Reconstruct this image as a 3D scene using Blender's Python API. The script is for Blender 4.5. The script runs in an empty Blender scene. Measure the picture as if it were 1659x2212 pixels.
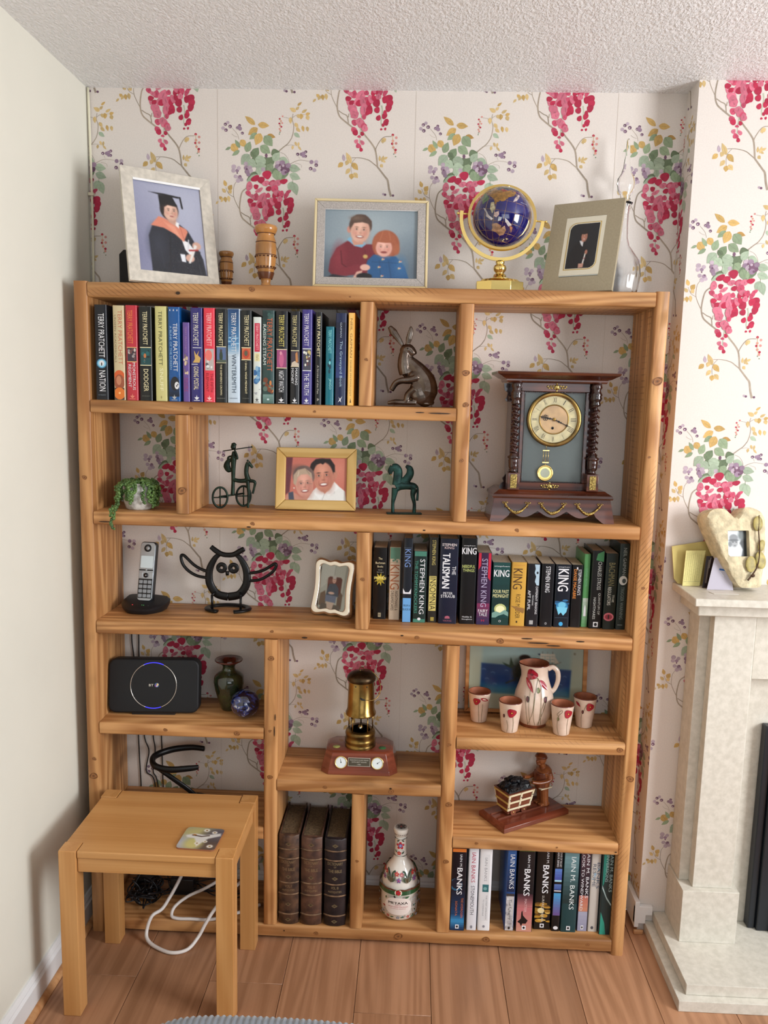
import bpy, math, random
import numpy as np
from mathutils import Matrix, Vector
random.seed(7)
S = bpy.context.scene
COL = S.collection
PI = math.pi

# ------------------------------------------------------------------ camera
cam_d = bpy.data.cameras.new('camera'); cam = bpy.data.objects.new('camera', cam_d); COL.objects.link(cam)
cam_d.sensor_fit = 'HORIZONTAL'; cam_d.sensor_width = 36; cam_d.lens = 36*1739.18/1659
cam_d.clip_start = 0.02
RR = ((0.99898511, -0.03487804, -0.02850052), (0.0385504, 0.98932345, 0.14054532), (0.02329429, -0.14150138, 0.98966395))
m4 = Matrix.Identity(4)
for i in range(3):
    m4[i][0] = RR[i][0]; m4[i][1] = RR[i][2]; m4[i][2] = -RR[i][1]
m4[0][3], m4[1][3], m4[2][3] = 0.8772, -2.2850, 1.5274
cam.matrix_world = m4
S.camera = cam

# ------------------------------------------------------------------ world, daylight, exposure
S.view_settings.view_transform = 'Standard'; S.view_settings.look = 'None'
S.view_settings.gamma = 1; S.view_settings.use_curve_mapping = False
S.view_settings.exposure = 0.0
wd = bpy.data.worlds.new('daylight'); S.world = wd; wd.use_nodes = True
wd.node_tree.nodes['Background'].inputs[0].default_value = (0.80, 0.90, 1.0, 1)
wd.node_tree.nodes['Background'].inputs[1].default_value = 1.0
def area(name, loc, rot, sx, sy, power, col):
    d = bpy.data.lights.new(name, 'AREA'); d.shape = 'RECTANGLE'; d.size = sx; d.size_y = sy
    d.energy = power; d.color = col
    o = bpy.data.objects.new(name, d); COL.objects.link(o); o.location = loc; o.rotation_euler = rot
    return o
# daylight entering by the glazed door in the right wall, and a fill lamp at the near window
area('daylight_door', (3.36, -1.85, 1.55), (0, PI/2, 0), 1.15, 1.15, 86, (0.965, 0.98, 1.0))
area('window_fill', (1.75, -3.96, 1.50), (PI/2+0.42, 0, 0), 1.9, 1.1, 13, (0.90, 0.96, 1.0))  # fill lamp added at the near window, aimed up to brighten the ceiling
S.cycles.max_bounces = 8; S.cycles.diffuse_bounces = 3; S.cycles.transparent_max_bounces = 12

# ------------------------------------------------------------------ helpers
def lin(c):
    return tuple((x/255/12.92 if x/255 <= 0.04045 else ((x/255+0.055)/1.055)**2.4) for x in c[:3])
def lin4(c): return (*lin(c), 1.0)
MATS = {}
def mat(name, col=(128, 128, 128), rough=0.5, metal=0.0, var=None, bump=None, spec=0.5, coat=0.0, trans=0.0, ior=1.45, emit=None, sheen=0.0, col2=None):
    if name in MATS: return MATS[name]
    m = bpy.data.materials.new(name); m.use_nodes = True; MATS[name] = m
    nt = m.node_tree; N = nt.nodes; Lk = nt.links; b = N['Principled BSDF']
    b.inputs['Base Color'].default_value = lin4(col)
    b.inputs['Roughness'].default_value = rough; b.inputs['Metallic'].default_value = metal
    b.inputs['Specular IOR Level'].default_value = spec; b.inputs['Coat Weight'].default_value = coat
    b.inputs['Coat Roughness'].default_value = 0.08
    b.inputs['Transmission Weight'].default_value = trans; b.inputs['IOR'].default_value = ior
    b.inputs['Sheen Weight'].default_value = sheen
    if emit: b.inputs['Emission Color'].default_value = lin4(emit[0]); b.inputs['Emission Strength'].default_value = emit[1]
    tc = N.new('ShaderNodeTexCoord')
    if var:                      # (scale, amount)
        n = N.new('ShaderNodeTexNoise'); n.inputs['Scale'].default_value = var[0]; n.inputs['Detail'].default_value = 5
        Lk.new(tc.outputs['Object'], n.inputs['Vector'])
        r = N.new('ShaderNodeValToRGB'); Lk.new(n.outputs['Fac'], r.inputs[0])
        c2 = col2 if col2 else tuple(max(0, x*(1-var[1])) for x in col)
        r.color_ramp.elements[0].position = 0.35; r.color_ramp.elements[1].position = 0.65
        r.color_ramp.elements[0].color = lin4(c2); r.color_ramp.elements[1].color = lin4(col)
        Lk.new(r.outputs[0], b.inputs['Base Color'])
    if bump:                     # (scale, strength, distance)
        n = N.new('ShaderNodeTexNoise'); n.inputs['Scale'].default_value = bump[0]; n.inputs['Detail'].default_value = 6
        Lk.new(tc.outputs['Object'], n.inputs['Vector'])
        bp = N.new('ShaderNodeBump'); bp.inputs['Strength'].default_value = bump[1]; bp.inputs['Distance'].default_value = bump[2]
        Lk.new(n.outputs['Fac'], bp.inputs['Height']); Lk.new(bp.outputs[0], b.inputs['Normal'])
    return m
def wood(name, c_dark, c_mid, c_light, rough=0.5, fine=70.0, broad=7.0, bstr=0.25, along=1.6, saw=False, blotch=0.5, coat=0.0, spec=0.4):
    """grain runs along local X"""
    if name in MATS: return MATS[name]
    m = bpy.data.materials.new(name); m.use_nodes = True; MATS[name] = m
    nt = m.node_tree; N = nt.nodes; Lk = nt.links; b = N['Principled BSDF']
    b.inputs['Specular IOR Level'].default_value = spec; b.inputs['Coat Weight'].default_value = coat
    tc = N.new('ShaderNodeTexCoord'); oi = N.new('ShaderNodeObjectInfo')
    off = N.new('ShaderNodeVectorMath'); off.operation = 'ADD'
    sc = N.new('ShaderNodeVectorMath'); sc.operation = 'SCALE'; sc.inputs[0].default_value = (7.3, 3.1, 5.7)
    Lk.new(oi.outputs['Random'], sc.inputs['Scale']); Lk.new(tc.outputs['Object'], off.inputs[0]); Lk.new(sc.outputs[0], off.inputs[1])
    def noise(s, vec, det=5, dist=0.0):
        mp = N.new('ShaderNodeMapping'); mp.inputs['Scale'].default_value = vec; Lk.new(off.outputs[0], mp.inputs[0])
        n = N.new('ShaderNodeTexNoise'); n.inputs['Scale'].default_value = s; n.inputs['Detail'].default_value = det
        n.inputs['Distortion'].default_value = dist; Lk.new(mp.outputs[0], n.inputs['Vector']); return n
    g = noise(1.0, (along*1.5, fine, fine), 4, 0.3)
    # growth rings: the contour lines of a smooth, long-drawn noise
    nb = noise(1.0, (along*0.55, broad, broad), 0.6, 0.25)
    mk = N.new('ShaderNodeMath'); mk.operation = 'MULTIPLY'; mk.inputs[1].default_value = 62; Lk.new(nb.outputs['Fac'], mk.inputs[0])
    sn = N.new('ShaderNodeMath'); sn.operation = 'SINE'; Lk.new(mk.outputs[0], sn.inputs[0])
    wv = N.new('ShaderNodeMapRange'); wv.inputs[1].default_value = -1; Lk.new(sn.outputs[0], wv.inputs[0])
    bl = noise(1.0, (along*1.4, broad*1.3, broad*1.3), 5, 0.6)
    r = N.new('ShaderNodeValToRGB'); r.color_ramp.elements[0].position = 0.34; r.color_ramp.elements[1].position = 0.66
    r.color_ramp.elements[0].color = lin4(c_mid); r.color_ramp.elements[1].color = lin4(c_light)
    mx = N.new('ShaderNodeMix'); mx.data_type = 'FLOAT'; mx.inputs[0].default_value = 0.30
    Lk.new(g.outputs['Fac'], mx.inputs[2]); Lk.new(wv.outputs[0], mx.inputs[3]); Lk.new(mx.outputs[0], r.inputs[0])
    r2 = N.new('ShaderNodeValToRGB'); r2.color_ramp.elements[0].position = 0.53; r2.color_ramp.elements[1].position = 0.72
    r2.color_ramp.elements[0].color = (0, 0, 0, 1); r2.color_ramp.elements[1].color = (blotch, blotch, blotch, 1)
    Lk.new(bl.outputs['Fac'], r2.inputs[0])
    cm = N.new('ShaderNodeMix'); cm.data_type = 'RGBA'; Lk.new(r2.outputs[0], cm.inputs[0]); Lk.new(r.outputs[0], cm.inputs[6]); cm.inputs[7].default_value = lin4(c_dark)
    # each piece a little lighter or darker
    hs = N.new('ShaderNodeHueSaturation'); mr = N.new('ShaderNodeMapRange'); mr.inputs[3].default_value = 0.90; mr.inputs[4].default_value = 1.10
    Lk.new(oi.outputs['Random'], mr.inputs[0]); Lk.new(mr.outputs[0], hs.inputs['Value']); Lk.new(cm.outputs[2], hs.inputs['Color'])
    last = hs.outputs[0]
    h = g.outputs['Fac']
    if saw:
        mp2 = N.new('ShaderNodeMapping'); mp2.inputs['Rotation'].default_value = (0, 0.95, 0); Lk.new(off.outputs[0], mp2.inputs[0])
        w2 = N.new('ShaderNodeTexWave'); w2.inputs['Scale'].default_value = 34; w2.inputs['Distortion'].default_value = 1.2; w2.inputs['Detail Scale'].default_value = 0.2; Lk.new(mp2.outputs[0], w2.inputs['Vector'])
        n2 = noise(1.0, (4, 22, 22), 3)
        mu = N.new('ShaderNodeMath'); mu.operation = 'MULTIPLY'; Lk.new(w2.outputs['Fac'], mu.inputs[0]); Lk.new(n2.outputs['Fac'], mu.inputs[1])
        r3 = N.new('ShaderNodeValToRGB'); r3.color_ramp.elements[0].position = 0.47; r3.color_ramp.elements[1].position = 0.60
        r3.color_ramp.elements[0].color = (0, 0, 0, 1); r3.color_ramp.elements[1].color = (0.42, 0.42, 0.42, 1); Lk.new(mu.outputs[0], r3.inputs[0])
        cm2 = N.new('ShaderNodeMix'); cm2.data_type = 'RGBA'; Lk.new(r3.outputs[0], cm2.inputs[0]); Lk.new(last, cm2.inputs[6]); cm2.inputs[7].default_value = lin4(c_dark)
        last = cm2.outputs[2]
    Lk.new(last, b.inputs['Base Color'])
    b.inputs['Roughness'].default_value = rough
    bp = N.new('ShaderNodeBump'); bp.inputs['Strength'].default_value = bstr; bp.inputs['Distance'].default_value = 0.002
    Lk.new(h, bp.inputs['Height']); Lk.new(bp.outputs[0], b.inputs['Normal'])
    return m
def print_mat(name, rough=0.6, spec=0.4, var=0.0, coat=0.0):
    if name in MATS: return MATS[name]
    m = bpy.data.materials.new(name); m.use_nodes = True; MATS[name] = m
    nt = m.node_tree; N = nt.nodes; Lk = nt.links; b = N['Principled BSDF']
    a = N.new('ShaderNodeAttribute'); a.attribute_name = 'Col'
    b.inputs['Roughness'].default_value = rough; b.inputs['Specular IOR Level'].default_value = spec
    b.inputs['Coat Weight'].default_value = coat; b.inputs['Coat Roughness'].default_value = 0.05
    last = a.outputs['Color']
    if var:
        tc = N.new('ShaderNodeTexCoord'); n = N.new('ShaderNodeTexNoise'); n.inputs['Scale'].default_value = 120; n.inputs['Detail'].default_value = 4
        Lk.new(tc.outputs['Object'], n.inputs['Vector'])
        mr = N.new('ShaderNodeMapRange'); mr.inputs[1].default_value = 0.3; mr.inputs[2].default_value = 0.7; mr.inputs[3].default_value = 1-var; mr.inputs[4].default_value = 1+var
        hs = N.new('ShaderNodeHueSaturation'); Lk.new(n.outputs['Fac'], mr.inputs[0]); Lk.new(mr.outputs[0], hs.inputs['Value']); Lk.new(last, hs.inputs['Color']); last = hs.outputs[0]
    Lk.new(last, b.inputs['Base Color'])
    return m

def thing(name, label, cat, loc=(0, 0, 0), rz=0.0, group=None):
    o = bpy.data.objects.new(name, None); COL.objects.link(o); o.empty_display_size = 0.03
    o.location = loc; o.rotation_euler = (0, 0, rz); o['label'] = label; o['category'] = cat
    if group: o['group'] = group
    return o
def tag(o, label, cat, group=None):
    o['label'] = label; o['category'] = cat
    if group: o['group'] = group
    return o
def catmull(P, n=6, closed=False):
    P = [Vector(p) for p in P]
    if len(P) < 3: return P
    out = []; L = len(P)
    rng = range(L) if closed else range(L-1)
    for i in rng:
        g = (lambda k: P[k % L]) if closed else (lambda k: P[min(max(k, 0), L-1)])
        p0, p1, p2, p3 = g(i-1), g(i), g(i+1), g(i+2)
        for j in range(n):
            t = j/n
            out.append(0.5*((2*p1)+(-p0+p2)*t+(2*p0-5*p1+4*p2-p3)*t*t+(-p0+3*p1-3*p2+p3)*t**3))
    if not closed: out.append(P[-1])
    return out
class M:
    """collects shapes into one mesh"""
    def __init__(s): s.v = []; s.f = []; s.sm = []
    def add(s, v, f, sm=False, T=None):
        n = len(s.v)
        s.v += [tuple(T @ Vector(p)) for p in v] if T else [tuple(p) for p in v]
        s.f += [tuple(i+n for i in q) for q in f]; s.sm += [sm]*len(f); return s
    def box(s, x0, x1, y0, y1, z0, z1, T=None):
        v = [(x, y, z) for x in (x0, x1) for y in (y0, y1) for z in (z0, z1)]
        return s.add(v, [(0, 1, 3, 2), (4, 6, 7, 5), (0, 4, 5, 1), (2, 3, 7, 6), (0, 2, 6, 4), (1, 5, 7, 3)], T=T)
    def prism(s, pts, y0, y1, T=None):       # outline in x,z ; extruded along y
        n = len(pts); v = [(p[0], y0, p[1]) for p in pts]+[(p[0], y1, p[1]) for p in pts]
        ar = sum(pts[i][0]*pts[(i+1) % n][1]-pts[(i+1) % n][0]*pts[i][1] for i in range(n))
        f = [tuple(range(n)), tuple(range(2*n-1, n-1, -1))]+[(i, i+n, (i+1) % n+n, (i+1) % n) for i in range(n)]
        if (ar < 0) == (y0 < y1): f = [q[::-1] for q in f]
        return s.add(v, f, T=T)
    def frustum(s, a, b, T=None):            # two loops of the same count
        n = len(a); v = list(a)+list(b)
        return s.add(v, [tuple(range(n))[::-1], tuple(range(n, 2*n))]+[(i, (i+1) % n, (i+1) % n+n, i+n) for i in range(n)], T=T)
    def lathe(s, prof, seg=32, c=(0, 0, 0), T=None, sm=True, fn=None, cap=True):
        v = []; f = []; n = len(prof)
        for k, (r, z) in enumerate(prof):
            for i in range(seg):
                a = 2*PI*i/seg; rr = r*(fn(a, z) if fn else 1)
                v.append((c[0]+rr*math.cos(a), c[1]+rr*math.sin(a), c[2]+z))
        for k in range(n-1):
            for i in range(seg):
                j = (i+1) % seg; f.append((k*seg+i, k*seg+j, (k+1)*seg+j, (k+1)*seg+i))
        if cap:
            if prof[0][0] > 1e-5: f.append(tuple(range(seg))[::-1])
            if prof[-1][0] > 1e-5: f.append(tuple(range((n-1)*seg, n*seg)))
        return s.add(v, f, sm, T)
    def tube(s, P, r, seg=10, closed=False, sm=True, n=6, flat=1.0, T=None):
        if n > 1 and len(P) > 2:
            R = r if isinstance(r, (list, tuple)) else [r]*len(P)
            Q = catmull([(*p, rr) if False else p for p in P], n, closed)
            L = len(P); tot = len(Q); RR_ = []
            for i in range(tot):
                t = i/n; k = int(t); u = t-k
                a = R[k % L]; b_ = R[(k+1) % L] if closed else R[min(k+1, L-1)]
                RR_.append(a*(1-u)+b_*u)
        else:
            Q = [Vector(p) for p in P]; RR_ = list(r) if isinstance(r, (list, tuple)) else [r]*len(Q)
        L = len(Q); v = []; f = []
        up = Vector((0, 0, 1)); prev = None
        for i in range(L):
            a = Q[(i-1) % L] if closed else Q[max(i-1, 0)]; b_ = Q[(i+1) % L] if closed else Q[min(i+1, L-1)]
            t = (b_-a); t = t.normalized() if t.length > 1e-9 else Vector((1, 0, 0))
            if prev is None:
                h = Vector((0, 1, 0)) if abs(t.y) < 0.9 else Vector((1, 0, 0))
                nn = (h - t*h.dot(t)).normalized()
            else:
                nn = prev - t*prev.dot(t); nn = nn.normalized() if nn.length > 1e-6 else prev
            prev = nn; bb = t.cross(nn)
            for k in range(seg):
                an = 2*PI*k/seg
                v.append(Q[i]+nn*(math.cos(an)*RR_[i]*flat)+bb*(math.sin(an)*RR_[i]))
        m_ = L if closed else L-1
        for i in range(m_):
            for k in range(seg):
                j = (k+1) % seg; i2 = (i+1) % L
                f.append((i*seg+k, i*seg+j, i2*seg+j, i2*seg+k))
        if not closed: f.append(tuple(range(seg))[::-1]); f.append(tuple(range((L-1)*seg, L*seg)))
        return s.add(v, f, sm, T)
    def ball(s, c, r, seg=16, rings=10, T=None, rot=None):
        r = r if isinstance(r, (list, tuple)) else (r, r, r)
        v = []; f = []
        for k in range(1, rings):
            ph = PI*k/rings
            for i in range(seg):
                a = 2*PI*i/seg; v.append(Vector((r[0]*math.sin(ph)*math.cos(a), r[1]*math.sin(ph)*math.sin(a), -r[2]*math.cos(ph))))
        v.append(Vector((0, 0, -r[2]))); v.append(Vector((0, 0, r[2])))
        for k in range(rings-2):
            for i in range(seg):
                j = (i+1) % seg; f.append((k*seg+i, k*seg+j, (k+1)*seg+j, (k+1)*seg+i))
        B_, T_ = len(v)-2, len(v)-1
        for i in range(seg):
            j = (i+1) % seg; f.append((B_, j, i)); f.append(((rings-2)*seg+i, (rings-2)*seg+j, T_))
        if rot is not None: v = [rot @ p for p in v]
        return s.add([p+Vector(c) for p in v], f, True, T)
    def chunk(s, c, r, rnd, T=None):         # a rough stone
        v = []
        base = [(0, 0, 1), (0, 0, -1)]+[(math.cos(a), math.sin(a), z) for z, o in ((0.5, 0), (-0.5, 0.5)) for a in [2*PI*(i+o)/5 for i in range(5)]]
        for p in base:
            k = rnd.uniform(0.75, 1.15); v.append((c[0]+p[0]*r*k, c[1]+p[1]*r*k*0.8, c[2]+p[2]*r*k*0.8))
        f = [(0, 2+i, 2+(i+1) % 5) for i in range(5)]+[(1, 7+(i+1) % 5, 7+i) for i in range(5)]
        for i in range(5):
            j = (i+1) % 5; f += [(2+i, 7+i, 2+j), (2+j, 7+i, 7+j)]
        return s.add(v, f, False, T)
    def build(s, name, m, parent=None, bevel=0.0, seg=2, loc=None, rot=None, sharp=None, mods=None):
        me = bpy.data.meshes.new(name); me.from_pydata([tuple(p) for p in s.v], [], s.f); me.update()
        me.polygons.foreach_set('use_smooth', s.sm if not bevel else [True]*len(s.sm))
        if sharp or bevel: me.set_sharp_from_angle(angle=math.radians(sharp or 35))
        if m: me.materials.append(m)
        o = bpy.data.objects.new(name, me); COL.objects.link(o)
        if parent: o.parent = parent
        if loc: o.location = loc
        if rot: o.rotation_euler = rot
        if bevel:
            b = o.modifiers.new('bevel', 'BEVEL'); b.width = bevel; b.segments = seg; b.limit_method = 'ANGLE'; b.angle_limit = math.radians(35)
            b.harden_normals = False
        if mods == 'organic': pass
        return o
    def organic(s, name, m, parent, voxel=0.0015, smooth=4, loc=None, rot=None):
        o = s.build(name, m, parent, loc=loc, rot=rot)
        r = o.modifiers.new('remesh', 'REMESH'); r.mode = 'VOXEL'; r.voxel_size = voxel; r.use_smooth_shade = True
        q = o.modifiers.new('smooth', 'SMOOTH'); q.factor = 0.5; q.iterations = smooth
        return o
# -------- flat print: polygons with their own colour, stacked a hair apart
TXT = {}
def text_geo(s):
    if s in TXT: return TXT[s]
    cu = bpy.data.curves.new('t', 'FONT'); cu.body = s; cu.resolution_u = 2; cu.size = 1.0
    o = bpy.data.objects.new('t', cu); COL.objects.link(o)
    me = bpy.data.meshes.new_from_object(o)
    v = [(p.co.x, p.co.y) for p in me.vertices]; f = [tuple(p.vertices) for p in me.polygons]
    bpy.data.objects.remove(o); bpy.data.curves.remove(cu); bpy.data.meshes.remove(me)
    xs = [p[0] for p in v] or [0, 1]; ys = [p[1] for p in v] or [0, 1]
    TXT[s] = ([(p[0]-min(xs), p[1]-min(ys)) for p in v], f, max(xs)-min(xs), max(ys)-min(ys)); return TXT[s]
class Pr:
    def __init__(s, eps=0.00012, auto=False): s.v = []; s.f = []; s.c = []; s.k = 0; s.eps = eps; s.clip = None; s.auto = auto; s.bb = []
    def level(s, pts):
        x0 = min(p[0] for p in pts); x1 = max(p[0] for p in pts); y0 = min(p[1] for p in pts); y1 = max(p[1] for p in pts); k = 1
        for b in s.bb:
            if b[0] < x1 and b[1] > x0 and b[2] < y1 and b[3] > y0 and b[4] >= k: k = b[4]+1
        s.bb.append((x0, x1, y0, y1, k)); return k
    def poly(s, pts, col, flat=False):
        if s.clip:
            pts = clip(pts, s.clip)
            if len(pts) < 3: return s
        if not flat: s.k = s.level(pts) if s.auto else s.k+1
        w = s.k*s.eps; n = len(s.v)
        s.v += [(p[0], p[1], w) for p in pts]; s.f.append(tuple(range(n, n+len(pts)))); s.c.append(lin(col)); return s
    def rect(s, x0, y0, x1, y1, col): return s.poly([(x0, y0), (x1, y0), (x1, y1), (x0, y1)], col)
    def ell(s, cx, cy, rx, ry, col, n=18, a=0.0):
        return s.poly([(cx+rx*math.cos(t)*math.cos(a)-ry*math.sin(t)*math.sin(a), cy+rx*math.cos(t)*math.sin(a)+ry*math.sin(t)*math.cos(a)) for t in [2*PI*i/n for i in range(n)]], col)
    def leaf(s, ax, ay, bx, by, w, col, round_=False, vein=None):
        dx, dy = bx-ax, by-ay; L_ = math.hypot(dx, dy) or 1; w = w/L_
        prof = [(0, 0), (.08, .45), (.25, .88), (.45, 1), (.65, .8), (.85, .38), (1, 0)] if not round_ else [(0, .18), (.14, .5), (.32, .82), (.55, 1), (.76, .95), (.92, .68), (1, .3)]
        P = [(ax+dx*t-dy*u*.5*w, ay+dy*t+dx*u*.5*w) for t, u in prof]+[(ax+dx*t+dy*u*.5*w, ay+dy*t-dx*u*.5*w) for t, u in prof[::-1]]
        s.poly(P, col); return s
    def line(s, P, w0, w1, col, n=5):
        Q = [(p.x, p.y) for p in catmull([(p[0], p[1], 0) for p in P], n)]; L = len(Q); l = []; r = []
        for i in range(L):
            a = Q[max(i-1, 0)]; b = Q[min(i+1, L-1)]; dx, dy = b[0]-a[0], b[1]-a[1]; h = math.hypot(dx, dy) or 1
            w = (w0+(w1-w0)*i/(L-1))/2; l.append((Q[i][0]-dy/h*w, Q[i][1]+dx/h*w)); r.append((Q[i][0]+dy/h*w, Q[i][1]-dx/h*w))
        s.k = s.level(l+r) if s.auto else s.k+1
        for i in range(L-1): s.poly([l[i], l[i+1], r[i+1], r[i]], col, flat=True)
        return s
    def text(s, t, cx, cy, w, h, col, rot=0.0, bold=0.0):
        v, f, tw, th = text_geo(t)
        if not v: return s
        s.k += 1; c, sn = math.cos(rot), math.sin(rot)
        for ox in ((0,) if not bold else (-bold, bold)):
            n = len(s.v)
            for p in v:
                x = (p[0]/tw-.5)*w+ox; y = (p[1]/th-.5)*h
                s.v.append((cx+x*c-y*sn, cy+x*sn+y*c, s.k*s.eps+(0.00003 if ox > 0 else 0)))
            for q in f: s.f.append(tuple(i+n for i in q)); s.c.append(lin(col))
        return s
    def build(s, name, parent, m, T=None, wrap=None):
        """default plane: u -> x, v -> z, out of the page -> -y"""
        me = bpy.data.meshes.new(name)
        if wrap: V = [wrap(*p) for p in s.v]
        else: V = [(p[0], -p[2], p[1]) for p in s.v]
        if T: V = [tuple(T @ Vector(p)) for p in V]
        me.from_pydata(V, [], s.f); me.update()
        ca = me.color_attributes.new('Col', 'FLOAT_COLOR', 'CORNER')
        arr = []
        for q, c in zip(s.f, s.c): arr += [c[0], c[1], c[2], 1.0]*len(q)
        ca.data.foreach_set('color', arr)
        me.materials.append(m)
        o = bpy.data.objects.new(name, me); COL.objects.link(o)
        if parent: o.parent = parent
        return o
def clip(P, box):
    x0, y0, x1, y1 = box
    for ax, lim, sg in ((0, x0, 1), (0, x1, -1), (1, y0, 1), (1, y1, -1)):
        out = []
        for i in range(len(P)):
            a, b = P[i-1], P[i]; ia = (a[ax]-lim)*sg >= 0; ib = (b[ax]-lim)*sg >= 0
            if ia != ib:
                t = (lim-a[ax])/(b[ax]-a[ax]); out.append((a[0]+(b[0]-a[0])*t, a[1]+(b[1]-a[1])*t))
            if ib: out.append(b)
        P = out
        if len(P) < 3: return []
    return P
# -------- painted picture: colours computed on a fine grid, carried by the mesh
class Cv:
    def __init__(s, nx, ny, box, bg):
        s.nx, s.ny = nx, ny; x0, y0, x1, y1 = box
        s.X, s.Y = np.meshgrid(np.linspace(x0, x1, nx), np.linspace(y0, y1, ny)); s.A = np.zeros((ny, nx, 3)); s.A[:] = bg; s.px = (x1-x0)/nx
    def mix(s, a, col): a = np.clip(a, 0, 1)[..., None]; s.A = s.A*(1-a)+np.array(col, float)*a; return s
    def e(s, cx, cy, rx, ry, col, soft=None, al=1.0, rot=0.0):
        c, n = math.cos(rot), math.sin(rot); X, Y = s.X-cx, s.Y-cy
        d = np.sqrt(((X*c+Y*n)/rx)**2+((-X*n+Y*c)/ry)**2); k = soft if soft else s.px*1.2/min(rx, ry)
        return s.mix(al*(1-d+k/2)/k, col)
    def p(s, P, col, soft=None, al=1.0):
        soft = soft or s.px*1.2; ins = np.zeros_like(s.X, bool); D = np.full_like(s.X, 1e9)
        for i in range(len(P)):
            (x1, y1), (x2, y2) = P[i-1], P[i]
            c = ((y1 > s.Y) != (y2 > s.Y)); t = (x2-x1)*(s.Y-y1)/((y2-y1) if y2 != y1 else 1e-9)+x1
            ins ^= c & (s.X < t)
            L = (x2-x1)**2+(y2-y1)**2 or 1; u = np.clip(((s.X-x1)*(x2-x1)+(s.Y-y1)*(y2-y1))/L, 0, 1)
            D = np.minimum(D, np.hypot(s.X-x1-u*(x2-x1), s.Y-y1-u*(y2-y1)))
        sd = np.where(ins, D, -D); return s.mix(al*(sd/soft+.5), col)
    def ln(s, P, w, col, al=1.0):
        D = np.full_like(s.X, 1e9)
        for i in range(1, len(P)):
            (x1, y1), (x2, y2) = P[i-1], P[i]; L = (x2-x1)**2+(y2-y1)**2 or 1
            u = np.clip(((s.X-x1)*(x2-x1)+(s.Y-y1)*(y2-y1))/L, 0, 1); D = np.minimum(D, np.hypot(s.X-x1-u*(x2-x1), s.Y-y1-u*(y2-y1)))
        return s.mix(al*((w/2-D)/s.px+.5), col)
    def grain(s, a): s.A += np.random.RandomState(3).normal(0, a, s.A.shape[:2])[..., None]; return s
    def build(s, name, parent, w, h, m, T=None, keep=None):
        """centred in x, z from 0 to h, facing -y"""
        nx, ny = s.nx, s.ny
        xs = np.linspace(-w/2, w/2, nx); zs = np.linspace(h, 0, ny)
        V = [(float(x), 0.0, float(z)) for z in zs for x in xs]
        if T: V = [tuple(T @ Vector(p)) for p in V]
        F = [(j*nx+i, (j+1)*nx+i, (j+1)*nx+i+1, j*nx+i+1) for j in range(ny-1) for i in range(nx-1) if keep is None or keep(xs[i], zs[j])]
        me = bpy.data.meshes.new(name); me.from_pydata(V, [], F); me.update()
        A = s.A.copy(); A[1:-1, 1:-1] = .4*A[1:-1, 1:-1]+.15*(A[2:, 1:-1]+A[:-2, 1:-1]+A[1:-1, 2:]+A[1:-1, :-2])
        gr = A.mean(2, keepdims=True); A = gr+(A-gr)*.84
        c = np.clip(A, 0, 255)/255; c = np.where(c <= .04045, c/12.92, ((c+.055)/1.055)**2.4)
        ca = me.color_attributes.new('Col', 'FLOAT_COLOR', 'POINT')
        ca.data.foreach_set('color', np.concatenate([c, np.ones((ny, nx, 1))], 2).astype(np.float32).ravel())
        me.materials.append(m); o = bpy.data.objects.new(name, me); COL.objects.link(o)
        if parent: o.parent = parent
        return o
def rrect(x0, z0, x1, z1, r, n=5):
    P = []
    for cx, cz, a0 in ((x1-r, z1-r, 0), (x0+r, z1-r, PI/2), (x0+r, z0+r, PI), (x1-r, z0+r, 1.5*PI)):
        for i in range(n+1): a = a0+PI/2*i/n; P.append((cx+r*math.cos(a), cz+r*math.sin(a)))
    return P
def tiltT(t, z0=0.0, y0=0.0): return Matrix.Translation((0, y0, z0)) @ Matrix.Rotation(-t, 4, 'X')
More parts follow.
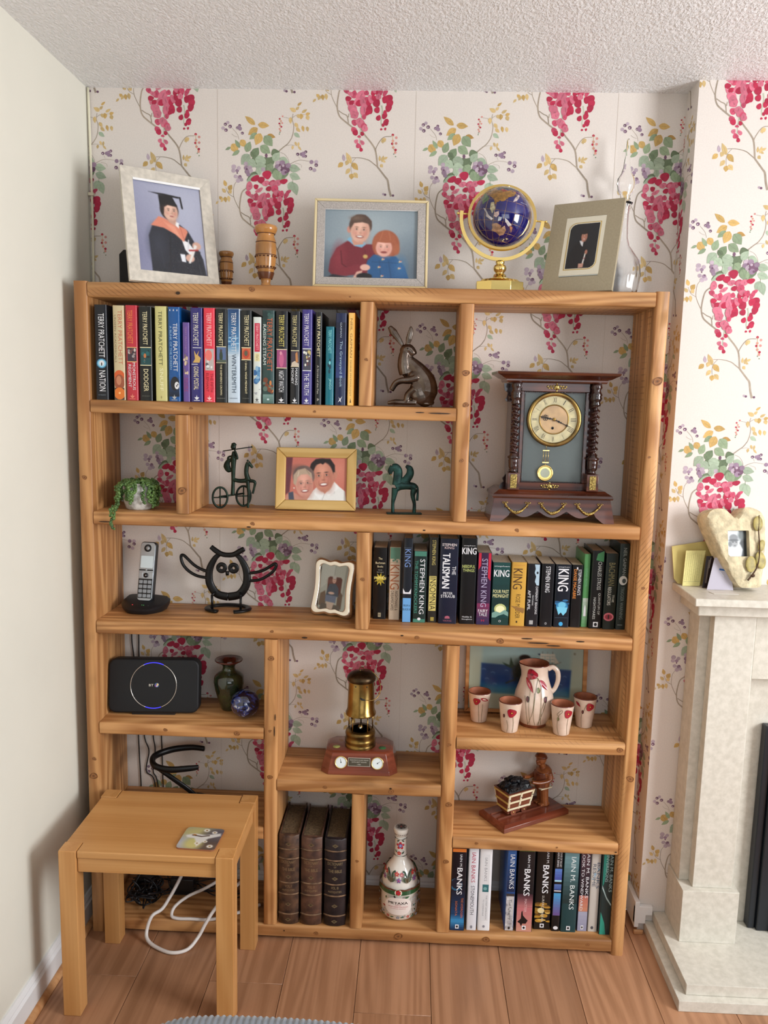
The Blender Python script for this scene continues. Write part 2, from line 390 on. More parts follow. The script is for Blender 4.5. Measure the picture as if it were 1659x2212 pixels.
# ================================================================== SETTING
XL, XB, YB, ZC = -0.035, 1.5705, -0.0933, 2.337      # left wall, chimney breast side, breast front, ceiling
XR, YN = 3.40, -4.0
def struct(o): o['kind'] = 'structure'; return o
m_paper = mat('wallpaper_ground', (230, 221, 213), 0.75, var=(300, 0.03), bump=(900, 0.15, 0.0004))
m_cream = mat('cream_emulsion', (232, 229, 215), 0.8, var=(3, 0.02), bump=(500, 0.15, 0.0004))
m_far = mat('grey_green_emulsion', (120, 122, 118), 0.9)
m_white = mat('white_gloss_paint', (238, 238, 238), 0.3)
m_ply = mat('dark_gap', (60, 42, 28), 0.9)
def ceil_mat():
    m = bpy.data.materials.new('stippled_ceiling'); m.use_nodes = True; nt = m.node_tree; N = nt.nodes; Lk = nt.links; b = N['Principled BSDF']
    b.inputs['Base Color'].default_value = lin4((246, 246, 247)); b.inputs['Roughness'].default_value = 0.35
    tc = N.new('ShaderNodeTexCoord')
    n = N.new('ShaderNodeTexNoise'); n.inputs['Scale'].default_value = 135; n.inputs['Detail'].default_value = 3; n.inputs['Roughness'].default_value = .55; n.inputs['Distortion'].default_value = .4
    v = N.new('ShaderNodeTexVoronoi'); v.inputs['Scale'].default_value = 112; v.feature = 'SMOOTH_F1'
    mp = N.new('ShaderNodeMapping'); mp.inputs['Rotation'].default_value = (0, 0, .5); mp.inputs['Scale'].default_value = (1.35, .8, 1)
    Lk.new(tc.outputs['Object'], mp.inputs[0]); Lk.new(mp.outputs[0], n.inputs['Vector']); Lk.new(mp.outputs[0], v.inputs['Vector'])
    r = N.new('ShaderNodeValToRGB'); r.color_ramp.elements[0].position = .45; r.color_ramp.elements[1].position = .72; Lk.new(n.outputs['Fac'], r.inputs[0])
    mu = N.new('ShaderNodeMath'); mu.operation = 'SUBTRACT'; Lk.new(r.outputs[0], mu.inputs[0]); Lk.new(v.outputs['Distance'], mu.inputs[1])
    bp = N.new('ShaderNodeBump'); bp.inputs['Strength'].default_value = 0.6; bp.inputs['Distance'].default_value = 0.004
    Lk.new(mu.outputs[0], bp.inputs['Height']); Lk.new(bp.outputs[0], b.inputs['Normal']); return m
def wall(name, m, *b):
    return struct(M().box(*b).build(name, m))
wall('ceiling', ceil_mat(), XL-.1, XR+.1, YN-.1, .1, ZC, ZC+.1)
w_back = wall('wall_back', m_paper, XL-.1, XR+.1, 0, .1, 0, ZC)
wall('wall_left', m_cream, XL-.1, XL, YN-.1, 0, 0, ZC)
w_breast = wall('wall_breast', m_paper, XB, 3.0, YB, 0, 0, ZC)
# right wall with a glazed door opening, near wall with a window opening
m = M(); m.box(XR, XR+.1, YN, -2.35, 0, ZC); m.box(XR, XR+.1, -.45, 0, 0, ZC); m.box(XR, XR+.1, -2.35, -.45, 2.15, ZC); m.box(XR, XR+.1, -2.35, -.45, 0, .12)
struct(m.build('wall_right', m_far))
m = M(); m.box(XL, .5, YN-.1, YN, 0, ZC); m.box(2.6, XR, YN-.1, YN, 0, ZC); m.box(.5, 2.6, YN-.1, YN, 2.15, ZC); m.box(.5, 2.6, YN-.1, YN, 0, .95)
struct(m.build('wall_front', m_far))
def win(name, horizontal):
    m = M()
    if horizontal:
        for a, b in ((.5, .56), (1.52, 1.58), (2.54, 2.6)): m.box(a, b, YN-.07, YN-.02, .95, 2.15)
        m.box(.56, 2.54, YN-.07, YN-.02, .95, 1.01); m.box(.56, 2.54, YN-.07, YN-.02, 2.09, 2.15)
    else:
        for a, b in ((-2.35, -2.29), (-1.43, -1.37), (-.51, -.45)): m.box(XR+.02, XR+.07, a, b, .12, 2.15)
        m.box(XR+.02, XR+.07, -2.29, -.51, .12, .2); m.box(XR+.02, XR+.07, -2.29, -.51, 2.09, 2.15)
    return struct(m.build(name, m_white))
win('door_1', False); win('window_1', True)

# ---- floor: laminate planks, each its own board
m_plank = wood('laminate_oak', (120, 84, 60), (162, 116, 84), (182, 134, 100), rough=0.38, fine=95, broad=9, bstr=0.05, along=1.2, blotch=0.35)
fl = struct(M().box(XL, XR, YN, 0, -.05, -.009).build('floor', m_ply))
rnd = random.Random(4)
k = 0; PW = 0.1935
for i in range(-4, 15):
    x0 = 0.5735+i*PW; a, b = max(x0+.0006, XL), min(x0+PW-.0006, XR)
    if b-a < .02: continue
    end = {-1: -.385, 1: -.469, -2: -.9, 0: -.75, 2: -.82, 3: -.62, 4: -1.0}.get(i, -rnd.uniform(.3, 1.1))
    y = 0.0; segs = []
    while y > YN:
        e = max(end, YN); segs.append((y, e)); y = e; end = e-1.2
    for y1, y0 in segs:
        L = y1-y0
        if L < .01: continue
        mm = M().box(-L/2+.0005, L/2-.0005, -(b-a)/2, (b-a)/2, -.0085, 0)
        o = mm.build('plank', m_plank, fl, bevel=.0008, seg=1, loc=((a+b)/2, (y0+y1)/2, 0), rot=(0, 0, PI/2))

# ---- skirtings
def skirt(name, P0, P1, nrm, h=.085, t=.014, mt=m_white):
    """moulded board from P0 to P1 on the floor, nrm = into the room"""
    d = Vector((P1[0]-P0[0], P1[1]-P0[1], 0)); L = d.length; d.normalize(); n = Vector((*nrm, 0))
    prof = [(0, 0), (t, 0), (t, h*.72), (t*.6, h*.80), (t*.75, h*.86), (t*.35, h), (0, h)]
    v = []
    for e in (0, L):
        for a, z in prof: p = Vector((P0[0], P0[1], 0))+d*e+n*a; v.append((p.x, p.y, z))
    k_ = len(prof); f = [tuple(range(k_)), tuple(range(2*k_-1, k_-1, -1))]+[(i, i+k_, (i+1) % k_+k_, (i+1) % k_) for i in range(k_)]
    mm = M(); mm.add(v, f); return struct(mm.build(name, mt))
skirt('baseboard_left', (XL, -.016), (XL, YN), (1, 0))
skirt('baseboard_back', (XL, -.0005), (XB-.015, -.0005), (0, -1), h=.075, t=.0045)
m_strip = wood('beech_strip', (140, 90, 55), (180, 125, 80), (205, 155, 108), rough=.4, blotch=.3)
def strip(name, x, y0, y1, r=.014, flip=1):
    P = [(0, 0)]+[(r*math.cos(a)*flip, r*math.sin(a)) for a in [PI/2*i/5 for i in range(6)]]
    mm = M(); L = y1-y0
    mm.prism(P, -L/2, L/2)
    o = mm.build(name, m_strip, loc=(x, (y0+y1)/2, 0)); return struct(o)
strip('trim_1', XL+.0145, YN+.01, -.02)
# skirting on the chimney breast: along its side, with a notched return on its front
mm = M(); mm.box(XB-.014, XB-.0005, -.1073, -.001, 0.016, .095); mm.build
mm.prism([(XB-.014, .028), (XB+.018, .028), (XB+.018, .055), (XB+.0365, .055), (XB+.0365, .082), (XB-.014, .082)], -.1075, YB-.0002)
struct(mm.build('baseboard_right', m_white, bevel=.0015))
struct(M().box(XB-.016, XB+.011, -.117, -.109, 0, .012).build('trim_2', m_strip, bevel=.002))
# pale pipe-like cable trunking down the back left corner
o = M().tube([(XL+.006, -.006, ZC-.002), (XL+.009, -.006, 2.0), (XL+.006, -.006, 1.6), (XL+.006, -.006, .1)], .0035, 8).build('cable_trunking', mat('cream_plastic', (232, 226, 200), .4))
tag(o, 'thin cream cable run down the corner left of the wallpapered wall', 'cable')
o2 = M().box(XL+.001, XL+.015, -.013, -.0015, 2.055, 2.063).build('cable_clip', MATS['cream_plastic'], o)

# ---- wallpaper print (flat colour on the paper)
MOT = "Bb3,2,34.3,51.3,47.9,62.2,59.2,70.9,69.4,85;Bb2,1.4,69.4,85,73.8,100,75.3,117.2,71.3,132,73.5,147;Bb1.1,0.7,71.3,136.3,81.4,142.8,95,144,106.3,145.2;Bb0.9,0.7,54.7,65.5,66.1,67.4,78.6,65.8;Bb0.9,0.7,71.3,132,58.8,136.2,47.5,138.2;Bb1.1,1.8,-82.5,-27.2,-89.4,-38.2,-91.1,-53.5,-90.7,-66.6,-85,-81.9,-74.6,-101.5;Bb0.9,1.4,-112.5,-42.9,-104.5,-59.2,-90.7,-67.7;Bb3.2,4.1,-54.9,-44.3,-67.6,-55.4,-73.4,-79.6,-74.6,-101.5,-68.9,-121.3,-55,-134.3,-31.8,-151.7;Bb2.3,2.7,-71.2,-108.1,-59.6,-115.6,-48,-122.1,-44.6,-140.8;Bb2.7,1.8,-45,-125.3,-43.4,-115.4;Bb3.7,4.4,-14.8,-146.3,-2.6,-167,20,-193.9,29.7,-213.1,34.8,-251.8;Bb4.1,5.8,34.8,-251.8,55.8,-277.4,62.9,-287.1,66.8,-309.8,72.4,-328.4;Bb2.4,1.7,29.7,-213.1,30.4,-203.5,41.8,-184.1,53.4,-175.1,72,-174.1;Bb2.7,1.4,34.8,-251.8,24.4,-243.8,12.4,-235.1,-3,-230.4,-18.4,-228.2,-35.4,-228.4;Bb1.2,1,-23.5,-228.3,-33.5,-239.7,-36.7,-252.7,-35.6,-267.3;Bb0.9,0.9,-74.2,81.2,-77.6,94,-92.4,111;Bb0.7,0.7,-77.6,87.6,-86.8,90.7,-93.6,96;Bb1.4,0.9,65.3,18.2,78.9,24.9,93.7,28.3,116.6,25.3;Bb0.7,0.7,91.4,31.5,88,37.9;Bb0.7,0.7,79,20.5,93.8,16.4,96.2,8.9;Bb0.9,0.7,38.9,48.1,50.3,42.8,59.5,31.1,63,16;Lo13.6,-29.7,119.2,-57,141.3;Lo15.4,-21.8,119.3,9,116.4;Lo17,-22.9,110.7,-49.1,93.3;Lg13.6,-25.2,97.8,-45.7,81.5;Lo21.6,-14.9,96.9,-28.5,67.1;LO11.4,3.3,92.8,25.4,86.6;Lg23.9,-4.6,90.6,17.1,64;Lo20.4,-93.7,70.2,-77.7,47.7;Lg10.2,-72,59.7,-85,81.1;Lo17,-69.7,80.2,-56,62;Lg6.8,-97.1,61.5,-112.1,54.4;Lg10.2,-73.1,53.2,-93.8,39.5;Lg18.2,-54.8,49.1,-43.4,76.2;Lg21.6,-16,64.7,11.5,45.6;LG20.4,-36.5,38.5,-21,60.3;Lk13.6,-42.3,50.3,-27.4,32.2;Ll25,-45.7,42.7,-68.6,16.5;Lk25,-38.8,34.2,-9,12.9;Lk22.7,-18.2,17.1,13.8,32.7;Lk22.7,13.8,42.4,36.6,49.8;Ll23.9,-30.8,32.1,2.4,21.7;Ll21.6,-50.3,27.5,-27.4,10.5;Lk21.6,0.1,13,22.9,37.1;Ll19.3,18.4,26.3,36.6,48.1;Ll22.7,-29.6,10.5,0.1,13;Lg25,0.1,15.2,18.5,-1.9;Ll17,36.6,33,61.8,20.3;Lk17,13.9,-6.3,43.6,9.3;Lk15.9,-22.8,-2.4,-54.9,-24.6;Ll12.5,-25,-9,-54.9,-27.9;Lg20.4,23.1,2.5,32.4,-25.6;Lg18.2,48.3,-3.7,36.9,-25.6;LG13.6,59.7,3,41.5,-21.2;Ll19.3,60.8,9.5,92.8,3.4;Ll18.2,63.2,-8.9,93,-20.5;Ll19.3,71.3,-27.3,61.2,-53.6;Ll19.3,72.5,-29.4,83.1,-63.1;Ll15.9,-22.8,8.4,-18.2,-11.1;Bk1.4,1.4,0.1,19.5,0.2,0;BG0.9,0.9,71.3,-20.7,71.8,-31.6;Ld6.8,0,45.5,0.1,32.5;Lo5.9,85.7,167.3,97.4,176.5;Ly10.2,81.3,152.4,64.3,161.7;Ly6.8,81.3,156.6,90.3,165.2;Ly6.8,97.2,149.3,111.8,158;Lo11.4,95,147.2,95.1,132.3;Ly8,85.9,146,89.4,135.4;Lo8,107.4,144.1,119.8,148.5;Ly10.2,110.8,142.1,115.5,130.4;Ly9.1,66.7,138.4,66.8,121.3;Ly9.1,78.2,123.6,87.3,110.9;Lo7.7,98.6,116.4,102.2,100.8;Ly8.2,111.1,114.4,113.5,100.9;Ll10.2,76.1,97.9,92.1,86.3;Ly8.2,81.7,110.8,93.1,100.3;Ly5.9,78.5,75.5,83.2,63.7;Ly5.5,88.8,74.5,86.6,61.6;Ly6.4,72.9,65.7,70.7,54.9;Ly5,86.6,63.7,95.8,53.1;Lo9.1,-111.3,-39.6,-117,-23.3;Lo12.5,-104.5,-49.3,-95.2,-36.1;Ly8.6,-112.6,-56,-122.9,-45.2;Ly10.2,-103.3,-49.3,-97.6,-59.1;Lo8.2,-123.1,-73.7,-131.1,-66.1;Ly7.7,-119.6,-70.3,-126.6,-81.4;Lo8.6,-114.9,-67,-112.7,-82.3;Ly8.6,-105.7,-64.7,-103.4,-81.1;Ly5.5,-132.3,-78.2,-140.9,-86.7;Ly11.9,-36.8,-243,-50.1,-214.1;Lv8.5,-55.7,-236.8,-58.5,-219;Lo11.9,-59,-240.8,-72.5,-253.2;Ly10.2,-45.5,-235,-50.4,-248;Lo13.6,-33.5,-241.3,-17.8,-260.5;Ly10.2,-40,-256,-51.7,-270.7;Lo12.8,-34.7,-268.9,-36.1,-284.3;Ly11.9,-29.6,-267.2,-18.2,-280.8;Lo10.2,-35,-251.1,-26.6,-244.5;Ly5.8,40.4,-237.2,41,-222.6;Ly7.7,46.4,-239.5,51.1,-222.5;Ly6.1,51.4,-232.2,62.3,-226.4;Ly5.8,48.9,-235.4,56.7,-240.2;Ly8.5,42.3,-245.2,49.3,-253.2;Ly10.2,56.9,-179.1,43.6,-188.8;Ly6.1,48.5,-180.8,48.7,-192;Dr2.5,37.3,133.8;Ds2.5,45.2,140.3;Ds2.5,40.7,128.5;Dr2.5,36.2,122.1;Ds2.5,44.1,123.2;Ds2.5,38.5,116.8;Dr2.5,41.9,113.6;Ds2.5,36.9,108.2;Ds2.5,39,103.5;By0.8,0.6,37.3,133.8,40.7,128.5,38.5,116.8,39,103.5;Dr3.6,75.3,-170.1;Ds3.6,84.7,-177.1;Ds3.6,75.7,-185.3;Dr3.6,74.1,-192.5;Ds3.6,84.3,-191.6;Ds3.6,76.9,-202.1;Dr3.6,83,-208.4;Ds3.6,82.3,-214.9;By1.2,0.9,75.3,-170.1,75.7,-185.3,76.9,-202.1,82.3,-214.9;DG1.6,36.3,95.3;DG1.6,37.4,99.6;DG1.7,83.4,-225.3;DG1.7,78.5,-218.9;Dd4.5,-110.6,120.4;Dv2,-111.5,119.6;Dv4.5,-103.8,124.8;Dd5,-97.6,114.8;Dv2.2,-98.6,113.9;Dv4.8,-117.1,110.7;Dd4.8,-109.1,105.5;Dv2.1,-110,104.6;Dd4.1,-78,111.2;Dv1.8,-78.9,110.3;Dd3.9,-71.9,117.2;Dv1.7,-72.8,116.4;DV5.5,-70.7,109.1;Dd4.1,-64.6,97.6;Dv1.8,-65.5,96.7;DV4.5,-73,113.4;Dd4.5,85.6,43.3;Dv2,84.7,42.4;DV5,95.9,43.4;DV5,101.6,45.6;Dd4.1,107.7,49.4;Dv1.8,106.8,48.5;Dd4.1,106.9,38.2;Dv1.8,106,37.3;DV5,101.6,39.2;DV5.7,123,23.3;Dv5.5,136,23.4;Dd5,136,15.2;Dv2.2,135.1,14.3;Dd5,120.9,6.4;Dv2.2,120,5.5;Dv5.5,130.9,2.4;Dv6.8,-89.3,10.8;Dv5.9,-90.5,1;DV5,-80.1,1.1;Dv5.5,-75.5,7.7;Dd2,-80.2,-5.4;Dv5.5,-84.8,-14.1;DV5.9,-73.3,-16.2;Dv6.4,-77.9,-24.9;Dv5,-68.7,-22.6;Dd2.5,-72.1,-12.9;Dv5.9,-56,18.8;DV6.4,-54.9,8;Dv6.8,-45.7,8.1;DV6.8,-52.6,-1.8;Dv5.5,-42.3,0.6;DV5.5,-49.1,-9.3;Dd2.7,-53.7,4.7;Dv7.3,32.1,19.9;DV8.2,43.6,20.1;DV6.8,29.9,11.3;Dv6.8,36.8,4.8;Dd9.1,48.2,9.3;Dd9.1,55.1,2.9;DV7.3,59.6,13.8;DV8.2,48.3,-3.7;Dd3.2,36.7,15.7;Dd3.2,41.4,2.7;Dd3.6,52.9,-3.6;Dv3.6,45.9,13.6;Dv5.9,-9,4.2;Dv3.4,50.9,-322.2;Dd3.4,56.1,-323.8;Dd3.4,77.5,-325.9;Be2.3,1.8,-12.8,-100.5,-9.4,-131.1,-12.9,-161.8,-14,-192.7;Be3.6,1.8,44.2,-95.4,46.6,-110.7,43.3,-135,44.5,-148.3;Pp13.6,0.2,-19.5,-3.3,-1.1;Pr15.9,3.7,-21.7,0.2,0.5;Pr17,-27.3,-26.4,-34.2,-13.5;Pr13.6,-13.5,-32.8,-15.9,-15.4;Pp17,-38.8,-41.9,-54.9,-37.7;Pp13.6,0.3,-39.1,-4.4,-26.1;Pm13.6,18.6,-36.7,11.7,-25.9;Pr9.1,-22.7,-37.3,-34.2,-44;Pm11.4,-45.7,-52.9,-53.8,-62.8;Pp13.6,14.1,-43.3,23.2,-30.1;Pp14.8,32.4,-38.7,30.1,-23.5;Pr14.8,48.4,-34.1,46.1,-21.1;Pm13.6,27.9,-56.2,18.6,-38.9;Pm13.6,55.4,-51.5,61.2,-59;Pm11.4,-27.3,-57,-31.9,-76.8;Pp15.9,-18.1,-54.7,-22.7,-46;Pp17,-4.3,-56.7,-18,-85.3;Pr10.2,9.5,-52.1,2.6,-41.3;Pm9.1,4.9,-56.5,2.7,-69.7;Pp11.4,-36.5,-61.5,-42.3,-70.3;Pr13.6,18.7,-56.3,28,-67.1;Pp15.9,32.5,-49.6,27.9,-65;Pr11.4,39.4,-53.9,34.9,-71.4;Pr9.5,-36.5,-76.8,-52.6,-79.3;Pr8.6,-29.6,-83.3,-42.3,-92.7;Pp9.1,-43.4,-87.9,-49.2,-90.2;Pp13.6,-25,-78.9,-18,-94.1;Pr11.4,-15.7,-80.9,-18,-97.4;Pp13.6,-8.9,-72,0.4,-98.2;Pm12.5,11.9,-76.1,2.7,-85;Pr13.6,2.7,-87.2,16.5,-89.2;Pp11.4,9.6,-69.6,23.4,-89.1;Pr11.4,30.3,-73.7,18.8,-80.4;Pr12.5,37.2,-80.2,25.8,-97.9;Pp10.2,37.1,-64.8,34.9,-80.2;Pm13.6,48.6,-60.3,57.8,-66.7;Pr15.9,53.3,-73.3,71.7,-84;Pr13.6,46.4,-75.6,60.2,-84.2;Pr14.8,58,-86.4,73,-95;Pr13.6,55.7,-97.4,69.6,-106;Pm10.2,44,-51.6,37.1,-64.8;Pp19.3,-24.9,-96.4,-40,-112;Pp13.6,-22.6,-109.6,-31.9,-127.4;Pp15.9,-4.2,-89.5,0.5,-122.5;Pr15.9,2.8,-107,20,-104.5;Pr13.6,5.1,-107,12,-117.4;Pm9.1,-8.7,-122.6,2.8,-125.7;Pr10.2,37.3,-99.9,28.2,-113.2;Pr8.6,39.7,-119.7,32.9,-133;Pr11.4,46.6,-117.4,57.1,-126;Pr9.1,48.9,-115.1,58.1,-112.8;Pr8.2,49.1,-141.6,62.9,-131.4;Pr8.2,51.4,-137.1,61.8,-143.6;Pr5.5,45.6,-141.6,51.4,-148.2;Pr5,51.5,-153.7,57.2,-155.8;Pr4.5,43.4,-152.7,44.5,-158.2;Pp15.9,-19.1,-113.7,-39.7,-109.7;Pp15.9,-23.2,-126.9,-30.5,-113.9;Pm11.4,-20.7,-133.4,-34,-142.4;Pp13.6,-7.2,-131,-10.9,-153;Pp13.6,-11.9,-126.7,-18.1,-144.3;Pm11.4,-4.6,-139.7,-1.8,-152.9;Pm9.1,-22.2,-155.4,-37,-156.7;Pr10.2,-21,-157.6,-29.7,-169.8;Pr6.8,-10.6,-161.8,-4.5,-171.6;Pm6.8,-14.8,-170.6,-15.7,-177.3;Pp7.7,-19,-181.7,-26.7,-190.7;Pm7.7,-18.7,-190.5,-18.2,-203.8;Pp6.8,-12.1,-183.8,-2.6,-194.7;Pm6.4,-15.2,-192.7,-13.6,-203.7;Pr6.4,-11.4,-201.5,-8.8,-212.5;Pp11.4,-2.1,-144.1,0.8,-161.6"
PAL = {'b': (168, 154, 138), 'o': (203, 168, 104), 'O': (190, 150, 88), 'y': (210, 182, 128), 'g': (146, 163, 132), 'G': (122, 140, 110), 'k': (112, 128, 100), 'l': (168, 184, 160),
       'v': (186, 168, 180), 'V': (154, 130, 150), 'd': (118, 88, 108), 'r': (182, 50, 78), 'p': (212, 118, 138), 'm': (198, 82, 108), 's': (214, 148, 140), 'e': (186, 192, 170)}
def decode():
    out = []
    for s in MOT.split(';'): out.append((s[0], s[1], [float(x) for x in s[2:].split(',')]))
    return out
MOTS = decode()
def jit(c, r, a=.06): k = 1+r.uniform(-a, a); return tuple(min(255, x*k) for x in c)
def motif(pr, cx, cy, tilt, r):
    c, s = math.cos(tilt), math.sin(tilt)
    def tr(x, y): x, y = x/1000, y/1000; return (cx+x*c-y*s, cy+x*s+y*c)
    pr.k = 0; pr.bb = []
    for kd, cl, q in MOTS:
        col = jit(PAL[cl], r)
        if kd == 'B':
            pts = [tr(q[i], q[i+1]) for i in range(2, len(q), 2)]; pr.line(pts, q[0]/1000, q[1]/1000, col, 4)
        elif kd == 'D': x, y = tr(q[1], q[2]); pr.ell(x, y, q[0]/1000, q[0]/1000*.95, col, 10)
        else:
            a, b = tr(q[1], q[2]), tr(q[3], q[4]); pr.leaf(*a, *b, q[0]/1000*(1.5 if kd == 'P' else 1.08), col, kd == 'P')
            if kd == 'P' and cl in 'pm': # petal fold, a darker stroke
                pr.leaf(a[0]*.75+b[0]*.25, a[1]*.75+b[1]*.25, a[0]*.25+b[0]*.75, a[1]*.25+b[1]*.75, q[0]/4200, tuple(x*.88 for x in col))
            if kd == 'L' and q[0] > 11:
                pr.line([a, ((a[0]+b[0])/2, (a[1]+b[1])/2), (a[0]*.2+b[0]*.8, a[1]*.2+b[1]*.8)], .0009, .0004, tuple(x*.86 for x in col), 1)
m_pat = print_mat('wallpaper_ink', 0.75, 0.3, var=0.10)
r = random.Random(2)
pr = Pr(0.00003, auto=True); pr.clip = (XL+.001, .076, XB-.001, ZC-.0005)
for col_ in range(-2, 7):
    for row in range(-1, 6):
        x = .455+.2675*col_; z = 2.128-.5275*row+(.26375 if col_ % 2 else 0)
        z += (x-.455)*.008; x += (2.128-z)*.0125
        if z > ZC+.5 or z < -.4: continue
        motif(pr, x, z, .0125, r)
o = pr.build('wallpaper_pattern', w_back, m_pat, T=Matrix.Translation((0, -.0003, 0))); o['kind'] = 'stuff'
pr = Pr(0.00003, auto=True); pr.clip = (XB+.0005, .096, 3.0, ZC-.0005)
for col_ in range(-2, 6):
    for row in range(-1, 5):
        x = 1.692+.2675*col_; z = 1.874-.5275*row+(.26375 if col_ % 2 else 0)
        x += (1.874-z)*.0125
        if z > ZC+.5 or z < -.4: continue
        motif(pr, x, z, .0125, r)
o = pr.build('wallpaper_pattern', w_breast, m_pat, T=Matrix.Translation((0, YB-.0003, 0))); o['kind'] = 'stuff'
pr = Pr(0.00003, auto=True); pr.clip = (.0005, .096, -YB-.0005, ZC-.0005)      # side of the breast: u runs out from the corner
for row in range(-1, 6):
    motif(pr, -.035, 1.62+.5275*2-.5275*row-.06, 0, r); motif(pr, -.035+.2675, 1.62+.26+.5275-.5275*row, 0, r)
V = pr.v; o = pr.build('wallpaper_pattern', w_breast, m_pat, wrap=lambda u, v, w: (XB-.0003-w, -u, v)); o['kind'] = 'stuff'
# paper seams, a hairline fold where two drops meet
for x in (.322, .857, 1.392):
    mm = M(); mm.box(x-.0006, x+.0006, -.00045, -.0001, .076, ZC-.001); mm.build('paper_seam', mat('seam_shade', (214, 203, 192), .8), w_back)

# ================================================================== BOOKCASE
YF, YK = -.2124, -.006
m_pine = wood('waxed_pine', (98, 60, 30), (166, 113, 66), (205, 152, 98), rough=.42, fine=60, broad=11, bstr=.35, along=1.5, blotch=.75)
m_pines = wood('waxed_pine_sawn', (98, 60, 32), (170, 118, 70), (208, 157, 103), rough=.45, fine=60, broad=11, bstr=.35, along=1.5, saw=True, blotch=.6)
m_knot = print_mat('pine_knot', .45)
bc = thing('bookcase', 'large open pine bookcase with thick rustic boards filling the alcove', 'bookcase', (0, 0, 0))
def board(name, p0, p1, th, vert, mt=m_pine, seed=0, knots=()):
    """board along its own X; th = thickness"""
    L = abs(p1-p0); r = random.Random(seed); n = max(4, int(L/.03)); D = YK-YF; prof = []
    # section corners (y,z) eased at the front
    e = .0045; sec = [(-D/2, -th/2+e), (-D/2+e*.5, -th/2+e*.35), (-D/2+e*1.2, -th/2), (D/2, -th/2), (D/2, th/2), (-D/2+e*1.2, th/2), (-D/2+e*.5, th/2-e*.35), (-D/2, th/2-e)]
    K = len(sec); v = []; f = []; w = [0]*K
    for i in range(n+1):
        x = -L/2+L*i/n
        for k_, (y, z) in enumerate(sec):
            edge = k_ not in (3, 4) and 0 < i < n
            w[k_] = w[k_]*.6+r.uniform(-1, 1)*.00075 if edge else 0
            fr = 1 if k_ in (0, 1, 7, 6) else .35
            v.append((x, y+(w[k_]*fr if edge else 0), z+(w[k_]*.45*(1 if k_ in (0, 1, 6, 7) else 0))))
    for i in range(n):
        for k_ in range(K):
            j = (k_+1) % K; f.append((i*K+k_, (i+1)*K+k_, (i+1)*K+j, i*K+j))
    f.append(tuple(range(K))); f.append(tuple(range(n*K, (n+1)*K))[::-1])
    mm = M(); mm.add(v, f, True); return mm, L
def place(name, x0, x1, z0, z1, mt=m_pine, seed=0):
    vert = (z1-z0) > (x1-x0)
    th = (x1-x0) if vert else (z1-z0)
    mm, L = board(name, *((z0, z1) if vert else (x0, x1)), th, vert, mt, seed)
    o = mm.build(name, mt, bc, loc=((x0+x1)/2, (YF+YK)/2, (z0+z1)/2), rot=(0, -PI/2, 0) if vert else (0, 0, 0), sharp=50)
    return o
ZT, ZTB, PL, PRR = 1.8012, 1.7633, .0365, 1.4665
g = .0006
post_l = place('side_post', 0, PL, 0, ZT, m_pine, 1)
post_r = place('side_post', PRR, 1.5, 0, ZT, m_pines, 2)
top_b = place('top_board', PL+g, PRR-g, ZTB, ZT-.0015, m_pines, 3)
SH = {}
def shelf(key, x0, x1, z1, z0, seed, mt=m_pine): SH[key] = place('shelf', x0+g, x1-g, z0, z1, mt, seed)
shelf('A', PL, .983, 1.503, 1.4695, 4); shelf('B', PL, PRR, 1.2105, 1.1755, 5); shelf('C', PL, PRR, .9137, .8776, 6)
shelf('D', PL, .4905, .6267, .5926, 7); shelf('E', PL, .4905, .337, .301, 8); shelf('L', .527, .978, .4817, .4463, 9)
shelf('cup', 1.0145, PRR, .6222, .5866, 10, m_pines); shelf('W', 1.0145, PRR, .3339, .2988, 11); shelf('base', PL, PRR, .0453, .009, 12)
def div(key, x0, x1, z0, z1, seed, mt=m_pine): SH[key] = place('divider', x0, x1, z0+g, z1-g, mt, seed)
div('b', .7325, .7667, 1.503, ZTB, 21); div('h', .983, 1.0185, 1.2105, ZTB, 22); div('p', .2567, .2918, 1.2105, 1.4695, 23)
div('m', .7338, .7692, .9137, 1.1755, 24); div('l', .4905, .527, .0453, .8776, 25); div('r', .978, 1.0145, .0453, .8776, 26); div('s', .7341, .7686, .0453, .4463, 27)
# knots in the boards: ringed discs lying flush on the front faces
def knot(par, x, z, r0, ang=0, sq=.75):
    pr = Pr(.00004); rr = random.Random(int(x*1000+z*77))
    def blob(k, c, n=16):
        ph = rr.uniform(0, 6); P = []
        for i in range(n):
            a = 2*PI*i/n; q = r0*k*(1+.08*math.sin(3*a+ph)); u, w = q*math.cos(a), q*sq*math.sin(a); P.append((u*math.cos(ang)-w*math.sin(ang), u*math.sin(ang)+w*math.cos(ang)))
        pr.poly(P, c)
    for k_, c in ((1.0, (136, 88, 48)), (.82, (96, 60, 34)), (.70, (160, 108, 64)), (.5, (140, 92, 54)), (.22, (104, 68, 40))): blob(k_, c)
    pl = par.location
    o = pr.build('knot', par, m_knot)
    if par.rotation_euler[1]: o.rotation_euler = (0, PI/2, 0); o.location = (z-pl[2], YF-.0007-pl[1], -(x-pl[0]))
    else: o.location = (x-pl[0], YF-.0007-pl[1], z-pl[2])
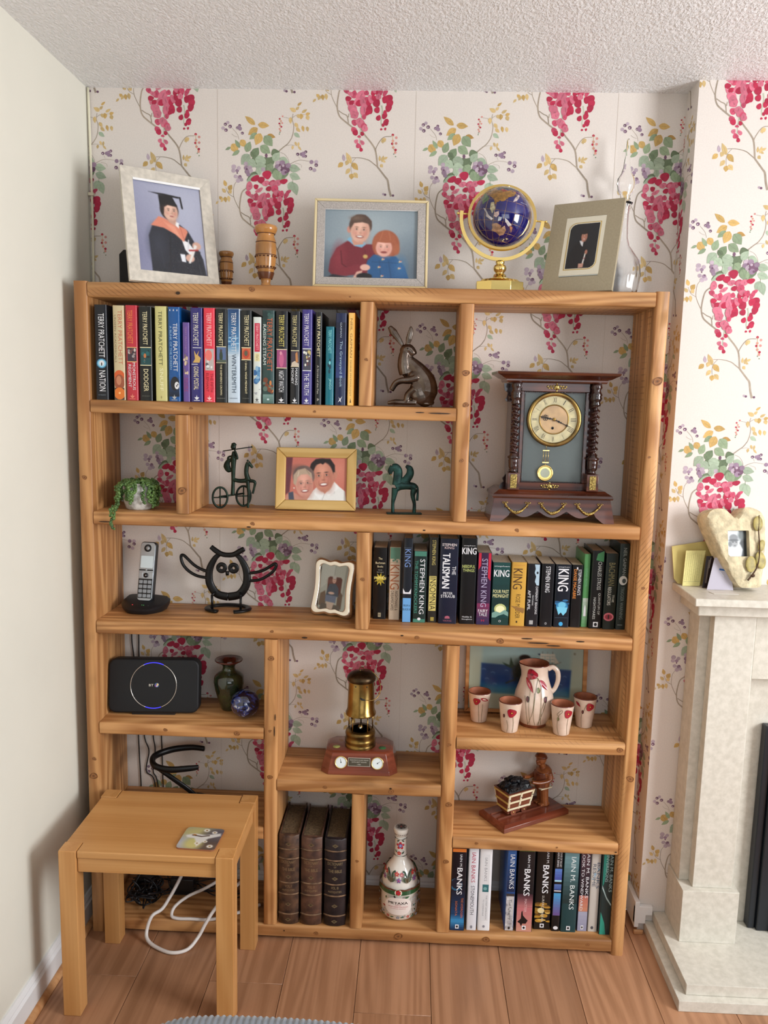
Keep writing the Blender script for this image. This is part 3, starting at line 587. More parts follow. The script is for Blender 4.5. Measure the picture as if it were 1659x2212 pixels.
for key, x, z, r0 in ((None, .458, 1.788, .008), (None, .706, 1.774, .003), ('h', 1.003, 1.592, .010), ('h', 1.006, 1.512, .008), ('R', 1.483, 1.582, .014), ('R', 1.466+.01, 1.391, .004), ('B', 1.150, 1.193, .006), ('C', .512, .9, .005), ('l', .510, .825, .009), ('l', .508, .487, .008),
                       ('D', .417, .609, .008), ('cup', 1.452, .604, .009), ('R', 1.485, .523, .011), ('p', .274, 1.272, .013), ('L', .842, .459, .008), ('r', 1.0, .428, .009), ('base', 1.118, .031, .011), ('base', .872, .028, .013), ('PL', .017, .47, .012), ('W', 1.30, .316, .003), ('r', .995, .60, .006), ('R', 1.484, 1.05, .005), ('A', .30, 1.487, .005), ('A', .62, 1.486, .004), ('C', 1.12, .895, .010), ('B', .46, 1.19, .006), ('D', .22, .612, .006), ('l', .508, .62, .005), ('PL', .02, .52, .006), ('PL', .016, 1.30, .007), ('r', .998, .26, .008), ('L', .66, .464, .006), ('C', .90, .897, .006), ('W', 1.08, .318, .005), ('m', .752, 1.05, .006), ('h', 1.0, 1.37, .006), ('b', .75, 1.62, .005), ('base', .64, .026, .007), ('s', .752, .25, .005), ('base', 1.40, .03, .006), ('W', 1.2, .31, .005)):
    par = {None: top_b, 'R': post_r, 'PL': post_l}.get(key) or SH[key]
    knot(par, x, z, r0, ang=rnd.uniform(-.5, .5))
# dark nail holes and cracks
pr = Pr(.00004)
for x, z, w, h in ((.84, .468, .0035, .0025), (.91, 1.178+.008, .004, .002), (.07, 1.184, .02, .0015), (.45, 1.181, .006, .002), (.60, .886, .008, .0025), (1.22, .893, .03, .002), (1.26, .887, .02, .0018), (1.33, .901, .012, .002), (.86, .901, .004, .002), (1.19, .904, .016, .002), (.94, 1.489, .03, .0018), (.89, 1.490, .012, .0015), (.27, 1.775, .006, .004), (.52, .62, .0014, .016), (.522, .66, .0014, .01), (1.46, .31, .003, .002), (.55, .03, .002, .002)):
    pr.ell(x, z, w, h, (52, 34, 20), 8)
pr.build('nail_hole', bc, m_knot, T=Matrix.Translation((0, YF-.0011, 0)))['kind'] = 'stuff'
# ================================================================== BOOKS
m_cover = {}
def cover_mat(c, gloss):
    k = 'cover_%d_%d_%d_%s' % (*c, 'g' if gloss else 'm')
    return mat(k, c, 0.28 if gloss else 0.5, bump=(400, 0.08, 0.0003), coat=0.15 if gloss else 0)
m_pages = mat('book_pages', (226, 214, 188), 0.85, var=(260, 0.12), bump=(700, 0.4, 0.0004))
m_pagesd = mat('old_pages', (120, 98, 70), 0.9, var=(200, 0.3), bump=(600, 0.5, 0.0005))
m_spine = print_mat('spine_ink', 0.35, 0.5)
W_, K_, GD, CR = (232, 232, 236), (16, 16, 20), (214, 188, 110), (236, 224, 180)
TPN = 'TERRY PRATCHETT'
def rect(u0, v0, u1, v1, c): return ('r', u0, v0, u1, v1, c)
def vt(t, uc, vt_, vb, s, c, b=0): return ('t', t, uc, vt_, vb, s, c, b)      # reads downwards
def ht(t, vc, w, h, c, b=0, uc=.5): return ('h', t, uc, vc, w, h, c, b)
def el(u, v, ru, rv, c): return ('e', u, v, ru, rv, c)
def pol(c, *p): return ('p', p, c)
def grad(c0, c1, v0, v1, n=10, u0=0.0, u1=1.0):       # printed colour change along the spine
    return [('r', u0, v0+(v1-v0)*i/n, u1, v0+(v1-v0)*(i+1)/n, tuple(c0[j]+(c1[j]-c0[j])*(i+.5)/n for j in range(3))) for i in range(n)]
def speck(seed, n, u0, v0, u1, v1, cols, ru=.12, rv=.012):
    r = random.Random(seed); return [('e', r.uniform(u0, u1), r.uniform(v0, v1), r.uniform(.4, 1)*ru, r.uniform(.4, 1)*rv, r.choice(cols)) for _ in range(n)]
def book(x0, x1, y, z, h, depth, col, art, label, group, hard=True, lean=0.0, gloss=True, side=None):
    w = x1-x0; x = (x0+x1)/2
    t = thing('book', label, 'book', (x, y, z), 0, group)
    a, b = -w/2+.0003, w/2-.0003; cb = .0016 if hard else .0006; inset = .003 if hard else .0006
    T = None
    cm = cover_mat(col, gloss)
    # cover: front board, spine, back board as one wrap
    mm = M(); e = min(.003, w*.15)
    out = [(a, depth), (a, e), (a+e*.3, e*.3), (a+e, 0), (b-e, 0), (b-e*.3, e*.3), (b, e), (b, depth), (b-cb, depth), (b-cb, e+.001), (a+cb, e+.001), (a+cb, depth)]
    n = len(out); v = [(p[0], p[1], 0) for p in out]+[(p[0], p[1], h) for p in out]
    q = [(i, (i+1) % n, (i+1) % n+n, i+n) for i in range(n)]
    caps = [(0, 1, 10, 11), (1, 2, 9, 10)[:0] or (1, 2, 3, 10), (3, 4, 9, 10), (4, 5, 6, 9), (6, 7, 8, 9)]
    f = q+[c[::-1] for c in caps]+[tuple(i+n for i in c) for c in caps]
    mm.add(v, f, True); o = mm.build('cover', cm, t, sharp=50)
    M().box(a+cb+.0002, b-cb-.0002, e+.0015, depth-inset, inset*.6, h-inset*.9).build('pages', m_pages, t)
    pr = Pr(.00004); pr.clip = (a+e*.6, .0006, b-e*.6, h-.0006); U = lambda u: -w/2+u*w; V = lambda v_: v_*h
    for s in art:
        if s[0] == 'r': pr.poly([(U(s[1]), V(s[2])), (U(s[3]), V(s[2])), (U(s[3]), V(s[4])), (U(s[1]), V(s[4]))], s[5])
        elif s[0] == 'e': pr.ell(U(s[1]), V(s[2]), s[3]*w, s[4]*h, s[5], 14)
        elif s[0] == 'p': pr.poly([(U(p[0]), V(p[1])) for p in s[1]], s[2])
        elif s[0] == 't': pr.text(s[1], U(s[2]), V((s[3]+s[4])/2), abs(s[3]-s[4])*h, s[5]*w, s[6], -PI/2, s[7])
        elif s[0] == 'h': pr.text(s[1], U(s[2]), V(s[3]), s[4]*w, s[5]*h, s[6], 0, s[7])
    if pr.f: pr.build('spine_print', t, m_spine, T=Matrix.Translation((0, -.00012, 0)))
    if lean:
        t.rotation_euler = (0, lean, 0)
    return t
def anchor(c): return [pol(c, (.5, .075), (.46, .05), (.3, .048), (.42, .03), (.5, .022), (.58, .03), (.7, .048), (.54, .05)), rect(.25, .012, .75, .018, c)]
G1, G3, G6 = 'hardbacks on the top shelf', 'books on the middle right shelf', 'books on the bottom right shelf'
def box_pic(v0, v1, bg, line, extra=()): return [rect(.14, v0, .9, v1, bg), rect(.1, v1-.004, .94, v1+.004, line), rect(.1, v0-.004, .94, v0+.004, line)]+list(extra)
R1 = [
 ((10, 14, 26), 1, [vt(TPN, .55, .91, .45, .46, W_), el(.52, .385, .40, .052, (60, 130, 170)), el(.52, .385, .32, .042, (150, 210, 235)), el(.52, .388, .2, .028, W_), el(.52, .378, .05, .018, K_), vt('NATION', .55, .31, .09, .5, W_), ht('DOUBLEDAY', .05, .6, .010, (130, 140, 150))], 'black hardback with a glowing pale blue moon on its spine, beside left post'),
 ((206, 190, 150), 1, [vt(TPN, .64, .95, .38, .36, (196, 110, 84)), vt('UNSEEN ACADEMICALS', .22, .90, .40, .17, (120, 96, 66)), el(.5, .26, .46, .06, (214, 96, 46)), el(.5, .19, .46, .085, (156, 84, 56)), el(.45, .21, .22, .05, (196, 130, 96)), rect(.05, .0, .95, .13, (70, 48, 40)), el(.5, .07, .5, .065, (222, 120, 44)), el(.5, .075, .1, .012, (250, 190, 120))], 'cream hardback with an orange figure and orange ball low on its spine'),
 ((190, 48, 62), 1, [vt(TPN, .40, .95, .60, .42, (226, 130, 64)), *box_pic(.41, .56, (62, 50, 62), (230, 180, 120), speck(1, 12, .25, .44, .8, .54, [(160, 150, 150), (110, 70, 70), (200, 190, 180)], .14, .02)), vt('MONSTROUS', .68, .40, .11, .24, W_), vt('REGIMENT', .32, .38, .14, .24, W_), *anchor((226, 130, 110))], 'red hardback with orange author lettering and white title, near left post'),
 ((14, 16, 16), 1, [vt(TPN, .5, .95, .60, .34, CR), *box_pic(.38, .57, (24, 72, 76), CR, speck(2, 9, .3, .42, .75, .54, [(16, 40, 44), (196, 120, 70), (30, 100, 104)], .14, .025)), vt('DODGER', .52, .34, .10, .36, CR), ht('DOUBLEDAY', .05, .6, .010, (120, 120, 110))], 'black hardback with teal picture panel between two cream bars on its spine'),
 ((206, 200, 134), 0, [vt(TPN, .48, .95, .38, .32, (66, 66, 34)), vt('SNUFF', .54, .35, .11, .30, (238, 234, 190)), pol((160, 150, 90), (.5, .06), (.44, .04), (.5, .02), (.56, .04))], 'plain pale yellow hardback with dark green lettering'),
 ((22, 84, 150), 1, [*grad((22, 84, 150), (12, 24, 44), .28, .05), vt(TPN, .62, .83, .32, .36, W_), vt('A BLINK OF THE SCREEN', .24, .80, .34, .16, (150, 190, 226)), *[pol(W_, *[(.5+.3*k+(.07 if j % 2 == 0 else .03)*math.cos(j*PI/5+PI/2), .965+(.014 if j % 2 == 0 else .005)*math.sin(j*PI/5+PI/2)) for j in range(10)]) for k in (-1, 0, 1)], el(.55, .19, .36, .075, (26, 26, 30)), el(.72, .17, .2, .04, (226, 226, 226)), el(.70, .165, .05, .01, K_), el(.80, .18, .05, .01, K_), *anchor((180, 180, 180))], 'bright blue hardback with white stars on top and a white skull face below'),
 ((104, 78, 150), 1, [vt(TPN, .5, .95, .62, .3, (150, 110, 160)), *speck(3, 12, .25, .36, .75, .58, [(180, 150, 130), (120, 100, 110), (214, 190, 160)], .2, .03), vt('MORT', .6, .30, .12, .3, (160, 70, 120)), vt('REAPER', .3, .30, .12, .2, (160, 70, 120))], 'short purple book, lower than its neighbours, on the top shelf'),
 ((48, 42, 112), 1, [vt(TPN, .46, .95, .60, .42, (226, 222, 206)), rect(.2, .575, .9, .581, W_), rect(.1, .40, .6, .406, W_), pol((206, 168, 96), (.3, .55), (.38, .46), (.2, .42), (.75, .42), (.85, .47), (.62, .5), (.72, .55), (.5, .50)), vt('GOING POSTAL', .46, .38, .13, .40, CR), *anchor(W_)], 'indigo hardback with a small gold winged shape at the middle of its spine'),
 ((226, 58, 76), 1, [vt(TPN, .5, .95, .60, .42, (250, 200, 200)), rect(.15, .34, .9, .57, (190, 180, 176)), el(.45, .5, .3, .06, (236, 120, 110)), *speck(4, 7, .25, .36, .8, .44, [(90, 90, 96), (230, 230, 230)], .14, .018), vt('THE FIFTH', .72, .31, .11, .24, (150, 18, 36)), vt('ELEPHANT', .34, .31, .11, .22, (150, 18, 36)), *anchor((250, 200, 200))], 'coral red hardback with a grey picture panel and dark red title'),
 ((14, 16, 16), 1, [vt(TPN, .48, .96, .61, .34, CR), *box_pic(.43, .60, (88, 110, 150), CR, [el(.5, .5, .14, .06, (50, 66, 50)), el(.5, .56, .1, .014, (70, 60, 60)), rect(.14, .43, .9, .46, (80, 92, 80))]), vt("THE SHEPHERD'S CROWN", .5, .41, .08, .16, CR), ht('DOUBLEDAY', .045, .7, .009, (150, 150, 140))], 'black hardback with a pale blue picture of a small standing figure'),
 ((196, 212, 226), 1, [*grad((70, 130, 180), (30, 66, 112), .64, 1.0, 12), *grad((204, 216, 226), (70, 130, 180), .5, .64, 6), *speck(5, 8, .1, .6, .9, .72, [(150, 196, 226), (40, 90, 140)], .25, .01), vt(TPN, .52, .96, .55, .38, W_), vt('WINTERSMITH', .54, .52, .11, .34, (60, 76, 92)), rect(.2, .045, .8, .05, (100, 110, 120))], 'icy pale blue hardback that darkens to deep blue at its top'),
 ((14, 18, 18), 1, [vt(TPN, .55, .95, .62, .40, CR), *box_pic(.47, .60, (206, 110, 70), CR, [el(.5, .535, .3, .05, (190, 70, 50)), el(.5, .54, .16, .03, (96, 90, 70))]), vt('I SHALL WEAR MIDNIGHT', .5, .45, .10, .18, CR), ht('DOUBLEDAY', .05, .6, .009, (130, 130, 120))], 'black hardback with a square orange picture on its spine'),
 ((216, 222, 216), 0, [rect(.2, .60, .85, .93, (200, 44, 76)), vt(TPN, .52, .92, .62, .30, (244, 200, 200)), rect(.2, .49, .85, .585, (232, 220, 170)), vt('STRATA', .5, .57, .50, .3, (80, 70, 50)), *speck(6, 12, .1, .24, .9, .44, [(86, 140, 186), (50, 100, 156), (140, 180, 210)], .35, .04), *speck(7, 5, .1, .1, .9, .2, [(150, 150, 160)], .2, .008), *anchor((90, 90, 90))], 'slim white book with a red name panel and blue splashes'),
 ((44, 70, 68), 1, [*speck(8, 20, .05, .7, .95, .98, [(30, 50, 50), (60, 92, 88)], .3, .03), vt(TPN, .62, .92, .35, .42, (206, 106, 70)), vt('RAISING STEAM', .2, .85, .42, .24, (214, 220, 216)), *speck(9, 16, .1, .12, .9, .3, [(120, 66, 44), (150, 90, 50), (90, 110, 100), (206, 130, 70)], .22, .03), *grad((76, 106, 100), (120, 150, 142), 0, .1, 4), el(.5, .045, .1, .01, (200, 220, 220))], 'dark teal hardback with orange lettering and rusty shapes near its foot'),
 ((16, 14, 20), 1, [vt(TPN, .5, .96, .62, .42, (214, 200, 110)), *box_pic(.39, .59, (156, 72, 120), CR, [el(.5, .48, .2, .08, (196, 100, 140)), el(.45, .55, .1, .02, (220, 150, 170))]), vt('NIGHT WATCH', .5, .36, .13, .40, W_), *anchor(W_)], 'black hardback with a mauve pink picture panel on its spine'),
 ((18, 16, 22), 1, [vt(TPN, .45, .96, .62, .42, (220, 206, 150)), *box_pic(.41, .58, (70, 60, 70), CR, [pol((206, 190, 170), (.14, .41), (.9, .41), (.9, .44), (.5, .47), (.2, .45)), pol((190, 130, 80), (.6, .45), (.55, .55), (.75, .57), (.85, .46))]), vt('MAKING', .66, .39, .21, .26, W_), vt('MONEY', .28, .39, .22, .24, W_), *anchor(W_)], 'black hardback with a hand over pale coins on its spine picture'),
 ((64, 54, 128), 1, [vt(TPN, .45, .96, .62, .42, (226, 222, 230)), *box_pic(.36, .59, (70, 70, 84), W_, speck(10, 12, .2, .39, .85, .56, [(200, 180, 120), (230, 230, 220), (110, 70, 70)], .14, .024)), vt('THE TRUTH', .5, .33, .10, .46, W_), *anchor(W_)], 'violet hardback with a tangled grey picture and bold white title'),
 ((18, 18, 20), 1, [vt(TPN, .5, .96, .52, .42, CR), vt('A Stroke of the Pen', .46, .43, .12, .26, (190, 186, 176)), vt('&', .5, .07, .04, .3, (190, 186, 176))], 'black hardback with cream lettering and no picture, left of the teal book'),
 ((0, 106, 122), 1, [vt(TPN, .5, .96, .66, .34, (140, 214, 214)), *speck(11, 8, .3, .4, .7, .62, [(20, 60, 76), (120, 200, 206)], .16, .03), vt('JINGO', .55, .34, .20, .34, (150, 216, 216))], 'shorter plain teal book near the right end of top shelf'),
 ((24, 34, 70), 1, [*grad((44, 60, 116), (16, 22, 44), .3, .9, 10), vt('GAIMAN', .5, .90, .74, .16, (170, 180, 190)), vt('The Graveyard Book', .5, .70, .20, .30, (170, 196, 214)), pol(W_, (.35, .09), (.5, .07), (.7, .1), (.55, .06), (.6, .03), (.48, .05), (.3, .03), (.45, .065))], 'navy hardback with pale script and a small dancing figure at its foot'),
 ((226, 160, 62), 0, [rect(.12, .0, .8, 1, (238, 190, 104)), vt('NEIL GAIMAN', .48, .94, .52, .32, (130, 80, 30)), vt('NORSE MYTHOLOGY', .48, .49, .10, .22, (140, 96, 40)), pol((60, 30, 14), (.5, .08), (.4, .03), (.6, .03))], 'bright orange gold book against the divider, right end of top shelf'),
]
D1 = [(0.05, 0.083, 0.24), (0.0978, 0.1273, 0.239), (0.1307, 0.1612, 0.24), (0.1647, 0.1987, 0.237), (0.2066, 0.2366, 0.239), (0.2405, 0.271, 0.238), (0.2778, 0.2958, 0.2), (0.2981, 0.3296, 0.237), (0.3319, 0.3616, 0.237), (0.3623, 0.3925, 0.235),
 (0.3935, 0.426, 0.236), (0.4272, 0.4562, 0.233), (0.4596, 0.4805, 0.217), (0.4833, 0.5147, 0.234), (0.5168, 0.5487, 0.233), (0.5545, 0.5798, 0.233), (0.5845, 0.611, 0.238), (0.6186, 0.6363, 0.232), (0.6455, 0.6674, 0.197), (0.6704, 0.6984, 0.231), (0.7024, 0.7191, 0.232)]
for (x0, x1, h), (c, gl, art, lb) in zip(D1, R1):
    book(x0, x1, -.2065, 1.5035, h, .155 if h > .21 else .12, c, art, lb, G1, hard=h > .21, gloss=gl)
SKN = 'STEPHEN KING'
R3 = [
 ((14, 14, 16), [ht('The', .85, .28, .030, CR), ht('Bachman', .79, .72, .030, CR), ht('Books', .74, .42, .028, CR), ht('FOUR', .69, .3, .012, (190, 190, 180)), ht('NOVELS', .66, .5, .012, (190, 190, 180)), ('p', tuple((.5+(.46 if j % 2 == 0 else .22)*math.cos(j*PI/9), .56+(.095 if j % 2 == 0 else .045)*math.sin(j*PI/9)) for j in range(18)), (200, 180, 60)), ht('STEPHEN', .58, .9, .035, (250, 236, 150), .0002), ht('KING', .535, .6, .034, (60, 50, 10)), rect(.4, .03, .62, .09, (170, 160, 130)), ht('W', .06, .14, .03, K_)], 'black paperback with a yellow starburst on its spine, beside the divider', .202),
 ((214, 198, 176), [*grad((92, 138, 116), (92, 138, 116), .84, 1, 1), *speck(12, 12, 0, .8, 1, .88, [(92, 138, 116)], .12, .03), ht('stephen', .79, .8, .018, (170, 130, 90)), vt('KING', .5, .76, .42, .80, (170, 100, 62)), vt('NIGHTMARES &', .68, .40, .13, .26, (96, 80, 62)), vt('DREAMSCAPES', .32, .40, .13, .26, (96, 80, 62))], 'beige book with a ragged green top and big brown sideways lettering', .205),
 ((24, 30, 40), [rect(0, 0, 1, .29, (110, 170, 226)), pol(W_, (0, .45), (.1, .40), (.3, .36), (.7, .36), (.9, .40), (1, .45), (.9, .34), (.1, .34)), ht('Stephen', .885, .8, .010, (120, 140, 170)), vt('KING', .5, .87, .66, .62, (120, 150, 206)), ht('FROM A', .20, .7, .026, (30, 44, 60)), ht('BUICK 8', .155, .8, .026, (30, 44, 60))], 'black hardback with a bright sky blue lower third', .235),
 ((22, 42, 40), [rect(0, .93, 1, 1, (70, 130, 112)), rect(0, 0, 1, .05, (70, 130, 112)), vt(SKN, .66, .89, .12, .36, W_), vt('THE TOMMYKNOCKERS', .22, .87, .13, .22, (70, 150, 130)), el(.5, .05, .12, .02, W_)], 'dark green book with white lettering and pale green bands at head and foot', .200),
 ((40, 38, 34), [vt(SKN, .52, .97, .68, .36, (206, 190, 110)), rect(.12, .14, .86, .55, (206, 190, 110)), vt('INSOMNIA', .5, .54, .15, .62, (60, 54, 30)), rect(.35, .02, .7, .065, (170, 150, 70))], 'tall charcoal hardback with a gold title block on its spine', .238),
 ((20, 26, 48), [ht('STEPHEN', .93, .76, .030, (236, 226, 226), .0002), ht('KING', .895, .5, .028, (226, 200, 200)), vt('TALISMAN', .36, .83, .42, .40, W_, .0006), vt('THE', .78, .68, .58, .2, W_), ht('PETER', .36, .5, .028, W_), ht('STRAUB', .325, .76, .034, W_), ('p', ((.36, .06), (.38, .085), (.5, .095), (.62, .085), (.64, .06)), (170, 90, 110)), ht('VIKING', .035, .46, .020, (150, 90, 110))], 'wide dark navy hardback with curving white sideways title', .237),
 ((12, 14, 18), [ht('stephen', .915, .72, .016, W_), ht('KING', .855, .88, .078, W_, .0004), ht('NEEDFUL', .675, .8, .035, (206, 216, 130)), ht('THINGS', .63, .72, .034, (206, 216, 130)), ht('Hodder &', .085, .6, .018, W_), ht('Stoughton', .055, .66, .018, W_)], 'glossy black hardback with big white name and lime green title', .239),
 ((56, 34, 66), [pol((196, 32, 60), (0, 1), (.24, 1), (.24, .82), (.05, .76), (0, .8)), pol((196, 32, 60), (.76, 1), (1, 1), (1, .60), (.76, .66)), *grad((40, 36, 76), (130, 44, 84), 0, .3, 6), vt(SKN, .5, .92, .25, .42, (176, 166, 196)), ht('FAIRY', .195, .7, .042, W_), ht('TALE', .145, .6, .045, W_), ht('H', .06, .2, .03, (196, 40, 70))], 'purple hardback with two bright red flashes at its top', .201),
 ((16, 62, 62), [*grad((6, 40, 40), (20, 70, 68), .3, 1, 6), ht('stephen', .94, .84, .025, W_), ht('KING', .83, .84, .11, W_, .0003), ht('FOUR PAST', .54, .88, .055, (236, 230, 170)), ht('MIDNIGHT', .47, .88, .055, (236, 230, 170)), el(.5, .26, .34, .085, (190, 196, 130)), el(.5, .255, .25, .06, (240, 238, 190)), pol((120, 160, 150), (0, .19), (.25, .22), (.5, .20), (.75, .25), (1, .20), (1, .14), (.7, .18), (.4, .15), (.15, .10), (0, .13)), rect(0, 0, 1, .12, (12, 54, 50)), ht('O', .065, .13, .035, W_)], 'wide dark green paperback with a glowing moon over pale hills', .175),
 ((206, 160, 70), [ht('stephen', .95, .7, .018, (190, 110, 60)), vt('KING', .42, .90, .58, .62, (90, 60, 30), .0003), vt('ROSE MADDER', .5, .50, .12, .30, (70, 50, 24)), pol((150, 110, 60), (0, .32), (1, .28), (.9, .2), (.5, .24)), rect(.42, .05, .52, .08, (60, 40, 20))], 'mustard yellow paperback with dark sideways lettering', .178),
 ((26, 26, 32), [pol((176, 200, 216), (.55, .99), (1, .99), (1, .66), (.75, .66), (.6, .72), (.68, .80), (.55, .86), (.62, .92)), el(.78, .86, .08, .02, (30, 36, 46)), vt('DIFFERENT SEASONS', .78, .64, .20, .17, W_), vt('FEATURING', .5, .50, .34, .10, W_), vt('APT PUPIL', .2, .58, .26, .22, W_), rect(.3, .035, .6, .10, (170, 170, 170))], 'black paperback with half of a pale blue face at its top', .175),
 ((14, 16, 22), [vt(SKN, .5, .96, .55, .34, W_), ht('O', .055, .14, .035, W_)], 'plain black paperback with only a white name on its spine', .176),
 ((16, 24, 36), [ht('stephen', .96, .7, .020, W_), vt('KING', .5, .93, .58, .66, W_, .0004), *speck(13, 10, .1, .28, .9, .44, [(44, 110, 160), (30, 80, 120)], .2, .03), el(.5, .33, .38, .08, (50, 130, 180)), el(.5, .36, .24, .05, (110, 190, 224)), pol((120, 200, 230), (.2, .28), (.3, .20), (.45, .24), (.6, .19), (.8, .25), (.85, .32), (.2, .33)), ht('DREAMCATCHER', .155, .8, .010, (90, 110, 130)), el(.48, .055, .13, .033, (70, 170, 226))], 'dark blue paperback with a glowing ice blue mask on its spine', .175),
 ((14, 14, 18), [rect(.4, .93, .52, .965, W_), vt("STEPHEN KING'S", .70, .93, .52, .28, W_), vt('DANSE MACABRE', .3, .93, .46, .28, (226, 140, 60))], 'black paperback with one orange and one white line of lettering', .174),
 ((92, 156, 96), [*grad((92, 156, 96), (190, 200, 190), 0, .4, 8), vt('DEAD BOYS', .5, .8, .56, .3, (120, 180, 140)), pol(W_, (.3, .15), (.7, .15), (.65, .25), (.55, .30), (.45, .30), (.35, .25))], 'slim pale green book among the black ones, middle right shelf', .204),
 ((16, 18, 20), [pol((60, 130, 80), (.4, .96), (.9, 1), (.9, .86), (.3, .88)), vt('CHARLES STROSS', .62, .86, .50, .30, (206, 210, 206)), vt('QUANTUM OF', .70, .46, .18, .20, (206, 210, 206)), vt('NIGHTMARES', .36, .40, .12, .20, (206, 210, 206)), rect(.34, .02, .72, .085, W_), el(.53, .052, .12, .022, K_)], 'black book with a green corner mark, right of the slim green book', .216),
 ((24, 36, 32), [vt('BACHMAN', .5, .88, .58, .5, (130, 122, 80)), vt('THE', .72, .46, .36, .16, (214, 214, 200)), vt('REGULATORS', .40, .56, .32, .28, (226, 226, 214)), el(.45, .165, .42, .055, (206, 110, 120)), el(.45, .165, .3, .035, (150, 50, 66)), el(.45, .165, .05, .032, K_)], 'dark green black book with a single pink eye near its foot', .210),
 ((26, 42, 40), [vt('NEIL GAIMAN', .55, .95, .64, .34, (150, 160, 156)), el(.5, .575, .42, .055, (206, 206, 200)), el(.6, .57, .2, .028, (60, 70, 68)), vt('TRIGGER WARNING', .5, .5, .12, .34, (120, 134, 130)), rect(.2, .05, .7, .058, (120, 130, 126))], 'dark grey green hardback with a white curled emblem, beside right post', .238),
]
D3 = [(0.7755, 0.812, -.106), (0.8188, 0.850, -.108), (0.8564, 0.8825, -.129), (0.8857, 0.9225, -.128), (0.9263, 0.953, -.124), (0.9561, 1.0069, -.13), (1.0142, 1.0575, -.127), (1.06, 1.0976, -.129), (1.1014, 1.1502, -.127), (1.1524, 1.1931, -.13), (1.1955, 1.2296, -.131), (1.2329, 1.2687, -.13), (1.2713, 1.3143, -.129), (1.3165, 1.3466, -.124), (1.3485, 1.3665, -.118), (1.368, 1.4022, -.129), (1.4043, 1.4375, -.133), (1.4395, 1.4656, -.132)]
for (x0, x1, y), (c, art, lb, h) in zip(D3, R3):
    book(x0, x1, y, .9141, h, .118 if h > .19 else .108, c, art, lb, G3, hard=h > .21)
IB = 'IAIN M. BANKS'
def pub(c=W_): return [rect(.38, .025, .62, .075, c), el(.5, .05, .07, .014, K_)]
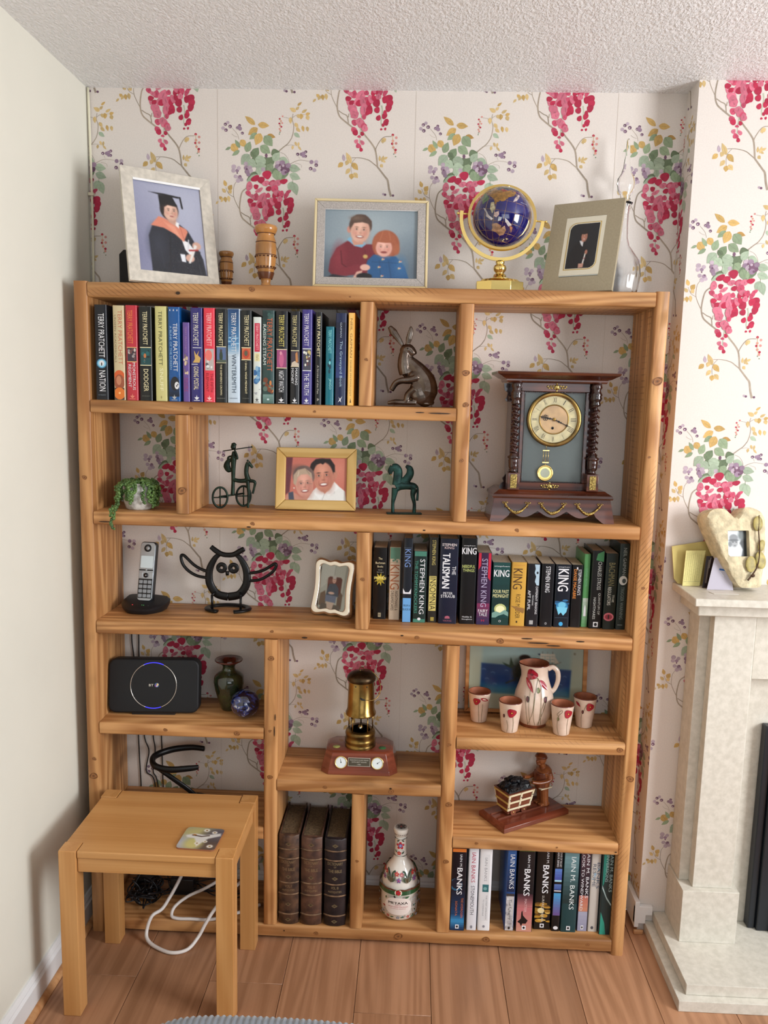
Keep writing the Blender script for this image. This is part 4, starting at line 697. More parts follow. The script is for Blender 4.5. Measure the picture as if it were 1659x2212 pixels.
R6 = [
 ((14, 14, 26), [*grad((20, 66, 110), (14, 14, 26), .2, .55, 8), *grad((10, 40, 76), (60, 150, 206), 0, .12, 5), *grad((60, 150, 206), (20, 66, 110), .12, .2, 4), el(.35, .56, .42, .075, (40, 96, 130)), el(.38, .57, .36, .065, (16, 24, 44)), rect(0, .95, 1, .99, (214, 120, 50)), vt('IAIN M.', .62, .92, .77, .16, W_), vt('BANKS', .56, .76, .44, .36, W_, .0005), vt('THE HYDROGEN', .78, .40, .16, .15, (206, 116, 66)), vt('SONATA', .40, .36, .18, .14, (206, 116, 66)), *pub()], 'dark blue hardback with orange band at top and glowing streak at foot', .240),
 ((226, 226, 232), [vt('IAIN BANKS', .5, .94, .58, .40, (180, 50, 76)), vt('STONEMOUTH', .5, .54, .19, .36, (60, 60, 70)), el(.5, .04, .12, .02, (140, 140, 150))], 'white hardback with dark pink name and grey title, bottom shelf', .240),
 ((236, 236, 238), [rect(.25, .12, .8, .92, (226, 226, 228)), vt('IAIN BANKS', .5, .88, .60, .22, (150, 150, 154)), rect(.28, .47, .78, .56, (50, 110, 116)), el(.5, .51, .15, .02, (120, 170, 170)), vt('THE STEEP APPROACH', .64, .43, .14, .10, (150, 150, 156)), vt('TO GARBADALE', .40, .38, .18, .10, (150, 150, 156)), el(.5, .05, .1, .016, (140, 140, 150))], 'white hardback with a small square teal picture on its spine', .240),
 ((40, 74, 130), [*grad((20, 36, 66), (50, 96, 160), .48, 1, 8), *grad((200, 196, 196), (200, 196, 196), 0, .44, 1), *speck(14, 30, 0, 0, 1, .45, [(180, 176, 180), (150, 146, 150), (226, 224, 224)], .2, .02), rect(0, .43, 1, .46, (60, 54, 54)), vt('IAIN BANKS', .56, .94, .52, .50, (226, 230, 236)), vt('The Quarry', .5, .39, .14, .36, (110, 106, 110)), el(.5, .035, .1, .016, K_)], 'hardback blue above and stony white below, standing apart after the gap', .236),
 ((18, 18, 24), [*grad((196, 120, 120), (60, 34, 44), .3, .46, 8), *grad((206, 150, 130), (196, 110, 116), 0, .3, 6), rect(0, .975, 1, 1, (130, 160, 60)), vt('IAIN M.', .62, .93, .77, .14, W_), vt('BANKS', .56, .76, .44, .36, W_, .0005), vt('MATTER', .54, .40, .24, .14, (226, 190, 190)), pol((20, 14, 16), (.1, .12), (.3, .16), (.32, .24), (.38, .26), (.42, .20), (.6, .16), (.72, .14), (.6, .10), (.4, .10), (.34, .065), (.26, .10)), *pub()], 'black and salmon pink hardback with a jagged black silhouette', .240),
 ((20, 18, 18), [*speck(15, 24, .05, .1, .95, .34, [(150, 110, 40), (190, 140, 50), (110, 76, 34), (214, 176, 90)], .25, .025), el(.4, .24, .2, .035, (240, 220, 160)), rect(0, 0, 1, .09, (14, 12, 12)), vt('IAIN M.', .66, .98, .83, .14, W_), vt('BANKS', .58, .81, .46, .36, W_, .0005), vt('SURFACE DETAIL', .5, .43, .09, .13, (206, 200, 190)), *pub()], 'black hardback with a golden explosion of light near its foot', .232),
 ((16, 16, 20), [vt('STATE OF THE ART', .72, .98, .80, .2, W_), vt(IB, .4, .98, .80, .24, W_), *grad((70, 80, 160), (90, 130, 200), .64, .78, 4), rect(.1, .62, .95, .64, (170, 220, 240)), *grad((60, 84, 150), (90, 120, 180), .52, .59, 3), rect(.1, .5, .95, .512, W_), *grad((110, 80, 140), (70, 160, 210), .2, .48, 8), el(.5, .045, .28, .022, W_)], 'thin black book with stacked blue panels on its spine', .234),
 ((30, 66, 70), [*grad((20, 44, 46), (120, 160, 168), .35, 1.0, 12), vt(IB, .62, .92, .28, .30, (226, 234, 234)), *pub()], 'dark teal hardback fading to misty blue with plain white name', .238),
 ((70, 66, 80), [*grad((16, 14, 26), (90, 60, 70), .45, 1, 8), *grad((206, 140, 110), (190, 110, 96), .25, .45, 4), *grad((150, 150, 176), (170, 170, 190), 0, .25, 5), vt(IB, .74, .99, .42, .28, W_), vt('LOOK TO WINDWARD', .30, .99, .26, .26, W_), *pub()], 'dusky pink and lilac hardback with two lines of white lettering', .232),
 ((206, 200, 192), [rect(0, 0, .05, 1, (160, 50, 60)), vt('BANKS', .76, .86, .54, .30, (60, 90, 120)), vt('RESUME', .36, .84, .56, .34, (70, 84, 100)), *speck(16, 7, .2, .6, .9, .86, [(150, 180, 200)], .2, .01), el(.45, .05, .14, .02, (80, 80, 90))], 'off white hardback with dark blue lettering beside the teal one', .234),
 ((36, 56, 58), [pol((40, 130, 116), (0, 1), (.5, 1), (.45, .80), (.2, .62), (0, .55)), pol((50, 160, 140), (0, .30), (.45, .14), (.6, .0), (0, 0)), ('p', ((0, .62), (.5, .46), (1, .36), (1, .34), (.5, .43), (0, .58)), (170, 196, 196)), vt(IB, .78, .97, .52, .28, (170, 200, 200)), vt('INVERSIONS', .42, .96, .64, .26, (170, 200, 200))], 'dark book with green curves, against right post on bottom shelf', .240),
]
D6 = [(0.0152, 0.057, -.200), (0.0623, 0.0905, -.196), (0.0939, 0.1285, -.195), (0.1698, 0.1961, -.190), (0.2006, 0.2475, -.192), (0.2529, 0.3005, -.178), (0.3023, 0.3262, -.184), (0.3275, 0.3712, -.185), (0.3747, 0.4042, -.178), (0.4053, 0.4325, -.178), (0.4343, 0.4655, -.189)]
for (x0, x1, y), (c, art, lb, h) in zip(D6, R6):
    book(1+x0, 1+x1, y, .0457, h+.010, .150, c, art, lb, G6)
# ---- three old leather volumes
m_lea = [mat('worn_brown_leather', (104, 74, 54), .5, var=(38, .5), bump=(160, .5, .001), col2=(50, 36, 32)), mat('tan_leather', (112, 78, 60), .5, var=(30, .4), bump=(160, .5, .001), col2=(66, 46, 40)), mat('black_leather', (52, 40, 40), .45, var=(34, .4), bump=(160, .5, .001), col2=(28, 24, 28))]
m_band = mat('rubbed_leather_edge', (140, 108, 80), .5, var=(60, .4), bump=(200, .4, .001))
m_gilt = print_mat('worn_gilt', .45, .5)
for i, (x0, x1, h, lb) in enumerate(((.531, .589, .268, 'thick antique leather volume, the most worn and browned of the old set'), (.5935, .654, .264, 'middle one of the three antique leather volumes, evenly brown'), (.6595, .722, .262, 'darkest antique leather volume, near black, beside the small divider'))):
    w = x1-x0-.002; D = .19; t = thing('antique_book', lb, 'book', ((x0+x1)/2, -.209, .0457), 0, 'antique leather volumes')
    n = 10; arc = [(-w/2+w*k/n, .010*(abs(2*k/n-1)**2.2)) for k in range(n+1)]
    out = arc+[(w/2, D), (w/2-.004, D), (w/2-.004, .016), (-w/2+.004, .016), (-w/2+.004, D), (-w/2, D)]
    nn = len(out); rr = random.Random(i); v = []; Z = [0, .003, .05, .1, .15, .2, h-.004, h]
    for z in Z:
        for k, (x, y) in enumerate(out): v.append((x, y+(.0022 if z in (0, h) and k <= n else 0)+(rr.uniform(-.0005, .0005)), z+(rr.uniform(-.0015, .001) if z == h and k <= n else 0)))
    f = [(j*nn+k, j*nn+(k+1) % nn, (j+1)*nn+(k+1) % nn, (j+1)*nn+k) for j in range(len(Z)-1) for k in range(nn)]
    strip_ = [(k, k+1, nn-3-(0 if k < n/2 else 0), ) for k in ()]
    # end caps as quads between spine arc and inner wall
    inn = nn-3; inr = nn-4
    cap = [tuple(range(0, n+1))+(inr, inn), (n, n+1, n+2, inr), (inn, nn-2, nn-1, 0)]
    top = (len(Z)-1)*nn
    f += [c[::-1] for c in cap]+[tuple(top+k for k in c) for c in cap]
    mm = M(); mm.add(v, f, True); mm.build('cover', m_lea[i], t, sharp=50)
    M().box(-w/2+.0045, w/2-.0045, .0165, D-.006, .004, h-.006).build('pages', m_pagesd, t)
    for z in (.033, .093, .128, .20, .228):
        if z > h-.02: continue
        mm = M(); P = [(x, y-.0012, z) for x, y in arc]; mm.tube(P, .0022, 8, n=1); mm.build('raised_band', m_band, t)
    def wrapf(u, v_, e, w=w): k = min(1, abs(2*u/w)); return (u, .010*k**2.2-.0006-e, v_)
    pr = Pr(.00004); gc = (146, 118, 84) if i < 2 else (150, 130, 96)
    pr.text('DICTIONARY', 0, .193-.003, w*.7, .009, gc); pr.text('OF', 0, .1805, w*.12, .005, gc); pr.text('THE BIBLE', 0, .171-.003, w*.62, .009, gc)
    pr.text('VOL. '+['I', 'II', 'III'][i], 0, .118, w*.34, .008, gc); pr.text('ANTIQUITIES', 0, .105, w*.62, .007, gc)
    for z in (.244, .146, .063) + ((.016,) if i != 1 else ()):
        pr.poly([(-.009, z), (0, z-.006), (.009, z), (0, z+.006)], tuple(k*.75 for k in gc)); pr.poly([(-.004, z), (0, z-.003), (.004, z), (0, z+.003)], tuple(k*.5 for k in gc))
    pr.build('gilt_lettering', t, m_gilt, wrap=wrapf)
# ================================================================== PICTURE FRAMES
m_photo = print_mat('photo_print', 0.22, 0.5, coat=0.35)
m_photom = print_mat('photo_print_matt', 0.45, 0.4)
m_blackb = mat('black_backing', (26, 24, 24), .7)
SKIN, SKIND = (226, 172, 148), (190, 130, 106)
def head(c, cx, cy, rx, ry, skin, hair, dark, smile=True, rot=0.0, eye=(60, 44, 40), look=0.0, teeth=True, shade=True):
    """a small painted face: shaded skin, brows, eyes, nose, mouth"""
    c.e(cx, cy, rx, ry, skin, soft=.12, rot=rot)
    if shade:
        c.e(cx+rx*.62, cy+ry*.1, rx*.42, ry*.8, dark, soft=1.0, al=.45, rot=rot); c.e(cx-rx*.72, cy, rx*.32, ry*.7, dark, soft=1.0, al=.3, rot=rot)
        c.e(cx-rx*.1, cy-ry*.45, rx*.5, ry*.3, tuple(min(255, x+18) for x in skin), soft=1.2, al=.6)
        c.e(cx, cy+ry*.92, rx*.6, ry*.2, dark, soft=1.2, al=.4)
    C, Sn = math.cos(rot), math.sin(rot)
    def at(u, v): u += look; return cx+u*rx*C-v*ry*Sn, cy+u*rx*Sn+v*ry*C
    for sx in (-.38, .38):
        x, y = at(sx, -.12); c.e(x, y, rx*.19, ry*.11, dark, soft=1.2, al=.7, rot=rot); c.e(x, y+ry*.01, rx*.14, ry*.045, (226, 216, 208), soft=.8, al=.7, rot=rot); c.e(x, y, rx*.075, ry*.055, eye, soft=.6, al=.95)
        x, y = at(sx, -.30); c.e(x, y, rx*.20, ry*.035, hair, soft=1.0, al=.75, rot=rot)
        x, y = at(sx*1.2, .22); c.e(x, y, rx*.24, ry*.16, (226, 130, 116), soft=1.4, al=.4)
    x, y = at(.03, .16); c.e(x+rx*.07, y-ry*.08, rx*.07, ry*.24, dark, soft=1.2, al=.4, rot=rot); c.e(x, y+ry*.03, rx*.17, ry*.055, dark, soft=1.0, al=.7, rot=rot)
    x, y = at(0, .50)
    if smile:
        c.e(x, y, rx*.40, ry*.13, (150, 66, 62), soft=.5, rot=rot)
        if teeth: c.e(x, y-ry*.02, rx*.31, ry*.07, (240, 234, 226), soft=.5, rot=rot)
        for q in (-1, 1): xx, yy = at(.45*q, .38); c.e(xx, yy, rx*.06, ry*.18, dark, soft=1.2, al=.5)
    else:
        c.e(x, y, rx*.28, ry*.07, (170, 84, 80), soft=.7, rot=rot)
def frame(name, label, loc, yaw, tilt, w, h, b, m_fr, depth=.015, inner=None, group=None, corner=0, bev=.002, miter=True):
    """leaning photograph frame; returns (thing, matrix of the tilted plane)"""
    t = thing(name, label, 'picture frame', (loc[0], loc[1], loc[2]+(depth+.003)*math.sin(tilt)), yaw, group); T = tiltT(tilt)
    iw, ih = w/2-b, b
    for nm, pts in (('frame_rail', [(-w/2, 0), (w/2, 0), (iw, b), (-iw, b)]), ('frame_rail', [(-w/2, h), (-iw, h-b), (iw, h-b), (w/2, h)]), ('frame_rail', [(-w/2, 0), (-iw, b), (-iw, h-b), (-w/2, h)]), ('frame_rail', [(w/2, 0), (w/2, h), (iw, h-b), (iw, b)])):
        cx, cz = sum(p[0] for p in pts)/4, sum(p[1] for p in pts)/4
        q = [(p[0], p[1]) for p in pts]
        long_x = abs(pts[0][0]-pts[1][0]) > abs(pts[0][1]-pts[1][1]) and abs(cx) < .001
        mm = M()
        o = None
        # own local axes so that the grain follows the rail
        loc_ = T @ Vector((cx, 0, cz))
        if abs(cx) < .001: mm.prism([(p[0]-cx, p[1]-cz) for p in q], 0, depth); o = mm.build(nm, m_fr, t, bevel=bev, loc=loc_, rot=(-tilt, 0, 0))
        else:
            mm.prism([(p[1]-cz, -(p[0]-cx)) for p in q], 0, depth); o = mm.build(nm, m_fr, t, bevel=bev, loc=loc_); o.rotation_euler = (Matrix.Rotation(-tilt, 4, 'X') @ Matrix.Rotation(-PI/2, 4, 'Y')).to_euler()
    return t, T
def backing(t, T, w, h, depth, m=m_blackb): M().box(-w/2+.003, w/2-.003, depth-.004, depth+.003, .003, h-.003, T=T).build('backing', m, t)
def strut(t, tilt, h, depth, m=m_blackb, w=.05, k=.62):
    top = Vector((0, math.sin(tilt)*h*k+depth+.003, math.cos(tilt)*h*k)); y2 = top.y+.05; z0 = -(depth+.003)*math.sin(tilt)+.0002
    mm = M(); a, b = w/2*.6, w/2
    mm.frustum([(-b, y2, z0), (b, y2, z0), (b, y2+.003, z0), (-b, y2+.003, z0)], [(-a, top.y-.001, top.z), (a, top.y-.001, top.z), (a, top.y+.002, top.z), (-a, top.y+.002, top.z)]); mm.build('easel_strut', m, t)
ZT_ = 1.8005
# --- graduation portrait
m_pearl = mat('pearl_frame', (222, 214, 200), .3, var=(60, .10), bump=(70, .5, .002), coat=.2)
t, T = frame('portrait_frame', 'large mottled cream frame with a graduate in mortarboard and orange hood', (.250, -.158, ZT_), math.radians(35), math.radians(14), .238, .300, .030, m_pearl, .012, bev=.0004)
backing(t, T, .238, .300, .012)
strut(t, math.radians(14), .30, .012, w=.11)
M().box(-.089, .089, -.0010, -.0002, .2665, .2725, T=T).build('top_strip', mat('white_strip', (250, 250, 250), .2), t)  # white strip stands in for the highlight along the top of the glass
c = Cv(120, 160, (330, 150, 805, 830), (150, 152, 182))
c.e(700, 300, 300, 420, (176, 180, 204), soft=1.4, al=.9); c.e(350, 700, 200, 300, (120, 122, 158), soft=1.5, al=.7)
c.p([(415, 830), (410, 560), (440, 480), (520, 440), (620, 440), (690, 490), (740, 590), (785, 700), (800, 830)], (30, 34, 46), 8)
c.e(470, 620, 60, 120, (48, 54, 70), soft=1.3, al=.7); c.ln([(560, 560), (540, 830)], 8, (20, 22, 32), .8); c.ln([(480, 540), (500, 800)], 6, (46, 52, 66), .7); c.ln([(740, 650), (760, 830)], 6, (50, 52, 62), .7)
c.p([(640, 560), (690, 580), (730, 640), (710, 700), (660, 640)], (236, 236, 238), 5); c.ln([(690, 560), (680, 640)], 8, (210, 212, 220))
c.p([(430, 480), (490, 405), (530, 415), (610, 450), (680, 480), (690, 500), (655, 578), (600, 530), (520, 490)], (232, 132, 102), 6)
c.p([(520, 440), (600, 470), (650, 575), (590, 520)], (244, 154, 122), 10, .8); c.ln([(600, 430), (640, 480), (660, 570)], 5, (200, 100, 74), .8)
c.p([(535, 380), (610, 400), (615, 470), (560, 440)], (206, 154, 132), 5); c.p([(610, 430), (632, 440), (628, 480), (606, 460)], (240, 240, 240), 4)
c.e(570, 345, 66, 80, (40, 28, 26), soft=.1)
head(c, 578, 358, 52, 72, (232, 184, 160), (60, 40, 34), (196, 140, 116), False, look=.12)
c.p([(520, 330), (512, 372), (530, 385), (536, 330), (560, 310), (620, 316), (630, 300), (520, 296)], (44, 30, 28), 4)
c.p([(500, 240), (598, 240), (632, 312), (560, 298), (506, 325)], (20, 20, 24), 4); c.p([(432, 227), (540, 226), (660, 236), (640, 248), (520, 240)], (16, 16, 20), 4); c.ln([(655, 240), (665, 320)], 12, (16, 16, 20))
c.p([(620, 675), (655, 675), (658, 735), (628, 732)], (232, 236, 244), 4); c.e(690, 700, 32, 30, (220, 168, 146), soft=.2); c.e(745, 600, 32, 30, (216, 164, 142), soft=.2)
c.p([(690, 740), (675, 740), (730, 590), (748, 600)], (232, 228, 222), 4); c.ln([(690, 640), (750, 632)], 12, (180, 40, 40)); c.p([(740, 640), (770, 640), (760, 690), (735, 680)], (30, 34, 44), 5)
c.grain(2).build('photograph', t, .178, .240, m_photo, T=T @ Matrix.Translation((0, .0045, .030)))
# --- turned wooden candlestick-like vase, and its twin hidden behind the portrait
m_turn = mat('turned_beech', (206, 142, 74), .25, var=(14, .25), coat=.4, bump=(120, .1, .0005)); m_burn = mat('burnt_line', (82, 44, 22), .4)
VP = [(.017, 0), (.018, .004), (.014, .008), (.0115, .014), (.013, .022), (.020, .040), (.0245, .058), (.0262, .075), (.0270, .092), (.0268, .108), (.0250, .122), (.0215, .132), (.0215, .136), (.0255, .140), (.0290, .147), (.0295, .153), (.0270, .158), (.0200, .160), (.018, .150), (.010, .13)]
def vase(label, loc, s=1.0):
    t = thing('turned_vase', label, 'vase', loc, 0, None)
    M().lathe([(a*s, b*s) for a, b in VP], 40).build('body', m_turn, t, sharp=60)
    for z, r0 in ((.030, .0168), (.050, .0236), (.084, .0269), (.116, .0262), (.1375, .0236)):
        M().lathe([(r0*s, z*s-.001), (r0*s+.0005, z*s-.0005), (r0*s+.0005, z*s+.0008), (r0*s, z*s+.001)], 40, cap=False).build('burnt_band', m_burn, t)
    mm = M()
    for z, rr_ in ((.080, .0268), (.0535, .0243)):
        for i in range(16):
            a = 2*PI*i/16; mm.ball((rr_*s*math.cos(a), rr_*s*math.sin(a), z*s), (.0032*s, .0032*s, .0019*s), 8, 6)
    mm.build('burnt_motif', m_burn, t)['kind'] = 'stuff'
    mm = M().lathe([(.0172*s, .024*s), (.0216*s, .038*s), (.0222*s, .041*s)], 40, cap=False); mm.build('dark_waist', mat('dark_turning', (96, 52, 26), .3, coat=.3), t)
    return t
vase('honey coloured turned wooden vase with burnt rings, between portrait and children photo', (.478, -.13, ZT_))
vase('second turned wooden vase, half hidden behind the right edge of graduate portrait', (.352, -.034, ZT_), .68)
# --- two children
m_linen = mat('linen_slip', (190, 182, 176), .7, var=(420, .16), bump=(500, .3, .0008)); m_gold = wood('gilt_wood', (190, 160, 110), (214, 190, 140), (232, 214, 170), rough=.35, blotch=.2)
t, T = frame('portrait_frame', 'wide frame with grey linen border showing two smiling children on blue', (.752, -.160, ZT_), math.radians(2), math.radians(11), .295, .232, .0065, m_gold, .018)
backing(t, T, .295, .232, .018)
for pts in ([(-.1405, .0068), (.1405, .0068), (.1195, .0265), (-.1195, .0265)], [(-.1405, .2252), (-.1195, .2055), (.1195, .2055), (.1405, .2252)], [(-.1405, .0068), (-.1195, .0265), (-.1195, .2055), (-.1405, .2252)], [(.1405, .0068), (.1405, .2252), (.1195, .2055), (.1195, .0265)]):
    M().prism(pts, .002, .011, T=T).build('linen_slip', m_linen, t, bevel=.001)
M().box(-.1197, .1197, .004, .0045, .2045, .2065, T=T).build('top_strip', MATS['white_strip'], t)  # thin white strip along the top of the opening
c = Cv(160, 122, (150, 355, 770, 825), (112, 132, 146))
c.e(470, 460, 330, 260, (158, 174, 182), soft=1.5, al=.9); c.e(200, 800, 200, 130, (76, 92, 106), soft=1.4, al=.8); c.e(760, 800, 150, 200, (86, 104, 120), soft=1.4, al=.8)
c.p([(180, 780), (190, 700), (230, 620), (300, 570), (400, 590), (470, 590), (500, 640), (470, 740), (430, 800), (210, 812)], (126, 34, 48), 8)
c.e(250, 690, 40, 90, (150, 46, 60), soft=1.3, al=.7); c.ln([(260, 640), (270, 730), (330, 770)], 8, (96, 24, 36), .8); c.ln([(420, 630), (440, 740)], 6, (98, 26, 38), .7)
c.p([(200, 800), (270, 760), (380, 730), (400, 775), (300, 812)], (136, 38, 52), 8)
c.p([(300, 560), (320, 540), (360, 590), (420, 575), (428, 590), (400, 614), (350, 604)], (118, 180, 214), 5); c.p([(330, 560), (345, 600), (410, 590), (400, 560)], (214, 150, 124), 5)
c.e(312, 490, 14, 24, (212, 140, 120), soft=.3); c.e(388, 460, 76, 76, (84, 62, 52), soft=.12)
head(c, 386, 498, 64, 82, (232, 178, 154), (110, 80, 62), (202, 138, 116), True, rot=.06)
c.p([(318, 460), (322, 410), (360, 386), (420, 388), (462, 430), (462, 490), (445, 450), (400, 438), (345, 445), (324, 480)], (88, 66, 56), 6); c.e(360, 410, 40, 18, (130, 104, 84), soft=1.3, al=.6)
c.p([(160, 830), (210, 800), (340, 826)], (36, 40, 50), 8); c.e(425, 675, 16, 14, (206, 170, 90), soft=.4)
c.e(560, 590, 92, 100, (170, 86, 56), soft=.1); c.e(632, 620, 22, 40, (180, 96, 62), soft=.4)
c.p([(440, 700), (480, 660), (560, 668), (630, 670), (690, 740), (720, 828), (460, 828), (430, 740)], (30, 88, 146), 8)
c.e(660, 740, 40, 60, (46, 110, 170), soft=1.3, al=.6); c.ln([(520, 700), (530, 820)], 5, (18, 62, 112), .7); c.ln([(580, 700), (600, 820)], 5, (18, 62, 112), .7); c.ln([(470, 710), (640, 716)], 5, (20, 66, 118), .7)
head(c, 548, 612, 54, 62, (238, 176, 158), (150, 90, 60), (214, 140, 122), True, teeth=False)
c.p([(476, 600), (480, 540), (510, 505), (570, 494), (622, 530), (630, 590), (612, 575), (560, 578), (500, 572), (490, 610)], (176, 92, 60), 6)
c.ln([(540, 500), (520, 560)], 5, (206, 124, 84), .6); c.ln([(580, 500), (590, 560)], 5, (206, 124, 84), .6)
c.e(425, 750, 34, 22, (232, 176, 156), soft=.2); c.p([(345, 822), (370, 780), (410, 770), (400, 800), (368, 828)], (224, 168, 148), 5); c.e(420, 812, 52, 24, (24, 24, 30), soft=.2)
for x, y in ((545, 690), (520, 745), (655, 750), (540, 806), (660, 705)): c.e(x, y, 10, 6, (226, 214, 190), soft=.5); c.e(x+3, y-3, 5, 3, (190, 50, 50), soft=.5); c.e(x-7, y+5, 4, 4, (220, 180, 80), soft=.5)
c.grain(2).build('photograph', t, .239, .179, m_photo, T=T @ Matrix.Translation((0, .008, .0265)))
# --- young man, oblique frame
m_khaki = mat('khaki_frame', (172, 160, 134), .5, var=(200, .04)); m_ivory = mat('ivory_mount', (232, 226, 206), .6)
t, T = frame('portrait_frame', 'flat khaki frame angled left, young man in black against a dark backdrop', (1.278, -.150, ZT_), math.radians(-29), math.radians(17), .186, .248, .042, m_khaki, .011, bev=.0003)
backing(t, T, .186, .248, .011, m_ivory); strut(t, math.radians(17), .248, .011)
M().prism(rrect(-.0545, .0435, .0545, .2075, .001), .001, .0025, T=T).build('silver_fillet', mat('pale_silver', (206, 214, 210), .3, .6), t)
M().prism(rrect(-.052, .046, .052, .205, .001), -.0002, .0012, T=T).build('mount', m_ivory, t)
sh = lambda k: [(x*1.11, z) for x, z in _sh(k)]
_sh = lambda k: [(x, z) for x, z in rrect(-.038+k, .060+k, .038-k, .190-k, .0012)][:0] or ([(.038-k, .190-k), (-.018, .190-k)]+[(-.018-(.020-k)*math.sin(a), .170+(.020-k)*math.cos(a)) for a in [PI/2*i/6 for i in range(1, 7)]]+[(-.038+k, .060+k), (.018, .060+k)]+[(.018+(.020-k)*math.sin(a), .080-(.020-k)*math.cos(a)) for a in [PI/2*i/6 for i in range(1, 7)]])
M().prism(sh(0), -.0006, 0, T=T).build('gold_line', mat('gold_line', (206, 180, 110), .35, .5), t); M().prism(sh(.0022), -.0009, -.0003, T=T).build('mount_edge', m_ivory, t)
c = Cv(70, 110, (340, 995, 740, 1460), (24, 28, 34))
c.p([(350, 1460), (380, 1330), (440, 1200), (500, 1180), (560, 1200), (640, 1330), (700, 1460)], (14, 15, 20), 8)
c.p([(495, 1175), (550, 1170), (545, 1235), (520, 1215)], (226, 226, 230), 5); c.e(548, 1115, 48, 52, (30, 22, 20), soft=.12)
head(c, 550, 1135, 38, 50, (206, 140, 112), (40, 28, 24), (160, 96, 76), True)
c.e(545, 1092, 40, 20, (34, 26, 24), soft=.3); c.e(600, 1290, 18, 24, (190, 120, 96), soft=.3); c.p([(565, 1400), (585, 1300), (600, 1310), (585, 1405)], (226, 220, 214), 4); c.p([(522, 1400), (590, 1400), (585, 1440), (525, 1445)], (206, 150, 130), 5); c.ln([(575, 1350), (610, 1350)], 5, (150, 40, 44))
def inside(x, z):
    P = sh(.004); z += .062-.002; ins = False
    for i in range(len(P)):
        (x1, z1), (x2, z2) = P[i-1], P[i]
        if (z1 > z) != (z2 > z) and x < (x2-x1)*(z-z1)/(z2-z1)+x1: ins = not ins
    return ins
c.grain(2).build('photograph', t, .082, .128, m_photo, T=T @ Matrix.Translation((0, -.0011, .060)), keep=inside)
# --- couple in plain oak frame
m_oakf = wood('pale_oak_frame', (160, 122, 60), (198, 160, 92), (216, 182, 116), rough=.5, fine=90, broad=12, blotch=.25)
t, T = frame('portrait_frame', 'plain pale oak frame with laughing couple, woman short blond, man in white shirt', (.610, -.095, 1.2109), math.radians(3), math.radians(11), .222, .172, .027, m_oakf, .016, bev=.003)
backing(t, T, .222, .172, .016); strut(t, math.radians(11), .172, .016, k=.7)
c = Cv(150, 105, (190, 240, 700, 600), (206, 110, 92))
c.p([(190, 240), (245, 240), (225, 530), (190, 560)], (110, 50, 60), 8); c.e(640, 330, 90, 110, (224, 134, 110), soft=1.5, al=.7)
c.p([(370, 600), (420, 520), (460, 480), (600, 440), (640, 480), (690, 520), (700, 600)], (232, 232, 228), 6); c.ln([(520, 540), (500, 598)], 4, (180, 180, 180)); c.ln([(610, 480), (600, 540)], 5, (200, 200, 198)); c.p([(470, 470), (520, 545), (620, 470), (600, 430), (480, 440)], (206, 134, 108), 6)
c.p([(455, 480), (515, 548), (480, 596), (430, 540)], (240, 240, 238), 5); c.p([(600, 440), (640, 490), (560, 560), (520, 548)], (240, 240, 238), 5)
c.e(494, 340, 104, 96, (40, 30, 30), soft=.1); c.e(606, 380, 16, 38, (206, 130, 104), soft=.3)
head(c, 506, 402, 86, 128, (216, 140, 112), (50, 36, 34), (170, 96, 76), True, rot=-.12, look=-.05)
c.p([(392, 340), (400, 290), (440, 250), (560, 245), (600, 300), (602, 360), (585, 355), (560, 290), (520, 275), (500, 296), (480, 286), (440, 300), (408, 380)], (38, 28, 28), 7)
c.e(340, 400, 92, 92, (120, 96, 90), soft=.1); c.e(300, 350, 70, 40, (96, 76, 70), soft=1.2, al=.7)
c.p([(190, 600), (200, 560), (250, 530), (330, 580), (390, 570), (370, 600)], (206, 140, 118), 8); c.p([(215, 540), (255, 530), (265, 600), (220, 600)], (70, 76, 96), 6)
head(c, 348, 470, 74, 108, (226, 158, 136), (150, 120, 100), (180, 110, 92), True, rot=-.1)
c.p([(255, 460), (256, 390), (290, 345), (350, 330), (405, 370), (415, 420), (370, 380), (320, 385), (290, 410), (275, 480)], (186, 160, 134), 7); c.ln([(300, 360), (290, 400)], 6, (226, 206, 180), .7); c.ln([(360, 345), (390, 380)], 6, (150, 124, 104), .7)
c.ln([(300, 452), (345, 456)], 3, (120, 100, 90), .7); c.ln([(370, 458), (415, 462)], 3, (120, 100, 90), .7); c.e(262, 500, 6, 6, (230, 226, 214), soft=.5)
c.grain(2).build('photograph', t, .168, .118, m_photom, T=T @ Matrix.Translation((0, .006, .027)))
# --- wavy silver frame
m_silver = mat('polished_silver', (236, 226, 212), .16, .95)
t = thing('portrait_frame', 'small wavy edged silver frame with an elderly person seated in armchair', 'picture frame', (.655, -.108, .9141+.0028), math.radians(-20)); tl = math.radians(13); T = tiltT(tl)
def wavy(s, w=.063, h=.163):
    P = []
    key = [(-w, .012), (-.052, .001), (-.034, .003), (-.018, .0065), (0, .003), (.018, .0065), (.034, .003), (.052, .001), (w, .012), (w-.002, .04), (w-.0045, .08), (w-.002, .12), (w, h-.013), (.052, h-.001), (.034, h-.003), (.018, h-.0065), (0, h-.002), (-.018, h-.0065), (-.034, h-.003), (-.052, h-.001), (-w, h-.013), (-w+.002, .12), (-w+.0045, .08), (-w+.002, .04)]
    return [(p.x*s, (p.z-h/2)*s+h/2) for p in catmull([(a, 0, b) for a, b in key], 4, True)]
A_, B_, C_ = wavy(1), wavy(.90), wavy(.70)
C_ = [(x*1.0, (z-.0815)*1.14+.0815) for x, z in C_]
